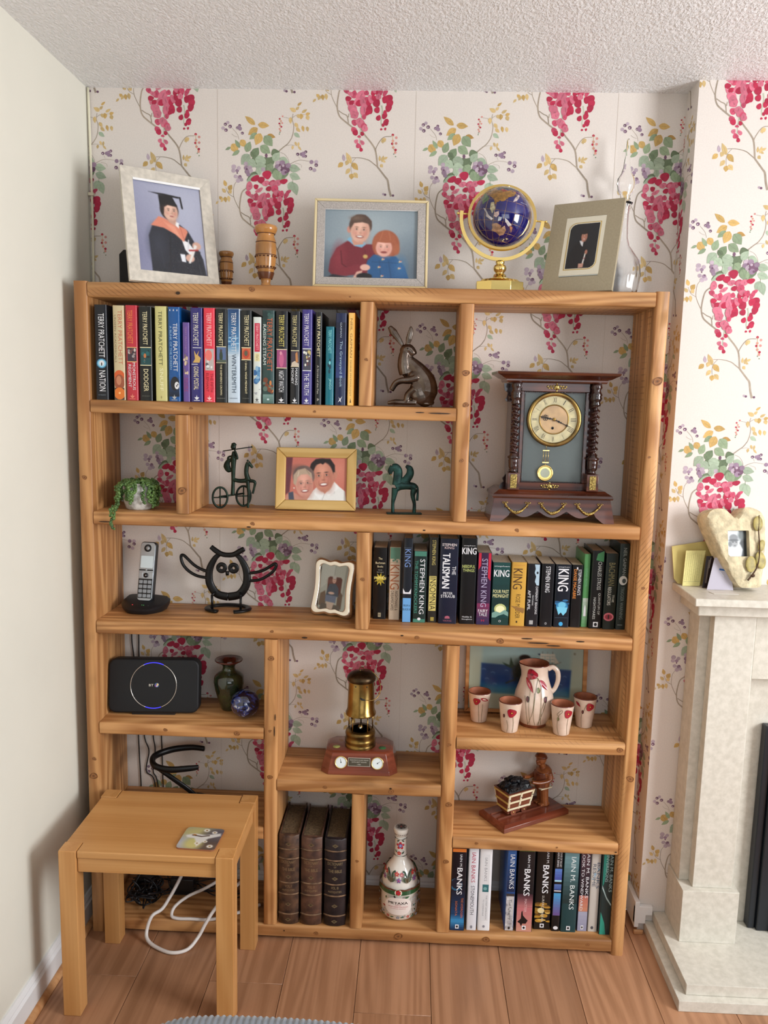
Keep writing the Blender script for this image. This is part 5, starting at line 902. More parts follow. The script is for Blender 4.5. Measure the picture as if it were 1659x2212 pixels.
def ringm(loops, nm, m_):
    n = len(loops[0][0]); v = []; f = []
    for L_, y in loops: v += [(p[0], y, p[1]) for p in L_]
    for k in range(len(loops)-1):
        for i in range(n): j = (i+1) % n; f.append((k*n+i, (k+1)*n+i, (k+1)*n+j, k*n+j))
    mm = M(); mm.add(v, f, True, T); return mm.build(nm, m_, t)
D_ = [((a[0]*.5+b[0]*.5), (a[1]*.5+b[1]*.5)) for a, b in zip(B_, C_)]
ringm([(A_, .010), (A_, .002), (B_, -.004), (D_, -.001), (C_, -.0035), ([(x*.98, (z-.0815)*.985+.0815) for x, z in C_], .003)], 'frame_rim', m_silver)
M().prism([(x*.97, z) for x, z in wavy(.97)], .0085, .012, T=T).build('backing', m_blackb, t); strut(t, tl, .163, .012, w=.04)
c = Cv(70, 110, (365, 300, 665, 750), (176, 180, 168))
c.p([(365, 300), (520, 300), (515, 420), (365, 560)], (190, 194, 184), 8); c.ln([(522, 300), (515, 420)], 3, (120, 120, 112)); c.p([(640, 320), (665, 320), (640, 600), (615, 600)], (150, 150, 140), 8)
c.p([(450, 440), (470, 425), (590, 428), (606, 445), (600, 600), (450, 600)], (104, 56, 46), 8); c.e(490, 470, 40, 24, (150, 96, 80), soft=1.3, al=.6)
c.p([(370, 700), (380, 590), (430, 560), (450, 640), (440, 720)], (120, 96, 76), 8); c.p([(600, 560), (625, 590), (620, 720), (570, 740), (570, 620)], (112, 88, 70), 8); c.p([(380, 750), (400, 680), (600, 690), (610, 750)], (104, 92, 80), 8)
c.p([(450, 560), (470, 495), (540, 490), (575, 530), (580, 610), (440, 620)], (76, 84, 98), 7); c.p([(440, 600), (560, 605), (555, 670), (440, 660)], (110, 122, 148), 7); c.p([(455, 665), (540, 668), (520, 748), (470, 748)], (206, 180, 160), 6)
c.e(520, 455, 21, 32, (214, 170, 150), soft=.2); c.e(520, 430, 22, 16, (190, 186, 180), soft=.4); c.e(513, 450, 4, 3, (90, 60, 50), soft=.6); c.e(527, 450, 4, 3, (90, 60, 50), soft=.6); c.e(520, 470, 7, 3, (160, 90, 80), soft=.6); c.e(500, 580, 34, 12, (220, 180, 160), soft=.4)
c.grain(2).build('photograph', t, .084, .134, m_photom, T=T @ Matrix.Translation((0, .0032, .0145)))

# ================================================================== GLOBE
m_brass = mat('polished_brass', (236, 208, 130), .14, 1.0, bump=(90, .04, .0005)); m_brassd = mat('old_brass', (176, 142, 78), .3, 1.0, var=(20, .4), bump=(60, .1, .0005)); m_lap = mat('lapis_blue', (16, 14, 104), .08, var=(16, .35), coat=1.0)
t = thing('globe', 'deep blue gemstone globe in a brass ring and cradle', 'globe', (1.086, -.125, ZT_))
def octa(r, z): return [(r*math.cos(a)*1.08, r*math.sin(a)*.8, z) for a in [PI/8+PI/4*i for i in range(8)]]
mm = M(); mm.frustum(octa(.060, 0), octa(.060, .027)); mm.frustum(octa(.052, .0271), octa(.044, .034)); mm.build('base', m_brass, t, bevel=.001)
M().lathe([(.030, .034), (.030, .036), (.018, .038), (.016, .046), (.011, .049), (.011, .051), (.016, .057), (.017, .063), (.015, .069), (.009, .073), (.012, .076), (.010, .0815)], 28).build('stem', m_brass, t)
GC = Vector((0, 0, .189)); R = .0745
ax = Matrix.Rotation(math.radians(10), 3, 'Y')
def ringband(nm, cx, cz, r, w, th, a0, a1, rot, seg=64, tw=0.0):
    """flat hoop standing in the picture plane, w wide front to back"""
    v = []; f = []; full = abs(a1-a0) > 2*PI-.01; n = seg if full else seg+1
    for i in range(n):
        a = a0+(a1-a0)*i/seg
        for rr, y in ((r, -w/2), (r, w/2), (r+th, w/2), (r+th, -w/2)): v.append(Vector((rr*math.sin(a), y, rr*math.cos(a))))
    for i in range(seg):
        j = (i+1) % n
        for k in range(4): f.append((i*4+k, i*4+(k+1) % 4, j*4+(k+1) % 4, j*4+k))
    if not full: f.append((0, 1, 2, 3)); f.append(tuple(seg*4+k for k in (3, 2, 1, 0)))
    v = [rot @ p+Vector((cx, 0, cz)) for p in v]; mm = M(); mm.add(v, f, True); return mm.build(nm, m_brass, t, sharp=40)
ringband('meridian_ring', GC.x, GC.z, .081, .010, .0065, 0, 2*PI, Matrix.Rotation(math.radians(-14), 3, 'X') @ Matrix.Rotation(math.radians(0), 3, 'Z'))
ringband('cradle_arc', GC.x, GC.z, .1000, .011, .0085, math.radians(95), math.radians(278), Matrix.Identity(3), 48)
for s_ in (-1, 1):
    M().tube([(GC.x+s_*.083, 0, GC.z+s_*-.007), (GC.x+s_*.112, 0, GC.z+s_*-.009)], .0022, 8, n=1).build('pivot_pin', m_brass, t)
    M().ball((GC.x+s_*.113, 0, GC.z+s_*-.009), .0036, 10, 8).build('pivot_knob', m_brass, t)
gl = M().ball(tuple(GC), R, 64, 40).build('sphere', m_lap, t)
for s_ in (-1, 1):
    p = GC+ax @ Vector((0, 0, s_*(R+.002))); M().lathe([(.0045, -.002), (.0045, .002), (.002, .005)], 12, c=tuple(p)).build('axis_pin', m_brass, t)
def sph(lon, lat, r): la, lo = math.radians(lat), math.radians(lon); return GC+ax @ Vector((r*math.cos(la)*math.sin(lo), -r*math.cos(la)*math.cos(lo), r*math.sin(la)))
m_wire = mat('gilt_wire', (200, 160, 84), .3, 1.0)
mm = M()
for lo in range(0, 360, 20): mm.tube([tuple(sph(lo, la, R+.0001)) for la in range(-80, 81, 8)], .00028, 4, n=1)
for la in (-60, -40, -20, 0, 20, 40, 60): mm.tube([tuple(sph(lo, la, R+.0001)) for lo in range(0, 360, 8)], .00028, 4, closed=True, n=1)
mm.build('graticule', m_wire, t)['kind'] = 'stuff'
def land(pts, col, nm='land_inlay', rough=.15):
    """inlaid stone patch following the sphere"""
    cx = sum(p[0] for p in pts)/len(pts); cy = sum(p[1] for p in pts)/len(pts); v = [sph(cx, cy, R+.0004)]; f = []; n = len(pts); K = 4
    for k in range(1, K+1):
        for p in pts: v.append(sph(cx+(p[0]-cx)*k/K, cy+(p[1]-cy)*k/K, R+.0004))
    for i in range(n): f.append((0, 1+i, 1+(i+1) % n))
    for k in range(K-1):
        for i in range(n): j = (i+1) % n; f.append((1+k*n+i, 1+(k+1)*n+i, 1+(k+1)*n+j, 1+k*n+j))
    mm = M(); mm.add(v, f, True); mm.build(nm, mat('stone_%d_%d_%d' % col, col, rough, var=(140, .3), coat=.6), gl)
land([(-62, 62), (-20, 70), (30, 72), (60, 66), (66, 56), (34, 52), (10, 56), (-20, 48), (-50, 50)], (66, 84, 70))
land([(-70, 50), (-48, 52), (-18, 50), (-2, 46), (10, 52), (22, 46), (14, 34), (2, 28), (-6, 18), (-20, 14), (-22, 8), (-28, 20), (-40, 26), (-52, 30), (-66, 36)], (166, 118, 50))
land([(-22, 50), (-10, 48), (-2, 44), (-12, 40), (-22, 44)], (176, 66, 44)); land([(-64, 34), (-52, 30), (-42, 24), (-40, 18), (-50, 8), (-58, 18)], (92, 128, 86))
land([(-32, 12), (-26, 14), (-20, 2), (-24, -8), (-30, 0)], (196, 186, 150)); land([(-46, 2), (-40, 0), (-28, -14), (-20, -17), (-24, -20), (-36, -14)], (214, 206, 206)); land([(-20, -6), (-12, -2), (-10, -8), (-14, -14), (-20, -12)], (206, 176, 170))
land([(16, 30), (22, 36), (26, 42), (30, 40), (26, 32), (20, 24), (12, 20)], (220, 200, 196)); land([(2, -12), (10, -16), (20, -22), (14, -26), (4, -18)], (222, 216, 214)); land([(-10, -12), (-4, -12), (-4, -18), (-10, -20)], (200, 206, 214))
land([(-22, -26), (-12, -24), (-4, -26), (2, -30), (6, -26), (12, -34), (10, -44), (0, -48), (-10, -42), (-22, -40)], (176, 136, 104)); land([(14, -22), (24, -26), (26, -36), (20, -30)], (176, 120, 90))
pr = Pr(.0001); pr.text('NORTH PACIFIC', 0, 0, .022, .0022, (210, 210, 216)); pr.build('ocean_lettering', gl, m_spine, wrap=lambda u, v_, e: sph(40+u*900, 24+v_*700, R+.0006))

# ================================================================== DECANTER
m_glass = mat('cut_glass', (255, 255, 255), .0, trans=1.0, ior=1.33)
t = thing('black_box', 'small black box with a cut corner, mostly hidden behind the graduate portrait', 'box', (.094, -.050, ZT_))
M().prism([(-.028, 0), (.028, 0), (.028, .104), (-.016, .104), (-.028, .092)], -.012, .012).build('casing', m_blackb, t, bevel=.001)
t = thing('decanter', 'clear cut glass decanter with tall pointed stopper behind khaki frame', 'decanter', (1.412, -.055, ZT_))
prof = [(.0, .0005), (.040, 0), (.043, .004), (.048, .03), (.0505, .06), (.049, .085), (.042, .105), (.030, .122), (.020, .135), (.0145, .155), (.0125, .19), (.0125, .215), (.016, .236), (.021, .245), (.018, .247), (.010, .235), (.0095, .19), (.0115, .155), (.017, .135), (.028, .118), (.040, .10), (.046, .08), (.0475, .06), (.045, .03), (.040, .008), (0, .006)]
def facet(a, z): return 1+.045*math.cos(a*12+z*30)*math.cos(z*55) if z < .1 else 1.0
M().lathe(prof, 72, fn=facet, cap=False).build('bottle', m_glass, t)
M().lathe([(0, .238), (.0088, .238), (.0092, .250), (.014, .254), (.012, .262), (.020, .275), (.0235, .292), (.022, .305), (.014, .318), (.0095, .333), (.0062, .365), (.0042, .40), (.002, .405), (0, .405)], 32, cap=False, fn=lambda a, z: 1+.03*math.cos(a*8)).build('stopper', m_glass, t)
# ================================================================== FIGURES AND ORNAMENTS
def sk(ox, oz, s): return lambda px, py, y=0.0: ((px-ox)*s, y, (oz-py)*s)
# --- pewter hare
m_pew = mat('pewter_bronze', (122, 112, 104), .26, .92, var=(30, .35), bump=(90, .35, .0015), col2=(84, 70, 60))
q = sk(700, 1418, .000212)
t = thing('hare_figurine', 'pewter hare sitting upright with one ear back and a raised paw', 'figurine', (.871, -.120, 1.5076))
mm = M()
def limb(P, R, flat=1.0, n=4): mm.tube(P, R, 14, n=n, flat=flat)
limb([q(812, 1285), q(850, 1240), q(830, 1120), q(760, 1010), q(690, 930), q(640, 870)], [.028, .034, .031, .025, .020, .0145], .85)
mm.ball(q(850, 1270), (.029, .024, .036)); mm.ball(q(790, 1200), (.022, .020, .030)); mm.ball(q(690, 1050), (.020, .016, .022)); mm.ball(q(780, 1090), (.021, .0185, .026), rot=Matrix.Rotation(-.5, 3, 'Y')); mm.ball(q(660, 960), (.0165, .014, .024))
limb([q(600, 1040, 0), q(580, 940), q(578, 840), q(590, 770)], [.017, .0185, .0165, .0145])
mm.ball(q(630, 900), (.018, .014, .024)); mm.ball(q(640, 1000), (.021, .016, .020))
limb([q(560, 760), q(620, 740), q(680, 785), q(695, 805)], [.013, .0175, .0130, .008], .85)
mm.ball(q(600, 748), (.0175, .0140, .0155)); mm.ball(q(668, 775), (.0095, .008, .009))
limb([q(555, 690, .006), q(500, 610, .007), q(430, 520, .008), q(380, 455, .009)], [.0045, .0075, .0105, .0055], .36)
limb([q(610, 690, -.004), q(630, 600, -.006), q(648, 520, -.007), q(650, 455, -.007)], [.005, .0085, .0075, .0025], .42)
for sy, dx, dy in ((-.015, 0, 0), (.013, 10, 12)):                            # forelegs, left one reaching out
    limb([q(720+dx, 1010, sy*.6), q(730+dx, 1075, sy), q(650+dx, 1105+dy, sy*1.2), q(540+dx, 1115+dy, sy*1.2), q(470+dx, 1150+dy, sy*1.2), q(420+dx, 1235+dy, sy*1.1)], [.011, .0125, .0085, .0065, .0062, .0050], .9)
    mm.ball(q(700+dx, 1060, sy*.9), (.014, .008, .014))
for sy in (-.017, .017):
    mm.ball(q(770, 1260, sy), (.025, .011, .031), rot=Matrix.Rotation(-.35, 3, 'Y'))
    limb([q(720, 1220, sy), q(640, 1290, sy), q(620, 1360, sy*1.05), q(600, 1385, sy)], [.012, .0095, .008, .007])
    limb([q(740, 1385, sy), q(600, 1388, sy*1.05), q(480, 1385, sy*1.1), q(385, 1400, sy*1.1)], [.0075, .0068, .0075, .0040], 1.0)
mm.ball(q(860, 1400), (.022, .018, .004)); limb([q(880, 1380), q(930, 1385), q(970, 1378)], [.007, .005, .0015])
mm.organic('body', m_pew, t, .00125, 3)
for sy in (-.0128, .0128): M().ball(q(618, 728, sy), .0026, 10, 8).build('eye', mat('dark_eye', (30, 26, 24), .2), t)
# --- verdigris charioteer
m_verd = mat('dark_verdigris', (40, 58, 46), .42, .65, var=(45, .5), bump=(140, .4, .001), col2=(24, 32, 28)); m_vert = mat('teal_patina', (46, 84, 78), .45, .6, var=(50, .5), bump=(140, .4, .001), col2=(24, 42, 42))
q = sk(1265, 885, .000298)
t = thing('chariot_figurine', 'dark bronze figurine of a standing spearman on a two wheeled horse chariot', 'figurine', (.386, -.085, 1.2130))
mm = M()
limb([q(1240, 765), q(1245, 640), q(1247, 500), q(1250, 430)], [.0058, .0050, .0066, .0085]); limb([q(1250, 430), q(1252, 395), q(1250, 360)], [.0085, .007, .0035])
mm.ball(q(1248, 320), (.0075, .007, .0085)); limb([q(1232, 300), q(1255, 293), q(1275, 305)], [.003, .0045, .0025])
limb([q(1255, 400, -.004), q(1290, 425, -.006), q(1280, 380, -.006), q(1262, 345, -.005)], [.0032, .0032, .0028, .0025]); limb([q(1240, 405, .003), q(1200, 415, .004), q(1195, 445, .004), q(1240, 455, .002)], [.003, .0028, .0026, .0026])
limb([q(1225, 430, .002), q(1195, 460, .003), q(1185, 500, .003), q(1205, 535, .003), q(1235, 520, .002)], [.003, .007, .010, .008, .003], .5)
limb([q(1240, 620), q(1300, 632), q(1360, 628), q(1400, 610)], [.0055, .0058, .0062, .006])
limb([q(1385, 620), q(1368, 560), q(1372, 500), q(1385, 462)], [.0078, .0062, .0062, .0058]); limb([q(1385, 462), q(1400, 475), q(1428, 508)], [.006, .005, .0032]); limb([q(1385, 450), q(1380, 442), q(1388, 436)], [.003, .0028, .002])
limb([q(1380, 630, 0), q(1390, 740, 0), q(1386, 830), q(1383, 882)], [.0058, .0040, .0032, .0036]); limb([q(1400, 630, .003), q(1445, 640, .004), q(1440, 690, .004), q(1425, 750, .004)], [.005, .0042, .0032, .0034])
mm.organic('rider_and_horse', m_verd, t, .0009, 2)
M().tube([q(1158, 358, -.006), q(1425, 313, -.010)], .0014, 8, n=1).build('spear', m_verd, t); M().ball(q(1425, 313, -.010), .0026, 8, 6).build('spear_tip', m_verd, t)
mm = M().tube([q(1130, 778, -.022), q(1330, 758, .024)], .0026, 8, n=1); mm.tube([q(1240, 768, 0), q(1240, 740, 0)], .004, 8, n=1); mm.build('axle', m_verd, t)
for (px, py, y) in ((1140, 778, -.022), (1325, 758, .024)):
    c_ = Vector(q(px, py, y)); R_ = .0280; c_.z = R_+.0024
    T_ = Matrix.Translation(c_) @ Matrix.Rotation(math.radians(22), 4, 'Z')
    mm = M(); mm.tube([(R_*math.sin(a)*.72, 0, R_*math.cos(a)) for a in [2*PI*i/24 for i in range(24)]], .0030, 8, True, n=1, T=T_); mm.tube([(-R_*.7, 0, 0), (R_*.7, 0, 0)], .0019, 6, n=1, T=T_); mm.tube([(0, 0, -R_), (0, 0, R_)], .0019, 6, n=1, T=T_); mm.ball(tuple(c_), .0036, 8, 6); w_ = mm.build('wheel', m_verd, t)
# --- teal winged horse on a plinth
q = sk(1195, 700, .000302)
t = thing('winged_horse_figurine', 'teal bronze horse with curled wing on a small flat plinth', 'figurine', (.855, -.098, 1.2107), math.radians(8))
M().box(*[v for v in (-.048, .048, -.011, .011, 0, .0042)]).build('plinth', m_verd, t, bevel=.0006)
mm = M(); up = .004
def Q(px, py, y=0.0): a = q(px, py, y); return (a[0], a[1], a[2]+up)
limb([Q(1115, 470), Q(1150, 455), Q(1210, 455), Q(1270, 460), Q(1290, 480)], [0.0134, 0.0128, 0.0104, 0.0104, 0.0104], .8)
limb([Q(1125, 450), Q(1130, 380), Q(1130, 320), Q(1105, 290), Q(1080, 290)], [0.0140, 0.0128, 0.0122, 0.0116, 0.0085], .62); limb([Q(1085, 285), Q(1062, 320), Q(1062, 355)], [0.0092, 0.0076, 0.0043], .8)
limb([Q(1155, 440), Q(1200, 410), Q(1240, 350), Q(1235, 300), Q(1200, 275)], [0.0104, 0.0122, 0.0110, 0.0092, 0.0037], .5)
for y in (-.0045, .0045):
    limb([Q(1110, 480, y), Q(1098, 560, y), Q(1090, 620, y), Q(1093, 700, y)], [0.0098, 0.0061, 0.0041, 0.0046]); limb([Q(1285, 480, y), Q(1270, 540, y), Q(1287, 620, y), Q(1287, 700, y)], [0.0098, 0.0061, 0.0041, 0.0046])
mm.organic('body', m_vert, t, .0009, 2)
M().tube([Q(1290, 455), Q(1312, 470), Q(1315, 530), Q(1312, 590)], [.003, .0028, .0032, .0036], 8, flat=.6).build('tail', m_vert, t)
M().ball(Q(1066, 345, -.0008), (.0030, .0030, .0055), 10, 8).build('worn_muzzle', m_brass, t)
# --- trailing succulent
t = thing('potted_succulent', 'ribbed white pot with trailing bead-like green succulent in left cubby', 'potted plant', (.136, -.142, 1.2108))
m_pot = mat('whitewashed_pot', (226, 224, 218), .7, var=(70, .14), bump=(130, .5, .001), col2=(170, 166, 160))
M().lathe([(.030, 0), (.034, .003), (.040, .020), (.0425, .045), (.0420, .072), (.0395, .0725), (.0395, .060), (0, .060)], 96, fn=lambda a, z: 1+.010*math.sin(a*38)).build('pot', m_pot, t)
M().lathe([(0, .0605), (.0385, .0605)], 24, cap=False).build('soil', mat('dark_soil', (50, 38, 28), .9), t)
m_succ = mat('succulent_green', (104, 136, 70), .4, var=(60, .45), coat=.2, col2=(54, 84, 40)); m_stem = mat('succulent_stem', (90, 110, 60), .6)
rr = random.Random(11); strands = []
for i in range(22):
    a = 2*PI*i/22+rr.uniform(-.12, .12); L = rr.uniform(.018, .05); strands.append((a, L))
strands += [(math.radians(228), .112), (math.radians(222), .100), (math.radians(234), .085), (math.radians(200), .07), (math.radians(190), .06), (math.radians(250), .045), (math.radians(262), .05), (math.radians(272), .042), (math.radians(325), .056), (math.radians(332), .056), (math.radians(345), .055), (math.radians(318), .054), (math.radians(0), .056), (math.radians(338), .05)]
mm = M(); ms = M()
for a, L in strands:
    ca, sa = math.cos(a), math.sin(a); P = []
    for k in range(4): P.append((ca*(.012+.011*k), sa*(.012+.011*k), .066+.012*math.sin(k*.9)))
    out = .047+rr.uniform(0, .008); z = .066; 
    if sa < -.5 and L > .075: out = .058
    while z > .066-L: P.append((ca*out+rr.uniform(-.003, .003), sa*out*(1.25 if L > .075 else 1), z)); z -= .009; out += .0006
    Z0 = [max(p[2], .005) if not (L > .075) else p[2] for p in P]; P = [(p[0], p[1] if p[2] > .018 or L < .075 else min(p[1], -.0855), max(zz_, .0085) if L > .075 and False else zz_) for p, zz_ in zip(P, Z0)]
    C_ = catmull(P, 3); ms.tube([tuple(p) for p in C_], .0007, 5, n=1)
    for p in C_[::1]:
        for _ in range(1):
            d = Vector((rr.uniform(-1, 1), rr.uniform(-1, 1), rr.uniform(-.6, .6)))*.0034; r0 = rr.uniform(.0026, .0042); pp = p+d
            if pp.z-r0 < .0003 and L < .075: pp.z = r0+.0004
            mm.ball(tuple(pp), (r0, r0, r0*1.15), 8, 6)
for _ in range(150):
    a = rr.uniform(0, 2*PI); r_ = .040*math.sqrt(rr.random()); mm.ball((r_*math.cos(a), r_*math.sin(a), .068+rr.uniform(0, .018)*(1-r_/.05)), rr.uniform(.003, .0048), 8, 6)
mm.build('bead_leaves', m_succ, t)['kind'] = 'stuff'; ms.build('trailing_stem', m_stem, t)['kind'] = 'stuff'
# ================================================================== MANTEL CLOCK
m_mah = wood('polished_mahogany', (30, 13, 8), (60, 26, 15), (92, 44, 24), rough=.25, fine=60, broad=10, bstr=.06, blotch=.4, coat=.5)
m_mahd = wood('dark_mahogany', (18, 9, 9), (36, 18, 15), (56, 28, 22), rough=.25, fine=60, broad=10, bstr=.06, blotch=.4, coat=.6)
m_gilt2 = mat('gilt_mount', (206, 176, 104), .25, 1.0, var=(400, .5), bump=(260, .6, .0015))
t = thing('mantel_clock', 'dark carved wooden mantel clock with barley twist columns and pendulum', 'clock', (1.242, -.105, 1.2109), math.radians(1.5))
def cbox(nm, x0, x1, y0, y1, z0, z1, m_=m_mah, bev=.001): return M().box(x0, x1, y0, y1, z0, z1).build(nm, m_, t, bevel=bev)
# scalloped skirt
N_ = 60; top = [(.1525, .062), (-.1525, .062)]; bot = []
for i in range(N_+1):
    x = -.163+.326*i/N_; ax_ = abs(x)
    if ax_ > .134: z = 0
    elif ax_ > .112: z = .018*(.134-ax_)/.022
    else:
        u = (x % .0740)/.0740; z = .0155+.012*abs(math.cos(PI*(x/.0740)))**2.5 if True else 0
        z = .030-.017*abs(math.cos(PI*x/.0750))
    bot.append((x, z))
v = [(p[0], -.078+(p[1]/.062)*.010, p[1]) for p in bot]; tops = [(p[0]*.1525/.163, -.068, .062) for p in bot]
mm = M(); n = len(v); vv = v+tops+[(a, b+.008, c_) for a, b, c_ in v]+[(a, b+.008, c_) for a, b, c_ in tops]
f = [(i, i+1, n+i+1, n+i) for i in range(n-1)]+[(2*n+i+1, 2*n+i, 3*n+i, 3*n+i+1) for i in range(n-1)]+[(i+1, i, 2*n+i, 2*n+i+1) for i in range(n-1)]+[(n+i, n+i+1, 3*n+i+1, 3*n+i) for i in range(n-1)]+[(0, n, 3*n, 2*n), (n-1, 3*n-1, 4*n-1, 2*n-1)]
f[-1] = (n-1, 3*n-1, 4*n-1, 2*n-1)
mm.add(vv, f); mm.build('skirt', m_mah, t)
for s_ in (-1, 1):
    mm = M(); a = [(s_*.163, -.076, 0), (s_*.163, .055, 0), (s_*.153, .050, .062), (s_*.153, -.066, .062)]; b_ = [(p[0]-s_*.008, p[1], p[2]) for p in a]; mm.frustum(a, b_); mm.build('side_skirt', m_mah, t)
cbox('base_board', -.1535, .1535, -.067, .055, .050, .0625, m_mahd)
mm = M(); pz = [(.062, .156, .074), (.066, .158, .076), (.072, .156, .074), (.078, .146, .064), (.083, .139, .058)]
for k in range(len(pz)-1):
    L_ = [[(-h, -d, z), (h, -d, z), (h, .058, z), (-h, .058, z)] for z, h, d in (pz[k], pz[k+1])]; mm.frustum(*L_)
mm.build('base_moulding', m_mah, t)
cbox('case', -.112, .112, -.030, .055, .083, .3625, m_mahd)
for s_ in (-1, 1):
    mm = M(); mm.prism([(s_*.112, .083), (s_*.132, .083), (s_*.126, .094), (s_*.120, .098), (s_*.124, .106), (s_*.113, .122), (s_*.112, .125)], .0, .012); mm.prism([(s_*.112, .36), (s_*.130, .36), (s_*.128, .342), (s_*.119, .335), (s_*.122, .322), (s_*.126, .318), (s_*.122, .312), (s_*.112, .312)], .0, .012); mm.build('side_ear', m_mahd, t)
# door: frame rails round the glass
for nm, b_ in (('door_rail', (-.089, .089, -.040, -.030, .340, .3625)), ('door_rail', (-.089, .089, -.040, -.030, .083, .101)), ('door_stile', (-.089, -.080, -.038, -.030, .101, .340)), ('door_stile', (.080, .089, -.038, -.030, .101, .340))): cbox(nm, *b_)
mm = M()
for i in range(41):
    x = -.080+.004*i; mm.ball((x, -.0395, .3385), (.0017, .0015, .0017), 6, 5); mm.ball((x, -.0395, .1035), (.0017, .0015, .0017), 6, 5)
for i in range(58):
    z = .105+.004*i; mm.ball((-.0795, -.0385, z), (.0015, .0013, .0017), 6, 5); mm.ball((.0795, -.0385, z), (.0015, .0013, .0017), 6, 5)
mm.build('bead_moulding', m_mahd, t)['kind'] = 'stuff'
cbox('dial_board', -.0795, .0795, -.0310, -.0302, .102, .340, mat('slate_backboard', (96, 104, 102), .35), 0)
# dial
DC = (0, -.0312, .268)
def disc(nm, r0, r1, y0, y1, m_, c_=DC, par=None, seg=64):
    mm = M(); v = []; 
    prof = [(r0, 0), (r1, 0)] if False else None
    T_ = Matrix.Translation((c_[0], 0, c_[2])) @ Matrix.Rotation(PI/2, 4, 'X')
    mm.lathe([(r0, -y0), (r1, -y0), (r1, -y1), (r0, -y1)] if r0 > 0 else [(0, -y0), (r1, -y0), (r1, -y1), (0, -y1)], seg, T=T_, cap=False)
    if r0 > 0:
        pass
    return mm.build(nm, m_, par or t, sharp=40)
m_ivd = mat('aged_dial', (228, 216, 170), .35, var=(60, .12)); m_peach = mat('peach_dial', (214, 176, 128), .35, var=(40, .12), coat=.2)
disc('dial_chapter', 0, .064, -.0345, -.0312, m_ivd); disc('dial_centre', 0, .0375, -.0355, -.0346, m_peach)
T_ = Matrix.Translation((0, 0, DC[2])) @ Matrix.Rotation(PI/2, 4, 'X')
M().tube([(.0665*math.cos(a), -.0355, DC[2]+.0665*math.sin(a)) for a in [2*PI*i/60 for i in range(60)]], .0060, 10, True, n=1).build('dial_bezel', m_brassd, t)
M().tube([(.0378*math.cos(a), -.0360, DC[2]+.0378*math.sin(a)) for a in [2*PI*i/60 for i in range(60)]], .0016, 8, True, n=1).build('inner_bezel', m_brassd, t)
pr = Pr(.00004)
for k, s_ in enumerate(['XII', 'I', 'II', 'III', 'IIII', 'V', 'VI', 'VII', 'VIII', 'IX', 'X', 'XI']):
    a = PI/2-k*PI/6; r_ = .0510; pr.text(s_, r_*math.cos(a), DC[2]+r_*math.sin(a), {1: .0022, 2: .0055, 3: .0088, 4: .0118}[len(s_)], .0138, (44, 34, 28), a-PI/2)
for k in range(60):
    a = k*PI/30; pr.ell(.0603*math.cos(a), DC[2]+.0603*math.sin(a), .0005, .0005, (80, 64, 50), 6)
pr.text('2', -.0, DC[2]-.030, .001, .001, (214, 176, 128)) if False else None
pr.build('numerals', t, m_spine, T=Matrix.Translation((0, -.0346, 0)))
M().lathe([(.0036, 0), (.0036, .0012), (.0016, .0012), (.0016, 0)], 16, T=Matrix.Translation((-.003, -.0356, DC[2]-.0225)) @ Matrix.Rotation(PI/2, 4, 'X')).build('winding_hole', m_blackb, t)
m_hand = mat('blued_hand', (26, 26, 30), .35, .4)
def hand(nm, ang, L_, kind, y):
    mm = M(); T2 = Matrix.Translation((0, y, DC[2])) @ Matrix.Rotation(-(ang-PI/2), 4, 'Y') if False else Matrix.Translation((0, y, DC[2])) @ Matrix.Rotation(PI/2-ang, 4, 'Y')
    mm.prism([(-.0012, 0), (.0012, 0), (.0006, L_), (-.0006, L_)], -.0004, .0004, T=T2)
    for z, r_ in ((L_*.28, .0028), (L_*.42, .0022)): mm.ball((0, 0, z), (r_, .0006, r_), 10, 6, rot=None) if False else mm.prism([(r_*math.cos(a), z+r_*math.sin(a)) for a in [2*PI*i/10 for i in range(10)]], -.0005, .0005, T=T2)
    if kind == 'h':
        for dx, dz in ((-.0045, .62), (.0045, .62), (0, .78), (-.0035, .50), (.0035, .50)): mm.tube([(dx+.0028*math.cos(a), 0, L_*dz+.0028*math.sin(a)) for a in [2*PI*i/12 for i in range(12)]], .0007, 5, True, n=1, T=T2)
    else: mm.tube([(.0026*math.cos(a), 0, L_*.78+.0026*math.sin(a)) for a in [2*PI*i/12 for i in range(12)]], .0007, 5, True, n=1, T=T2)
    mm.build(nm, m_hand, t)
hand('hour_hand', math.radians(169), .040, 'h', -.0372); hand('minute_hand', math.radians(-24), .047, 'm', -.0386)
M().ball((0, -.0385, DC[2]), (.0045, .002, .0045), 12, 8).build('hand_boss', m_brassd, t)
# pendulum
px_ = -.0165
mm = M()
for dx in (-.0065, 0, .0065): mm.tube([(px_+dx, -.0345, .156), (px_+dx, -.0345, .186)], .0007, 6, n=1)
mm.box(px_-.0085, px_+.0085, -.0355, -.0335, .153, .156); mm.box(px_-.0085, px_+.0085, -.0355, -.0335, .185, .1875); mm.tube([(px_, -.0345, .1875), (px_, -.0345, .205)], .0007, 6, n=1); mm.tube([(px_, -.0345, .143), (px_, -.0345, .153)], .0007, 6, n=1)
mm.build('pendulum_rod', m_brass, t)
disc('pendulum_bob', 0, .0205, -.0352, -.0325, m_brass, (px_, 0, .1265)); disc('bob_face', 0, .0125, -.0358, -.0352, mat('dull_bob_face', (176, 178, 156), .3, .3), (px_, 0, .1265))
M().tube([(px_+.0195*math.cos(a), -.0355, .1265+.0195*math.sin(a)) for a in [2*PI*i/36 for i in range(36)]], .0022, 8, True, n=1).build('bob_rim', m_brass, t)
M().box(-.0793, .0793, -.0442, -.0437, .104, .3385).build('door_glass', mat('window_glass', (255, 255, 255), .02, trans=1.0, ior=1.08, spec=.3), t)
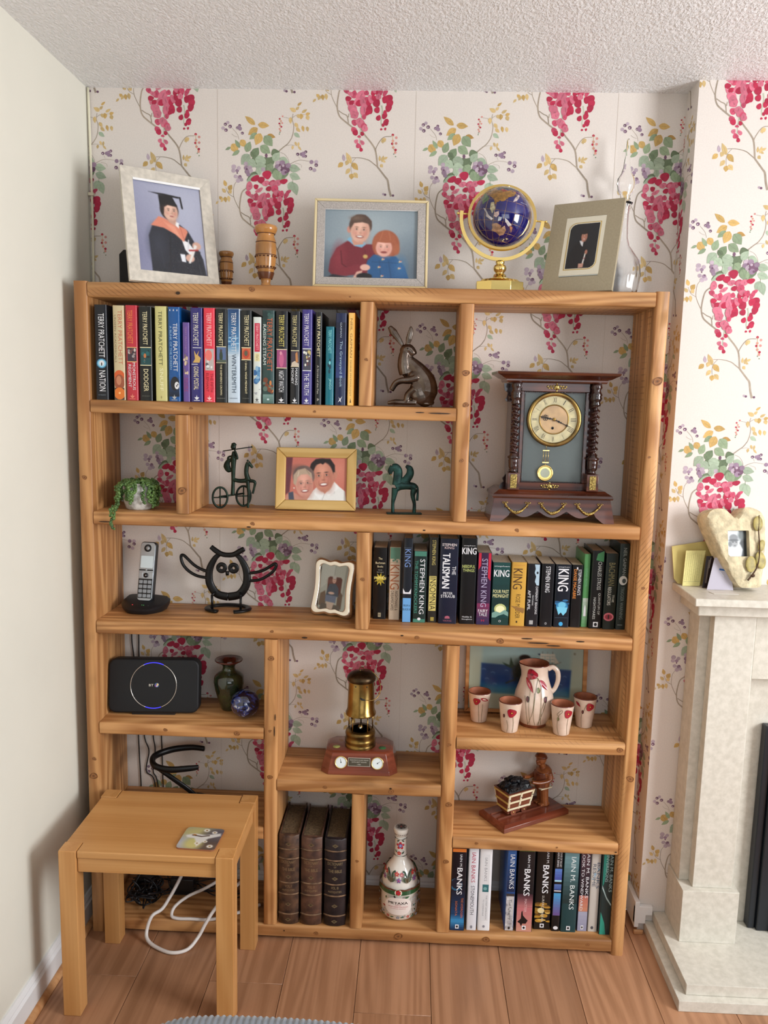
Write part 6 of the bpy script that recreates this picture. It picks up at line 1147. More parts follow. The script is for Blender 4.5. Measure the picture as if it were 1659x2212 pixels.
# columns
for s_ in (-1, 1):
    cx = s_*.1035; cy = -.050
    M().box(cx-.0155, cx+.0155, cy-.0155, -.030, .083, .128).build('column_pedestal', m_mah, t, bevel=.0015)
    M().lathe([(.007, .128), (.0105, .131), (.008, .134), (.0125, .140), (.0128, .143), (.0132, .146), (.0135, .149), (.0138, .152), (.0140, .156), (.0138, .160), (.0125, .163), (.0165, .166), (.0165, .170), (.011, .173), (.0115, .178)], 24, c=(cx, cy, 0), fn=lambda a, z: 1+(.03*math.sin(z*2600) if .138 < z < .161 else 0)).build('column_foot', m_mahd, t)
    v = []; f = []; nz = 72; ns = 20
    for k in range(nz+1):
        z = .178+.128*k/nz; tw = 2*PI*(z-.178)/.0165*s_
        for i in range(ns):
            a = 2*PI*i/ns; r_ = .0098+.0026*math.cos(a*2-tw*1.0) if False else .0085
            ox, oy = .0038*math.cos(tw), .0038*math.sin(tw); r_ = .0086
            v.append((cx+ox+r_*math.cos(a), cy+oy+r_*math.sin(a), z))
    for k in range(nz):
        for i in range(ns): j = (i+1) % ns; f.append((k*ns+i, k*ns+j, (k+1)*ns+j, (k+1)*ns+i))
    mm = M(); mm.add(v, f, True); mm.build('twist_shaft', m_mahd, t)
    M().lathe([(.0115, .305), (.0130, .310), (.010, .316), (.0135, .320), (.0150, .325), (.0135, .330), (.0155, .334), (.0125, .340), (.010, .346), (.0145, .352), (.0130, .358), (.0120, .3625)], 24, c=(cx, cy, 0)).build('column_head', m_mahd, t)
    M().box(cx-.0085, cx+.0085, cy-.0172, cy-.0155, .087, .124).build('gilt_plaque', m_gilt2, t, bevel=.0006)
    M().box(cx-.0025, cx+.0025, cy-.0190, cy-.0172, .094, .117).build('gilt_plaque_rib', m_gilt2, t, bevel=.0006)
# cornice
pz = [(.3625, .128, .052), (.3665, .131, .055), (.3705, .131, .055), (.3735, .139, .063), (.3785, .147, .071), (.3825, .156, .078), (.3875, .158, .080), (.3895, .157, .079)]
mm = M()
for k in range(len(pz)-1): mm.frustum(*[[(-h, -d, z), (h, -d, z), (h, .058, z), (-h, .058, z)] for z, h, d in (pz[k], pz[k+1])])
mm.build('cornice', m_mah, t)
# gilt mounts
def flourish(cx, cz, w, y, seed):
    mm = M(); r_ = random.Random(seed)
    mm.ball((cx, y, cz), (.0065, .0022, .0072), 12, 8)
    for s_ in (-1, 1):
        mm.tube([(cx+s_*.005, y, cz), (cx+s_*w*.4, y, cz+.003), (cx+s_*w*.7, y, cz-.002), (cx+s_*w, y, cz)], [.0014, .0012, .001, .0006], 6)
        for k in range(6): mm.ball((cx+s_*w*(.22+.14*k), y-.0004, cz+(.0040 if k % 2 else -.0036)*(1-k*.09)), (.0030, .0012, .0022), 8, 6, rot=Matrix.Rotation(s_*(.6 if k % 2 else -.6), 3, 'Y'))
    mm.ball((cx, y, cz+.009), (.0025, .001, .0025), 8, 6); mm.ball((cx, y, cz-.009), (.0025, .001, .003), 8, 6)
    return mm.build('gilt_flourish', m_gilt2, t)
flourish(.002, .3515, .026, -.0405, 1); flourish(-.004, .0915, .024, -.0405, 2)
for cx in (-.0945, 0.0, .0945):
    mm = M(); Y_ = -.0735
    pts = [(cx+x, Y_-.001-(.062-z)*.12, z) for x, z in ((-.030, .0475), (-.022, .037), (-.010, .0275), (0, .0245), (.010, .0275), (.022, .037), (.030, .0475))]
    mm.tube(pts, [.0010, .0022, .0036, .0044, .0036, .0022, .0010], 8)
    r_ = random.Random(5)
    for k in range(30):
        u = k/29; i_ = u*6; a = int(min(i_, 5)); w_ = i_-a; p = Vector(pts[a]).lerp(Vector(pts[a+1]), w_); q_ = 1-abs(2*u-1)
        mm.ball((p.x+r_.uniform(-1, 1)*.001, p.y-.0026*q_-.0006, p.z+r_.uniform(-1, 1)*.0036*q_), (.0022, .0015, .0018), 7, 5)
    for s_ in (-1, 1):
        for dx, dz in ((-.0042, .001), (.0042, .001), (0, -.001)): mm.tube([(cx+s_*.030+dx+.0026*math.cos(a), Y_-.001, .0495+dz+.0022*math.sin(a)) for a in [2*PI*i/10 for i in range(10)]], .0008, 5, True, n=1)
        mm.tube([(cx+s_*.030, Y_-.0025, .048), (cx+s_*.0275, Y_-.0035, .038)], [.0012, .0022], 6, n=1)
    mm.build('gilt_swag', m_gilt2, t)
for s_ in (-1, 1): M().lathe([(.006, 0), (.0075, .002), (.006, .006), (.0025, .008)], 14, T=Matrix.Translation((s_*.112, -.012, .322)) @ Matrix.Rotation(s_*PI/2, 4, 'Y')).build('side_knob', m_mahd, t)
# ================================================================== MIDDLE LEFT: telephone, owl
m_blk = mat('black_plastic', (26, 27, 30), .35); m_sil = mat('silver_plastic', (176, 182, 188), .25, .5); m_key = mat('grey_key', (150, 156, 162), .35)
t = thing('cordless_telephone', 'cordless telephone with silver handset standing in black charging base', 'telephone', (.127, -.090, .9141), math.radians(-6))
def base_loop(k, z): return [(x*k, y*k, z) for x, y in [(-.078, .050), (-.088, .020), (-.082, -.025), (-.045, -.072), (0, -.080), (.045, -.072), (.082, -.025), (.088, .020), (.078, .050), (.0, .060)]]
def sm(L_): return [tuple(p) for p in catmull(L_, 3, True)]
a, b_, c_, d_ = sm(base_loop(.86, 0)), sm(base_loop(.98, .010)), sm(base_loop(1.0, .018)), sm(base_loop(.90, .024))
b_ = [(x, y, z+max(0, (y+.08))*.10) for x, y, z in b_]; c_ = [(x, y, z+max(0, y+.08)*.16) for x, y, z in c_]; d_ = [(x, y, z+max(0, y+.08)*.18) for x, y, z in d_]
n = len(a); v = a+b_+c_+d_; f = [tuple(range(n))[::-1], tuple(range(3*n, 4*n))]+[(k*n+i, k*n+(i+1) % n, (k+1)*n+(i+1) % n, (k+1)*n+i) for k in range(3) for i in range(n)]
mm = M(); mm.add(v, f, True, Matrix.Scale(.74, 4)); mm.build('charging_base', m_blk, t, sharp=40)
TH = Matrix.Translation((.001, .004, .024)) @ Matrix.Rotation(math.radians(-13), 4, 'X')
M().prism(rrect(-.0235, 0, .0235, .168, .010), -.009, .010, T=TH).build('handset', m_blk, t, bevel=.003)
M().prism(rrect(-.0215, .002, .0215, .166, .009), -.0105, -.009, T=TH).build('handset_face', m_sil, t, bevel=.0006)
M().lathe([(.0105, 0), (.0105, .0012), (.0062, .0012), (.0056, -.001)], 28, T=TH @ Matrix.Translation((0, -.0105, .150)) @ Matrix.Rotation(PI/2, 4, 'X'), cap=False).build('earpiece_ring', m_blk, t); M().ball((0, 0, 0), (.005, .0012, .005), 14, 8, T=TH @ Matrix.Translation((0, -.0112, .150))).build('earpiece', m_sil, t)
M().prism(rrect(-.018, .094, .018, .128, .002), -.0112, -.0105, T=TH).build('screen', mat('lcd_screen', (206, 220, 224), .15, emit=((206, 220, 226), .12)), t)
M().box(-.0205, .0205, -.0116, -.0105, .086, .0895, T=TH).build('dark_key_strip', m_blk, t)
for dx in (-.015, .015): M().prism(rrect(dx-.006, .066, dx+.006, .082, .002), -.0115, -.0105, T=TH).build('side_key', m_sil, t, bevel=.0004)
M().lathe([(.0068, 0), (.0068, .0016), (.0, .0018)], 20, T=TH @ Matrix.Translation((0, -.0105, .073)) @ Matrix.Rotation(PI/2, 4, 'X')).build('navigation_key', m_blk, t); M().ball((0, -.0122, .073), (.0022, .0008, .0022), 10, 6, T=TH).build('centre_key', m_sil, t); M().ball((0, -.0114, .0885), (.003, .001, .003), 10, 6, T=TH).build('centre_key', m_sil, t)
for r_ in range(4):
    for k in range(3): M().prism(rrect(-.0185+k*.0130, .0105+r_*.0130, -.0185+k*.0130+.0108, .0105+r_*.0130+.0098, .002), -.0116, -.0105, T=TH).build('number_key', m_key, t, bevel=.0004)
M().box(-.020, .020, -.0112, -.0105, .0085, .0635, T=TH).build('keypad_panel', m_blk, t)
for k, (x, col, e) in enumerate(((-.022, (230, 60, 70), 1.2), (-.006, (60, 70, 70), 0), (.008, (90, 220, 110), .8), (.014, (90, 220, 110), .8), (.030, (60, 70, 70), 0))):
    M().ball((x*.9, -.032-abs(x)*.1, .0215), (.0024, .0018, .0012), 10, 6).build('base_button', mat('button_%d_%d' % (col[0], col[1]), col, .3, emit=(col, e) if e else None), t)
# --- horseshoe owl
m_iron = mat('black_iron', (20, 20, 21), .38, .35, bump=(90, .35, .001), var=(40, .3))
q = sk(1145, 668, .000330)
t = thing('horseshoe_owl', 'black iron owl welded from horseshoes, wings spread, on a horseshoe base', 'ornament', (.3605, -.068, .9141))
def iron(nm, P, r, closed=False, flat=1.0, n=5): return M().tube(P, r, 12, closed, n=n, flat=flat).build(nm, m_iron, t)
def C3(pts, y=0.0): return [q(a, b_, y) for a, b_ in pts]
for s_ in (-1, 1): iron('body_shoe', C3([(1145+s_*60, 172), (1145+s_*105, 205), (1145+s_*152, 290), (1145+s_*165, 375), (1145+s_*152, 450), (1145+s_*95, 525), (1145+s_*0, 548)]), [.0050, .0075, .0100, .0112, .0116, .0118, .0118], flat=.5)
iron('brow_shoe', C3([(1005, 108), (1045, 140), (1095, 168), (1145, 176), (1200, 170), (1250, 142), (1290, 118)], -.008), [.0068, .0078, .0074, .0070, .0074, .0078, .0068], flat=.6)
iron('wing', C3([(968, 330), (905, 308), (850, 275), (800, 228), (765, 196), (742, 198), (742, 235), (762, 285), (810, 335), (880, 372), (962, 385)]), .0044)
iron('wing', C3([(1325, 335), (1400, 322), (1460, 300), (1520, 262), (1552, 244), (1562, 262), (1540, 305), (1490, 350), (1420, 388), (1330, 402)]), .0044)
for ex in (1095, 1198): M().tube([q(ex+30*math.cos(a), 290+30*math.sin(a), -.006) for a in [2*PI*i/24 for i in range(24)]], .0062, 10, True, n=1, flat=.5).build('eye_ring', m_iron, t)
iron('beak', C3([(1145, 318), (1145, 352)], -.008), [.0058, .0045], n=1)
iron('leg', C3([(1022, 520), (1024, 640)], -.022), .0036, n=1); iron('leg', C3([(1270, 520), (1268, 645)], -.022), .0036, n=1)
for lx in (1022, 1270): iron('leg_bracket', [q(lx, 520, -.022), q(lx+(20 if lx < 1100 else -20), 505, -.002)], .0030, n=1)
iron('base_shoe', [(.0575*math.sin(a)*1.02, .040*-math.cos(a)+.0, .0108) for a in [math.radians(d) for d in range(24, 337, 24)]], .0088, flat=1.0)
o = COL.objects['base_shoe']; o.scale = (1, 1, .55)
# ================================================================== ROW FOUR LEFT: router, vase, paperweight
t = thing('broadband_router', 'black rounded broadband router box with blue lit ring on front', 'router', (.1665, -.152, .6270), math.radians(4)); T = tiltT(math.radians(8)); T = Matrix.Translation((0, 0, .0062)) @ T
m_rt = mat('matt_black_casing', (17, 19, 23), .55, bump=(900, .2, .0004))
M().prism(rrect(-.1265, 0, .1265, .152, .022, 6), 0, .040, T=T).build('casing', m_rt, t, bevel=.005, seg=3)
M().box(-.06, .06, .004, .036, 0, .008).build('foot', m_blk, t)
def ring_arc(nm, a0, a1, m_, r0=.0640, w=.0013, y=-.0008):
    M().tube([(r0*math.cos(a), y, .078+r0*math.sin(a)) for a in [a0+(a1-a0)*i/40 for i in range(41)]], w, 6, n=1, T=T).build(nm, m_, t)
ring_arc('chrome_ring', math.radians(-70), math.radians(65), mat('chrome', (206, 202, 196), .2, .9)); ring_arc('chrome_ring', math.radians(115), math.radians(250), MATS['chrome'])
m_led = mat('blue_light', (70, 70, 230), .4, emit=((60, 56, 240), .9)); ring_arc('blue_light', math.radians(65), math.radians(115), m_led); ring_arc('blue_light', math.radians(250), math.radians(290), m_led)
pr = Pr(.0001); pr.text('BT', -.0065, .0785, .0125, .0065, (226, 220, 206)); pr.ell(.009, .079, .0062, .0062, (60, 100, 150), 20); pr.ell(.011, .0805, .0030, .0036, (226, 190, 110)); pr.ell(.0065, .077, .0030, .0035, (130, 80, 150)); pr.ell(.0095, .0765, .0016, .0022, (236, 236, 236)); pr.ell(.0125, .082, .0012, .0012, (236, 236, 236))
pr.build('front_emblem', t, m_spine, T=T @ Matrix.Translation((0, -.0004, 0)))
m_gg = mat('smoky_green_glaze', (52, 62, 34), .12, var=(40, .5), coat=.8, col2=(26, 30, 22)); m_rg = mat('red_brown_glaze', (104, 36, 24), .15, var=(60, .4), coat=.8)
t = thing('glazed_vase', 'squat dark green glazed vase with flared red brown rim', 'vase', (.366, -.085, .6270))
GV = [(0, 0), (.020, 0), (.024, .006), (.031, .030), (.040, .062), (.0435, .084), (.041, .099), (.031, .110), (.0195, .117), (.0175, .124), (.018, .130), (.024, .137)]
M().lathe(GV, 48, cap=False).build('body', m_gg, t)
M().lathe([(.0238, .1368), (.0385, .145), (.0400, .1475), (.0385, .149), (.024, .141), (.0155, .132), (.015, .12)], 48, cap=False).build('flared_rim', m_rg, t)
def swirl_mat():
    m = bpy.data.materials.new('swirled_glass'); m.use_nodes = True; N = m.node_tree.nodes; Lk = m.node_tree.links; b = N['Principled BSDF']
    tc = N.new('ShaderNodeTexCoord'); n = N.new('ShaderNodeTexNoise'); n.inputs['Scale'].default_value = 34; n.inputs['Detail'].default_value = 4; n.inputs['Distortion'].default_value = 2.2; Lk.new(tc.outputs['Object'], n.inputs['Vector'])
    r = N.new('ShaderNodeValToRGB'); e = r.color_ramp.elements; e[0].position = .42; e[0].color = lin4((14, 14, 34)); e[1].position = .66; e[1].color = lin4((200, 204, 214))
    for p, c in ((.50, (24, 34, 92)), (.56, (60, 80, 150)), (.60, (34, 34, 60))): q_ = e.new(p); q_.color = lin4(c)
    Lk.new(n.outputs['Fac'], r.inputs[0]); Lk.new(r.outputs[0], b.inputs['Base Color']); b.inputs['Roughness'].default_value = .05; b.inputs['Coat Weight'].default_value = 1; return m
M_ = M().ball((0, 0, .0400), .0402, 48, 32).build('glass_paperweight', swirl_mat()); M_.location = (.4245, -.140, .6270); tag(M_, 'round blue and white swirled glass paperweight in front of green vase', 'paperweight')
# ================================================================== MINER'S LAMP
m_rw = wood('red_brown_wood', (64, 28, 20), (112, 52, 34), (136, 68, 46), rough=.25, fine=50, broad=8, bstr=.04, blotch=.3, coat=.6)
m_db = mat('tarnished_brass', (150, 118, 62), .3, .95, var=(26, .5), bump=(60, .1, .0006), col2=(84, 66, 40)); m_lb = mat('rubbed_brass', (178, 146, 86), .24, 1.0, var=(16, .35), bump=(40, .08, .0006), col2=(120, 92, 46))
t = thing('miners_lamp', 'brass miners lamp on a red brown wooden block with two round gauges', 'lamp', (.748, -.105, .4822), math.radians(1))
def ch(hx, y0, y1, c, z): return [(-hx+c, y0, z), (hx-c, y0, z), (hx, y0+c, z), (hx, y1-c, z), (hx-c, y1, z), (-hx+c, y1, z), (-hx, y1-c, z), (-hx, y0+c, z)]
mm = M(); L_ = [ch(.108, -.067, .066, .022, 0), ch(.106, -.065, .064, .022, .012), ch(.094, -.053, .056, .020, .058), ch(.088, -.047, .050, .018, .0625)]
for k in range(3): mm.frustum(L_[k], L_[k+1])
mm.build('wooden_block', m_rw, t, bevel=.0008)
fs = math.atan2(.012, .046)
TF = Matrix.Translation((0, -.0655, .0125)) @ Matrix.Rotation(-fs, 4, 'X')
for dx, an in ((-.050, 100), (.0515, 35)):
    Tg = TF @ Matrix.Translation((dx, 0, .022)) @ Matrix.Rotation(PI/2, 4, 'X')
    M().lathe([(.0172, -.001), (.0176, .002), (.0168, .004), (.0150, .0035), (.0148, .002)], 36, T=Tg, cap=False).build('gauge_bezel', m_brass, t); gf = M().lathe([(0, .0022), (.0150, .0022)], 36, T=Tg, cap=False).build('gauge_face', mat('gauge_white', (226, 232, 232), .3), t)
    pr = Pr(.00008); a = math.radians(an); pr.line([(0, 0), (.006*math.cos(a), .006*math.sin(a)), (.010*math.cos(a), .010*math.sin(a))], .0014, .0005, (30, 30, 34), 2); pr.ell(0, 0, .0016, .0016, (30, 30, 34))
    for k in range(24): b2 = 2*PI*k/24; pr.ell(.0125*math.cos(b2), .0125*math.sin(b2), .00045, .00045, (120, 126, 130), 6)
    pr.build('gauge_needle', t, m_spine, T=TF @ Matrix.Translation((dx, -.0024, .022)))
M().box(-.0305, .0315, -.0022, -.0002, .0125, .0355, T=TF).build('plaque_border', mat('pale_plaque_edge', (206, 196, 180), .4, .4), t); M().box(-.0293, .0303, -.0028, -.0020, .0137, .0343, T=TF).build('plaque', mat('bronze_plaque', (84, 76, 62), .4, .5), t)
pr = Pr(.00008); pr.text('PRESENTED BY COLLIERY FRIENDS', .0005, .0295, .052, .0028, (206, 200, 186)); pr.text('WITH BEST WISHES', .0005, .0240, .042, .0028, (206, 200, 186)); pr.text('1986', .0005, .0178, .010, .0028, (206, 200, 186)); pr.build('plaque_lettering', t, m_spine, T=TF @ Matrix.Translation((0, -.0030, 0)))
for dx, c_ in ((-.066, (176, 176, 96)), (.064, (56, 120, 66))):
    M().lathe([(.0, .0634), (.0098, .0634), (.0102, .0626)], 24, c=(dx, -.022, 0), cap=False).build('enamel_badge', mat('badge_%d' % c_[0], c_, .3, var=(300, .3)), t)
zl = .0625; lc = (0, -.004, zl)
M().lathe([(0, 0), (.0435, 0), (.0440, .006), (.0425, .008), (.0425, .014), (.0440, .017), (.0432, .022), (.0420, .024), (.0420, .034), (.0432, .037), (.0410, .045), (.0370, .047), (.0, .047)], 48, c=lc, cap=False).build('oil_vessel', m_db, t, sharp=50)
for k in range(5):
    a = math.radians(-90+36+72*k); M().tube([(0.0355*math.cos(a), -.004+.0355*math.sin(a), zl+.046), (0.0355*math.cos(a), -.004+.0355*math.sin(a), zl+.093)], .0016, 8, n=1).build('guard_pillar', m_lb, t)
M().lathe([(.0285, .047), (.0285, .094), (.0270, .094), (.0270, .047)], 32, c=lc).build('lamp_glass', mat('lamp_glass', (250, 252, 252), .0, trans=1.0, ior=1.03), t)
M().lathe([(.0, .047), (.010, .048), (.006, .056), (.0035, .060), (.0, .061)], 16, c=lc).build('burner', m_db, t); M().tube([(0, -.004, zl+.060), (0, -.004, zl+.093)], .0012, 6, n=1).build('wick_rod', m_db, t)
M().ball((0, -.012, zl+.053), (.003, .002, .003), 8, 6).build('wick', mat('white_wick', (230, 226, 216), .8), t)
M().lathe([(.0370, .093), (.0430, .094), (.0430, .099), (.0405, .102), (.0400, .106), (.0385, .108), (.0360, .192), (.0360, .1925)], 48, c=lc, cap=False).build('bonnet', m_lb, t, sharp=50)
M().lathe([(.0360, .190), (.0400, .193), (.0410, .197), (.0400, .203), (.0340, .211), (.0220, .216), (.0, .219)], 48, c=lc, cap=False).build('bonnet_cap', mat('dark_bronze', (92, 72, 50), .35, .9, var=(40, .4)), t, sharp=60)
M().tube([(.006*math.cos(a), -.004, zl+.2235+.006*math.sin(a)) for a in [2*PI*i/16 for i in range(16)]], .0011, 6, True, n=1).build('top_ring', m_db, t)
M().tube([(.004, -.004, zl+.224), (.025, -.004, zl+.220), (.045, -.004, zl+.200), (.054, -.006, zl+.175), (.050, -.014, zl+.152), (.035, -.026, zl+.142), (.010, -.042, zl+.1475)], .0013, 8).build('carrying_hook', m_db, t); M().tube([(.014, -.0420, zl+.147), (.004, -.0425, zl+.149), (-.001, -.0415, zl+.153)], [.0012, .0030, .0016], 8).build('hook_tip', m_blk, t)
for dx in (-.014, .017): M().ball((dx, -.004-.0362*math.cos(dx/.036), zl+.183), (.0022, .0012, .0018), 8, 6).build('vent_hole', m_blk, t)
# ================================================================== SHIP TILE, JUG, BEAKERS
m_tile = print_mat('glazed_tile', .2, .5, coat=.4)
t = thing('ship_picture', 'sailing ship sea picture in thin wood frame leaning behind the jug', 'picture', (1.221, -.036, .6226+.004), 0); tl = math.radians(5); T = tiltT(tl)
m_tf = wood('honey_slip_frame', (120, 74, 36), (176, 118, 64), (200, 144, 88), rough=.4, blotch=.3)
for pts in ([(-.175, 0), (.175, 0), (.163, .010), (-.163, .010)], [(-.175, .2390), (-.163, .229), (.163, .229), (.175, .2390)], [(-.175, 0), (-.165, .010), (-.165, .229), (-.175, .2390)], [(.163, .010), (.175, 0), (.175, .2390), (.163, .229)]):
    M().prism(pts, -.002, .009, T=T).build('frame_rail', m_tf, t, bevel=.001)
M().box(-.172, .172, .004, .010, .002, .236, T=T).build('backing', m_blackb, t)
c = Cv(170, 118, (190, 40, 1200, 640), (176, 184, 158))
c.p([(300, 40), (1095, 40), (1080, 530), (295, 510)], (140, 172, 166), 40); c.e(750, 120, 420, 130, (160, 186, 184), soft=1.5, al=.7)
c.p([(295, 275), (1095, 312), (1082, 525), (292, 500)], (18, 60, 128), 14)
for i in range(6): c.p([(295, 420+i*16), (1085, 440+i*16), (1080, 530), (292, 505)], (20+i*12, 96+i*12, 150+i*4), 20, .35)
for x, y, w in ((320, 325, 30), (400, 350, 34), (520, 330, 26), (350, 400, 30), (1040, 365, 30), (960, 350, 24), (420, 440, 30), (1000, 430, 34)): c.ln([(x-w/2, y), (x, y-6), (x+w/2, y+3)], 4, (150, 180, 210), .8)
c.p([(800, 262), (960, 268), (940, 300), (820, 295)], (110, 92, 70), 4)
for x in (835, 880, 925): c.ln([(x, 170), (x, 270)], 3, (110, 90, 70)); [c.p([(x-20+j*2, 185+j*24), (x+20-j*2, 185+j*24), (x+24-j*2, 204+j*24), (x-24+j*2, 204+j*24)], (214, 208, 186), 3) for j in range(3)]
c.p([(940, 200), (990, 262), (945, 262)], (206, 200, 178), 3); c.ln([(950, 270), (1000, 250)], 3, (90, 70, 50)); c.p([(790, 190), (815, 185), (812, 200)], (30, 40, 70), 3)
c.p([(480, 265), (545, 285), (555, 222), (580, 280), (600, 290), (560, 310), (510, 290)], (34, 66, 40), 5); c.ln([(575, 300), (600, 400), (520, 430)], 10, (50, 52, 30), .9); c.e(640, 330, 70, 90, (30, 40, 34), soft=.6, al=.8); c.e(680, 225, 50, 26, (40, 26, 20), soft=.4)
c.ln([(1000, 522), (1055, 524)], 5, (70, 90, 100), .7)
for x, y in ((222, 82), (1175, 118), (1120, 180)): c.e(x, y, 10, 10, (130, 134, 110), soft=.5)
c.build('picture_print', t, .328, .2200, m_tile, T=T @ Matrix.Translation((0, .0035, .0095)))
m_cer = mat('cream_glaze', (228, 206, 188), .18, var=(24, .10), coat=.7, col2=(214, 186, 166)); m_terra = mat('terracotta', (168, 98, 66), .5, var=(50, .15))
m_pop = print_mat('poppy_glaze', .2, .5, coat=.6)
PR_, PD, ST, YC = (164, 22, 44), (120, 14, 34), (112, 104, 70), (226, 176, 60)
def prof_r(prof, z):
    for (r0, z0), (r1, z1) in zip(prof, prof[1:]):
        if z0 <= z <= z1 and z1 > z0: return r0+(r1-r0)*(z-z0)/(z1-z0)
    return prof[-1][0]
def surf(prof, a0=0.0):
    def w(u, v_, e):
        r_ = prof_r(prof, v_); a = a0-PI/2+u/max(r_, .01); rr_ = r_+.0010+e; return (rr_*math.cos(a), rr_*math.sin(a), v_)
    return w
def poppy(pr, u, v_, s, seed=0):
    r_ = random.Random(seed)
    for c, k in (((120, 14, 34), 1.0), (PR_, .93)):
        ph = r_.uniform(0, 1) if False else .4*seed
        P = [(u+s*k*(1+.12*math.sin(3*a+ph))*math.cos(a), v_+s*k*(1+.12*math.sin(3*a+ph))*math.sin(a)) for a in [2*PI*i/20 for i in range(20)]]
        for i in range(20): pr.poly([(u, v_), P[i], P[(i+1) % 20]], c, flat=i > 0)
    pr.ell(u, v_, s*.32, s*.28, (110, 12, 30), 10); pr.ell(u, v_, s*.16, s*.14, YC, 8)
def stemline(pr, P, w=.0011, c=ST): pr.line(P, w, w*.8, c, 6)
def side_poppy(pr, u0, v0, u1, v1, w):
    for c, k in (((120, 14, 34), 1.0), (PR_, .86)): pr.leaf(u0, v0, u1, v1, w*k, c)
def bud(pr, u, v_, s, c=(60, 40, 40)): pr.ell(u, v_, s*.55, s, c, 10); pr.ell(u-s*.15, v_, s*.25, s*.7, (110, 50, 60) if c[0] < 80 else (150, 150, 110), 8)
CP = [(.0225, 0), (.0235, .003), (.0265, .03), (.0300, .06), (.0325, .083), (.0335, .088)]
def cup(x, y, rz, s, label, variant):
    t = thing('painted_beaker', label, 'cup', (x, y, .6226), rz, 'poppy painted beakers')
    sc_ = Matrix.Scale(s, 4)
    M().lathe([(0, 0), (.0215, 0)]+CP[1:], 48, T=sc_, cap=False).build('body', m_cer, t)
    M().lathe([(.0335, .0878), (.0328, .0905), (.0312, .0900)], 48, T=sc_, cap=False).build('rim', mat('dark_glaze_rim', (96, 44, 34), .25, coat=.5), t)
    M().lathe([(.0312, .0900), (.0300, .080), (.0272, .05), (.0245, .02), (.021, .006), (0, .006)], 48, T=sc_, cap=False).build('inside', m_terra, t)
    pr = Pr(.00003)
    if variant == 0: stemline(pr, [(-.008, .06), (-.006, .03), (-.004, .004)]); stemline(pr, [(.004, .06), (.003, .03), (.003, .004)]); poppy(pr, -.014, .068, .0105, 1); side_poppy(pr, -.003, .078, .022, .069, .010)
    if variant == 1: stemline(pr, [(.004, .055), (.007, .03), (.005, .004)]); stemline(pr, [(-.012, .04), (-.008, .02), (-.010, .004)]); poppy(pr, .001, .063, .0128, 2); bud(pr, -.021, .052, .006)
    if variant == 2: stemline(pr, [(.014, .055), (.012, .03), (.014, .004)]); stemline(pr, [(-.012, .06), (-.018, .066), (-.006, .080), (-.004, .074), (-.014, .060), (-.016, .03), (-.010, .004)]); poppy(pr, .014, .069, .0125, 3); bud(pr, -.014, .052, .006, (110, 104, 70))
    if variant == 3: stemline(pr, [(-.008, .05), (-.010, .03), (-.008, .004)]); stemline(pr, [(.002, .075), (-.006, .05)]); poppy(pr, .013, .068, .0120, 4); side_poppy(pr, -.030, .080, -.014, .066, .008); bud(pr, -.007, .052, .006)
    o = pr.build('poppy_painting', t, m_pop, wrap=surf(CP)); o.scale = (s, s, s)
cup(1.083, -.088, .12, .97, 'poppy beaker furthest left, in front of picture frame edge', 0)
cup(1.163, -.152, 0, .97, 'poppy beaker with one large central poppy, front left of the jug', 1)
cup(1.304, -.158, -.05, .96, 'poppy beaker with poppy at its right edge, front right of jug', 2)
cup(1.378, -.100, -.15, .97, 'poppy beaker furthest right, near the right post', 3)
JP = [(.0385, 0), (.0400, .003), (.0420, .012), (.0500, .030), (.0575, .055), (.0580, .075), (.0530, .100), (.0445, .125), (.0385, .145), (.0370, .160), (.0385, .176), (.0400, .182)]
t = thing('painted_jug', 'cream pottery jug with red poppies and terracotta rim among four beakers', 'jug', (1.2345, -.098, .6226), 0); t.scale = (.97, .97, .97)
M().lathe([(0, 0), (.0380, 0), (.0390, .010), (.0405, .0105)], 56, cap=False).build('foot', m_terra, t)
def spout(a, z): return 1+(.20*max(0, math.cos(a-PI*.97))**8*max(0, (z-.14)/.042) if z > .14 else 0)
M().lathe([(.0405, .0100)]+JP[2:], 56, cap=False, fn=spout).build('body', m_cer, t)
M().lathe([(.0400, .1815), (.0396, .1850), (.0375, .1840)], 56, cap=False, fn=spout).build('rim', MATS['dark_glaze_rim'], t); M().lathe([(.0376, .1842), (.0350, .165), (.0365, .145), (.045, .11), (.05, .06), (0, .02)], 56, cap=False, fn=spout).build('inside', m_terra, t)
M().tube([(.0365, 0, .166), (.050, 0, .172), (.064, 0, .160), (.067, 0, .135), (.060, 0, .110), (.050, 0, .098)], [.0075, .0070, .0072, .0070, .0062, .0075], 14, flat=.8).build('handle', m_cer, t)
pr = Pr(.00003)
for P in ([(-.018, .12), (-.022, .07), (-.014, .012)], [(-.006, .11), (-.010, .06), (-.020, .012)], [(.004, .15), (-.004, .11), (-.008, .05), (.000, .012)], [(.014, .13), (.012, .08), (.010, .012)], [(.024, .09), (.014, .06), (.016, .012)], [(-.034, .10), (-.028, .05), (-.020, .012)], [(.032, .10), (.020, .06), (.006, .012)], [(-.002, .152), (.004, .148), (.012, .128), (.008, .112)]): stemline(pr, P, .0013)
poppy(pr, -.014, .160, .0155, 5); side_poppy(pr, -.030, .150, -.010, .110, .014); side_poppy(pr, .008, .146, .034, .116, .013); bud(pr, .004, .118, .008, (104, 110, 70)); bud(pr, -.025, .092, .009); bud(pr, .026, .092, .009)
pr.build('poppy_painting', t, m_pop, wrap=surf(JP))
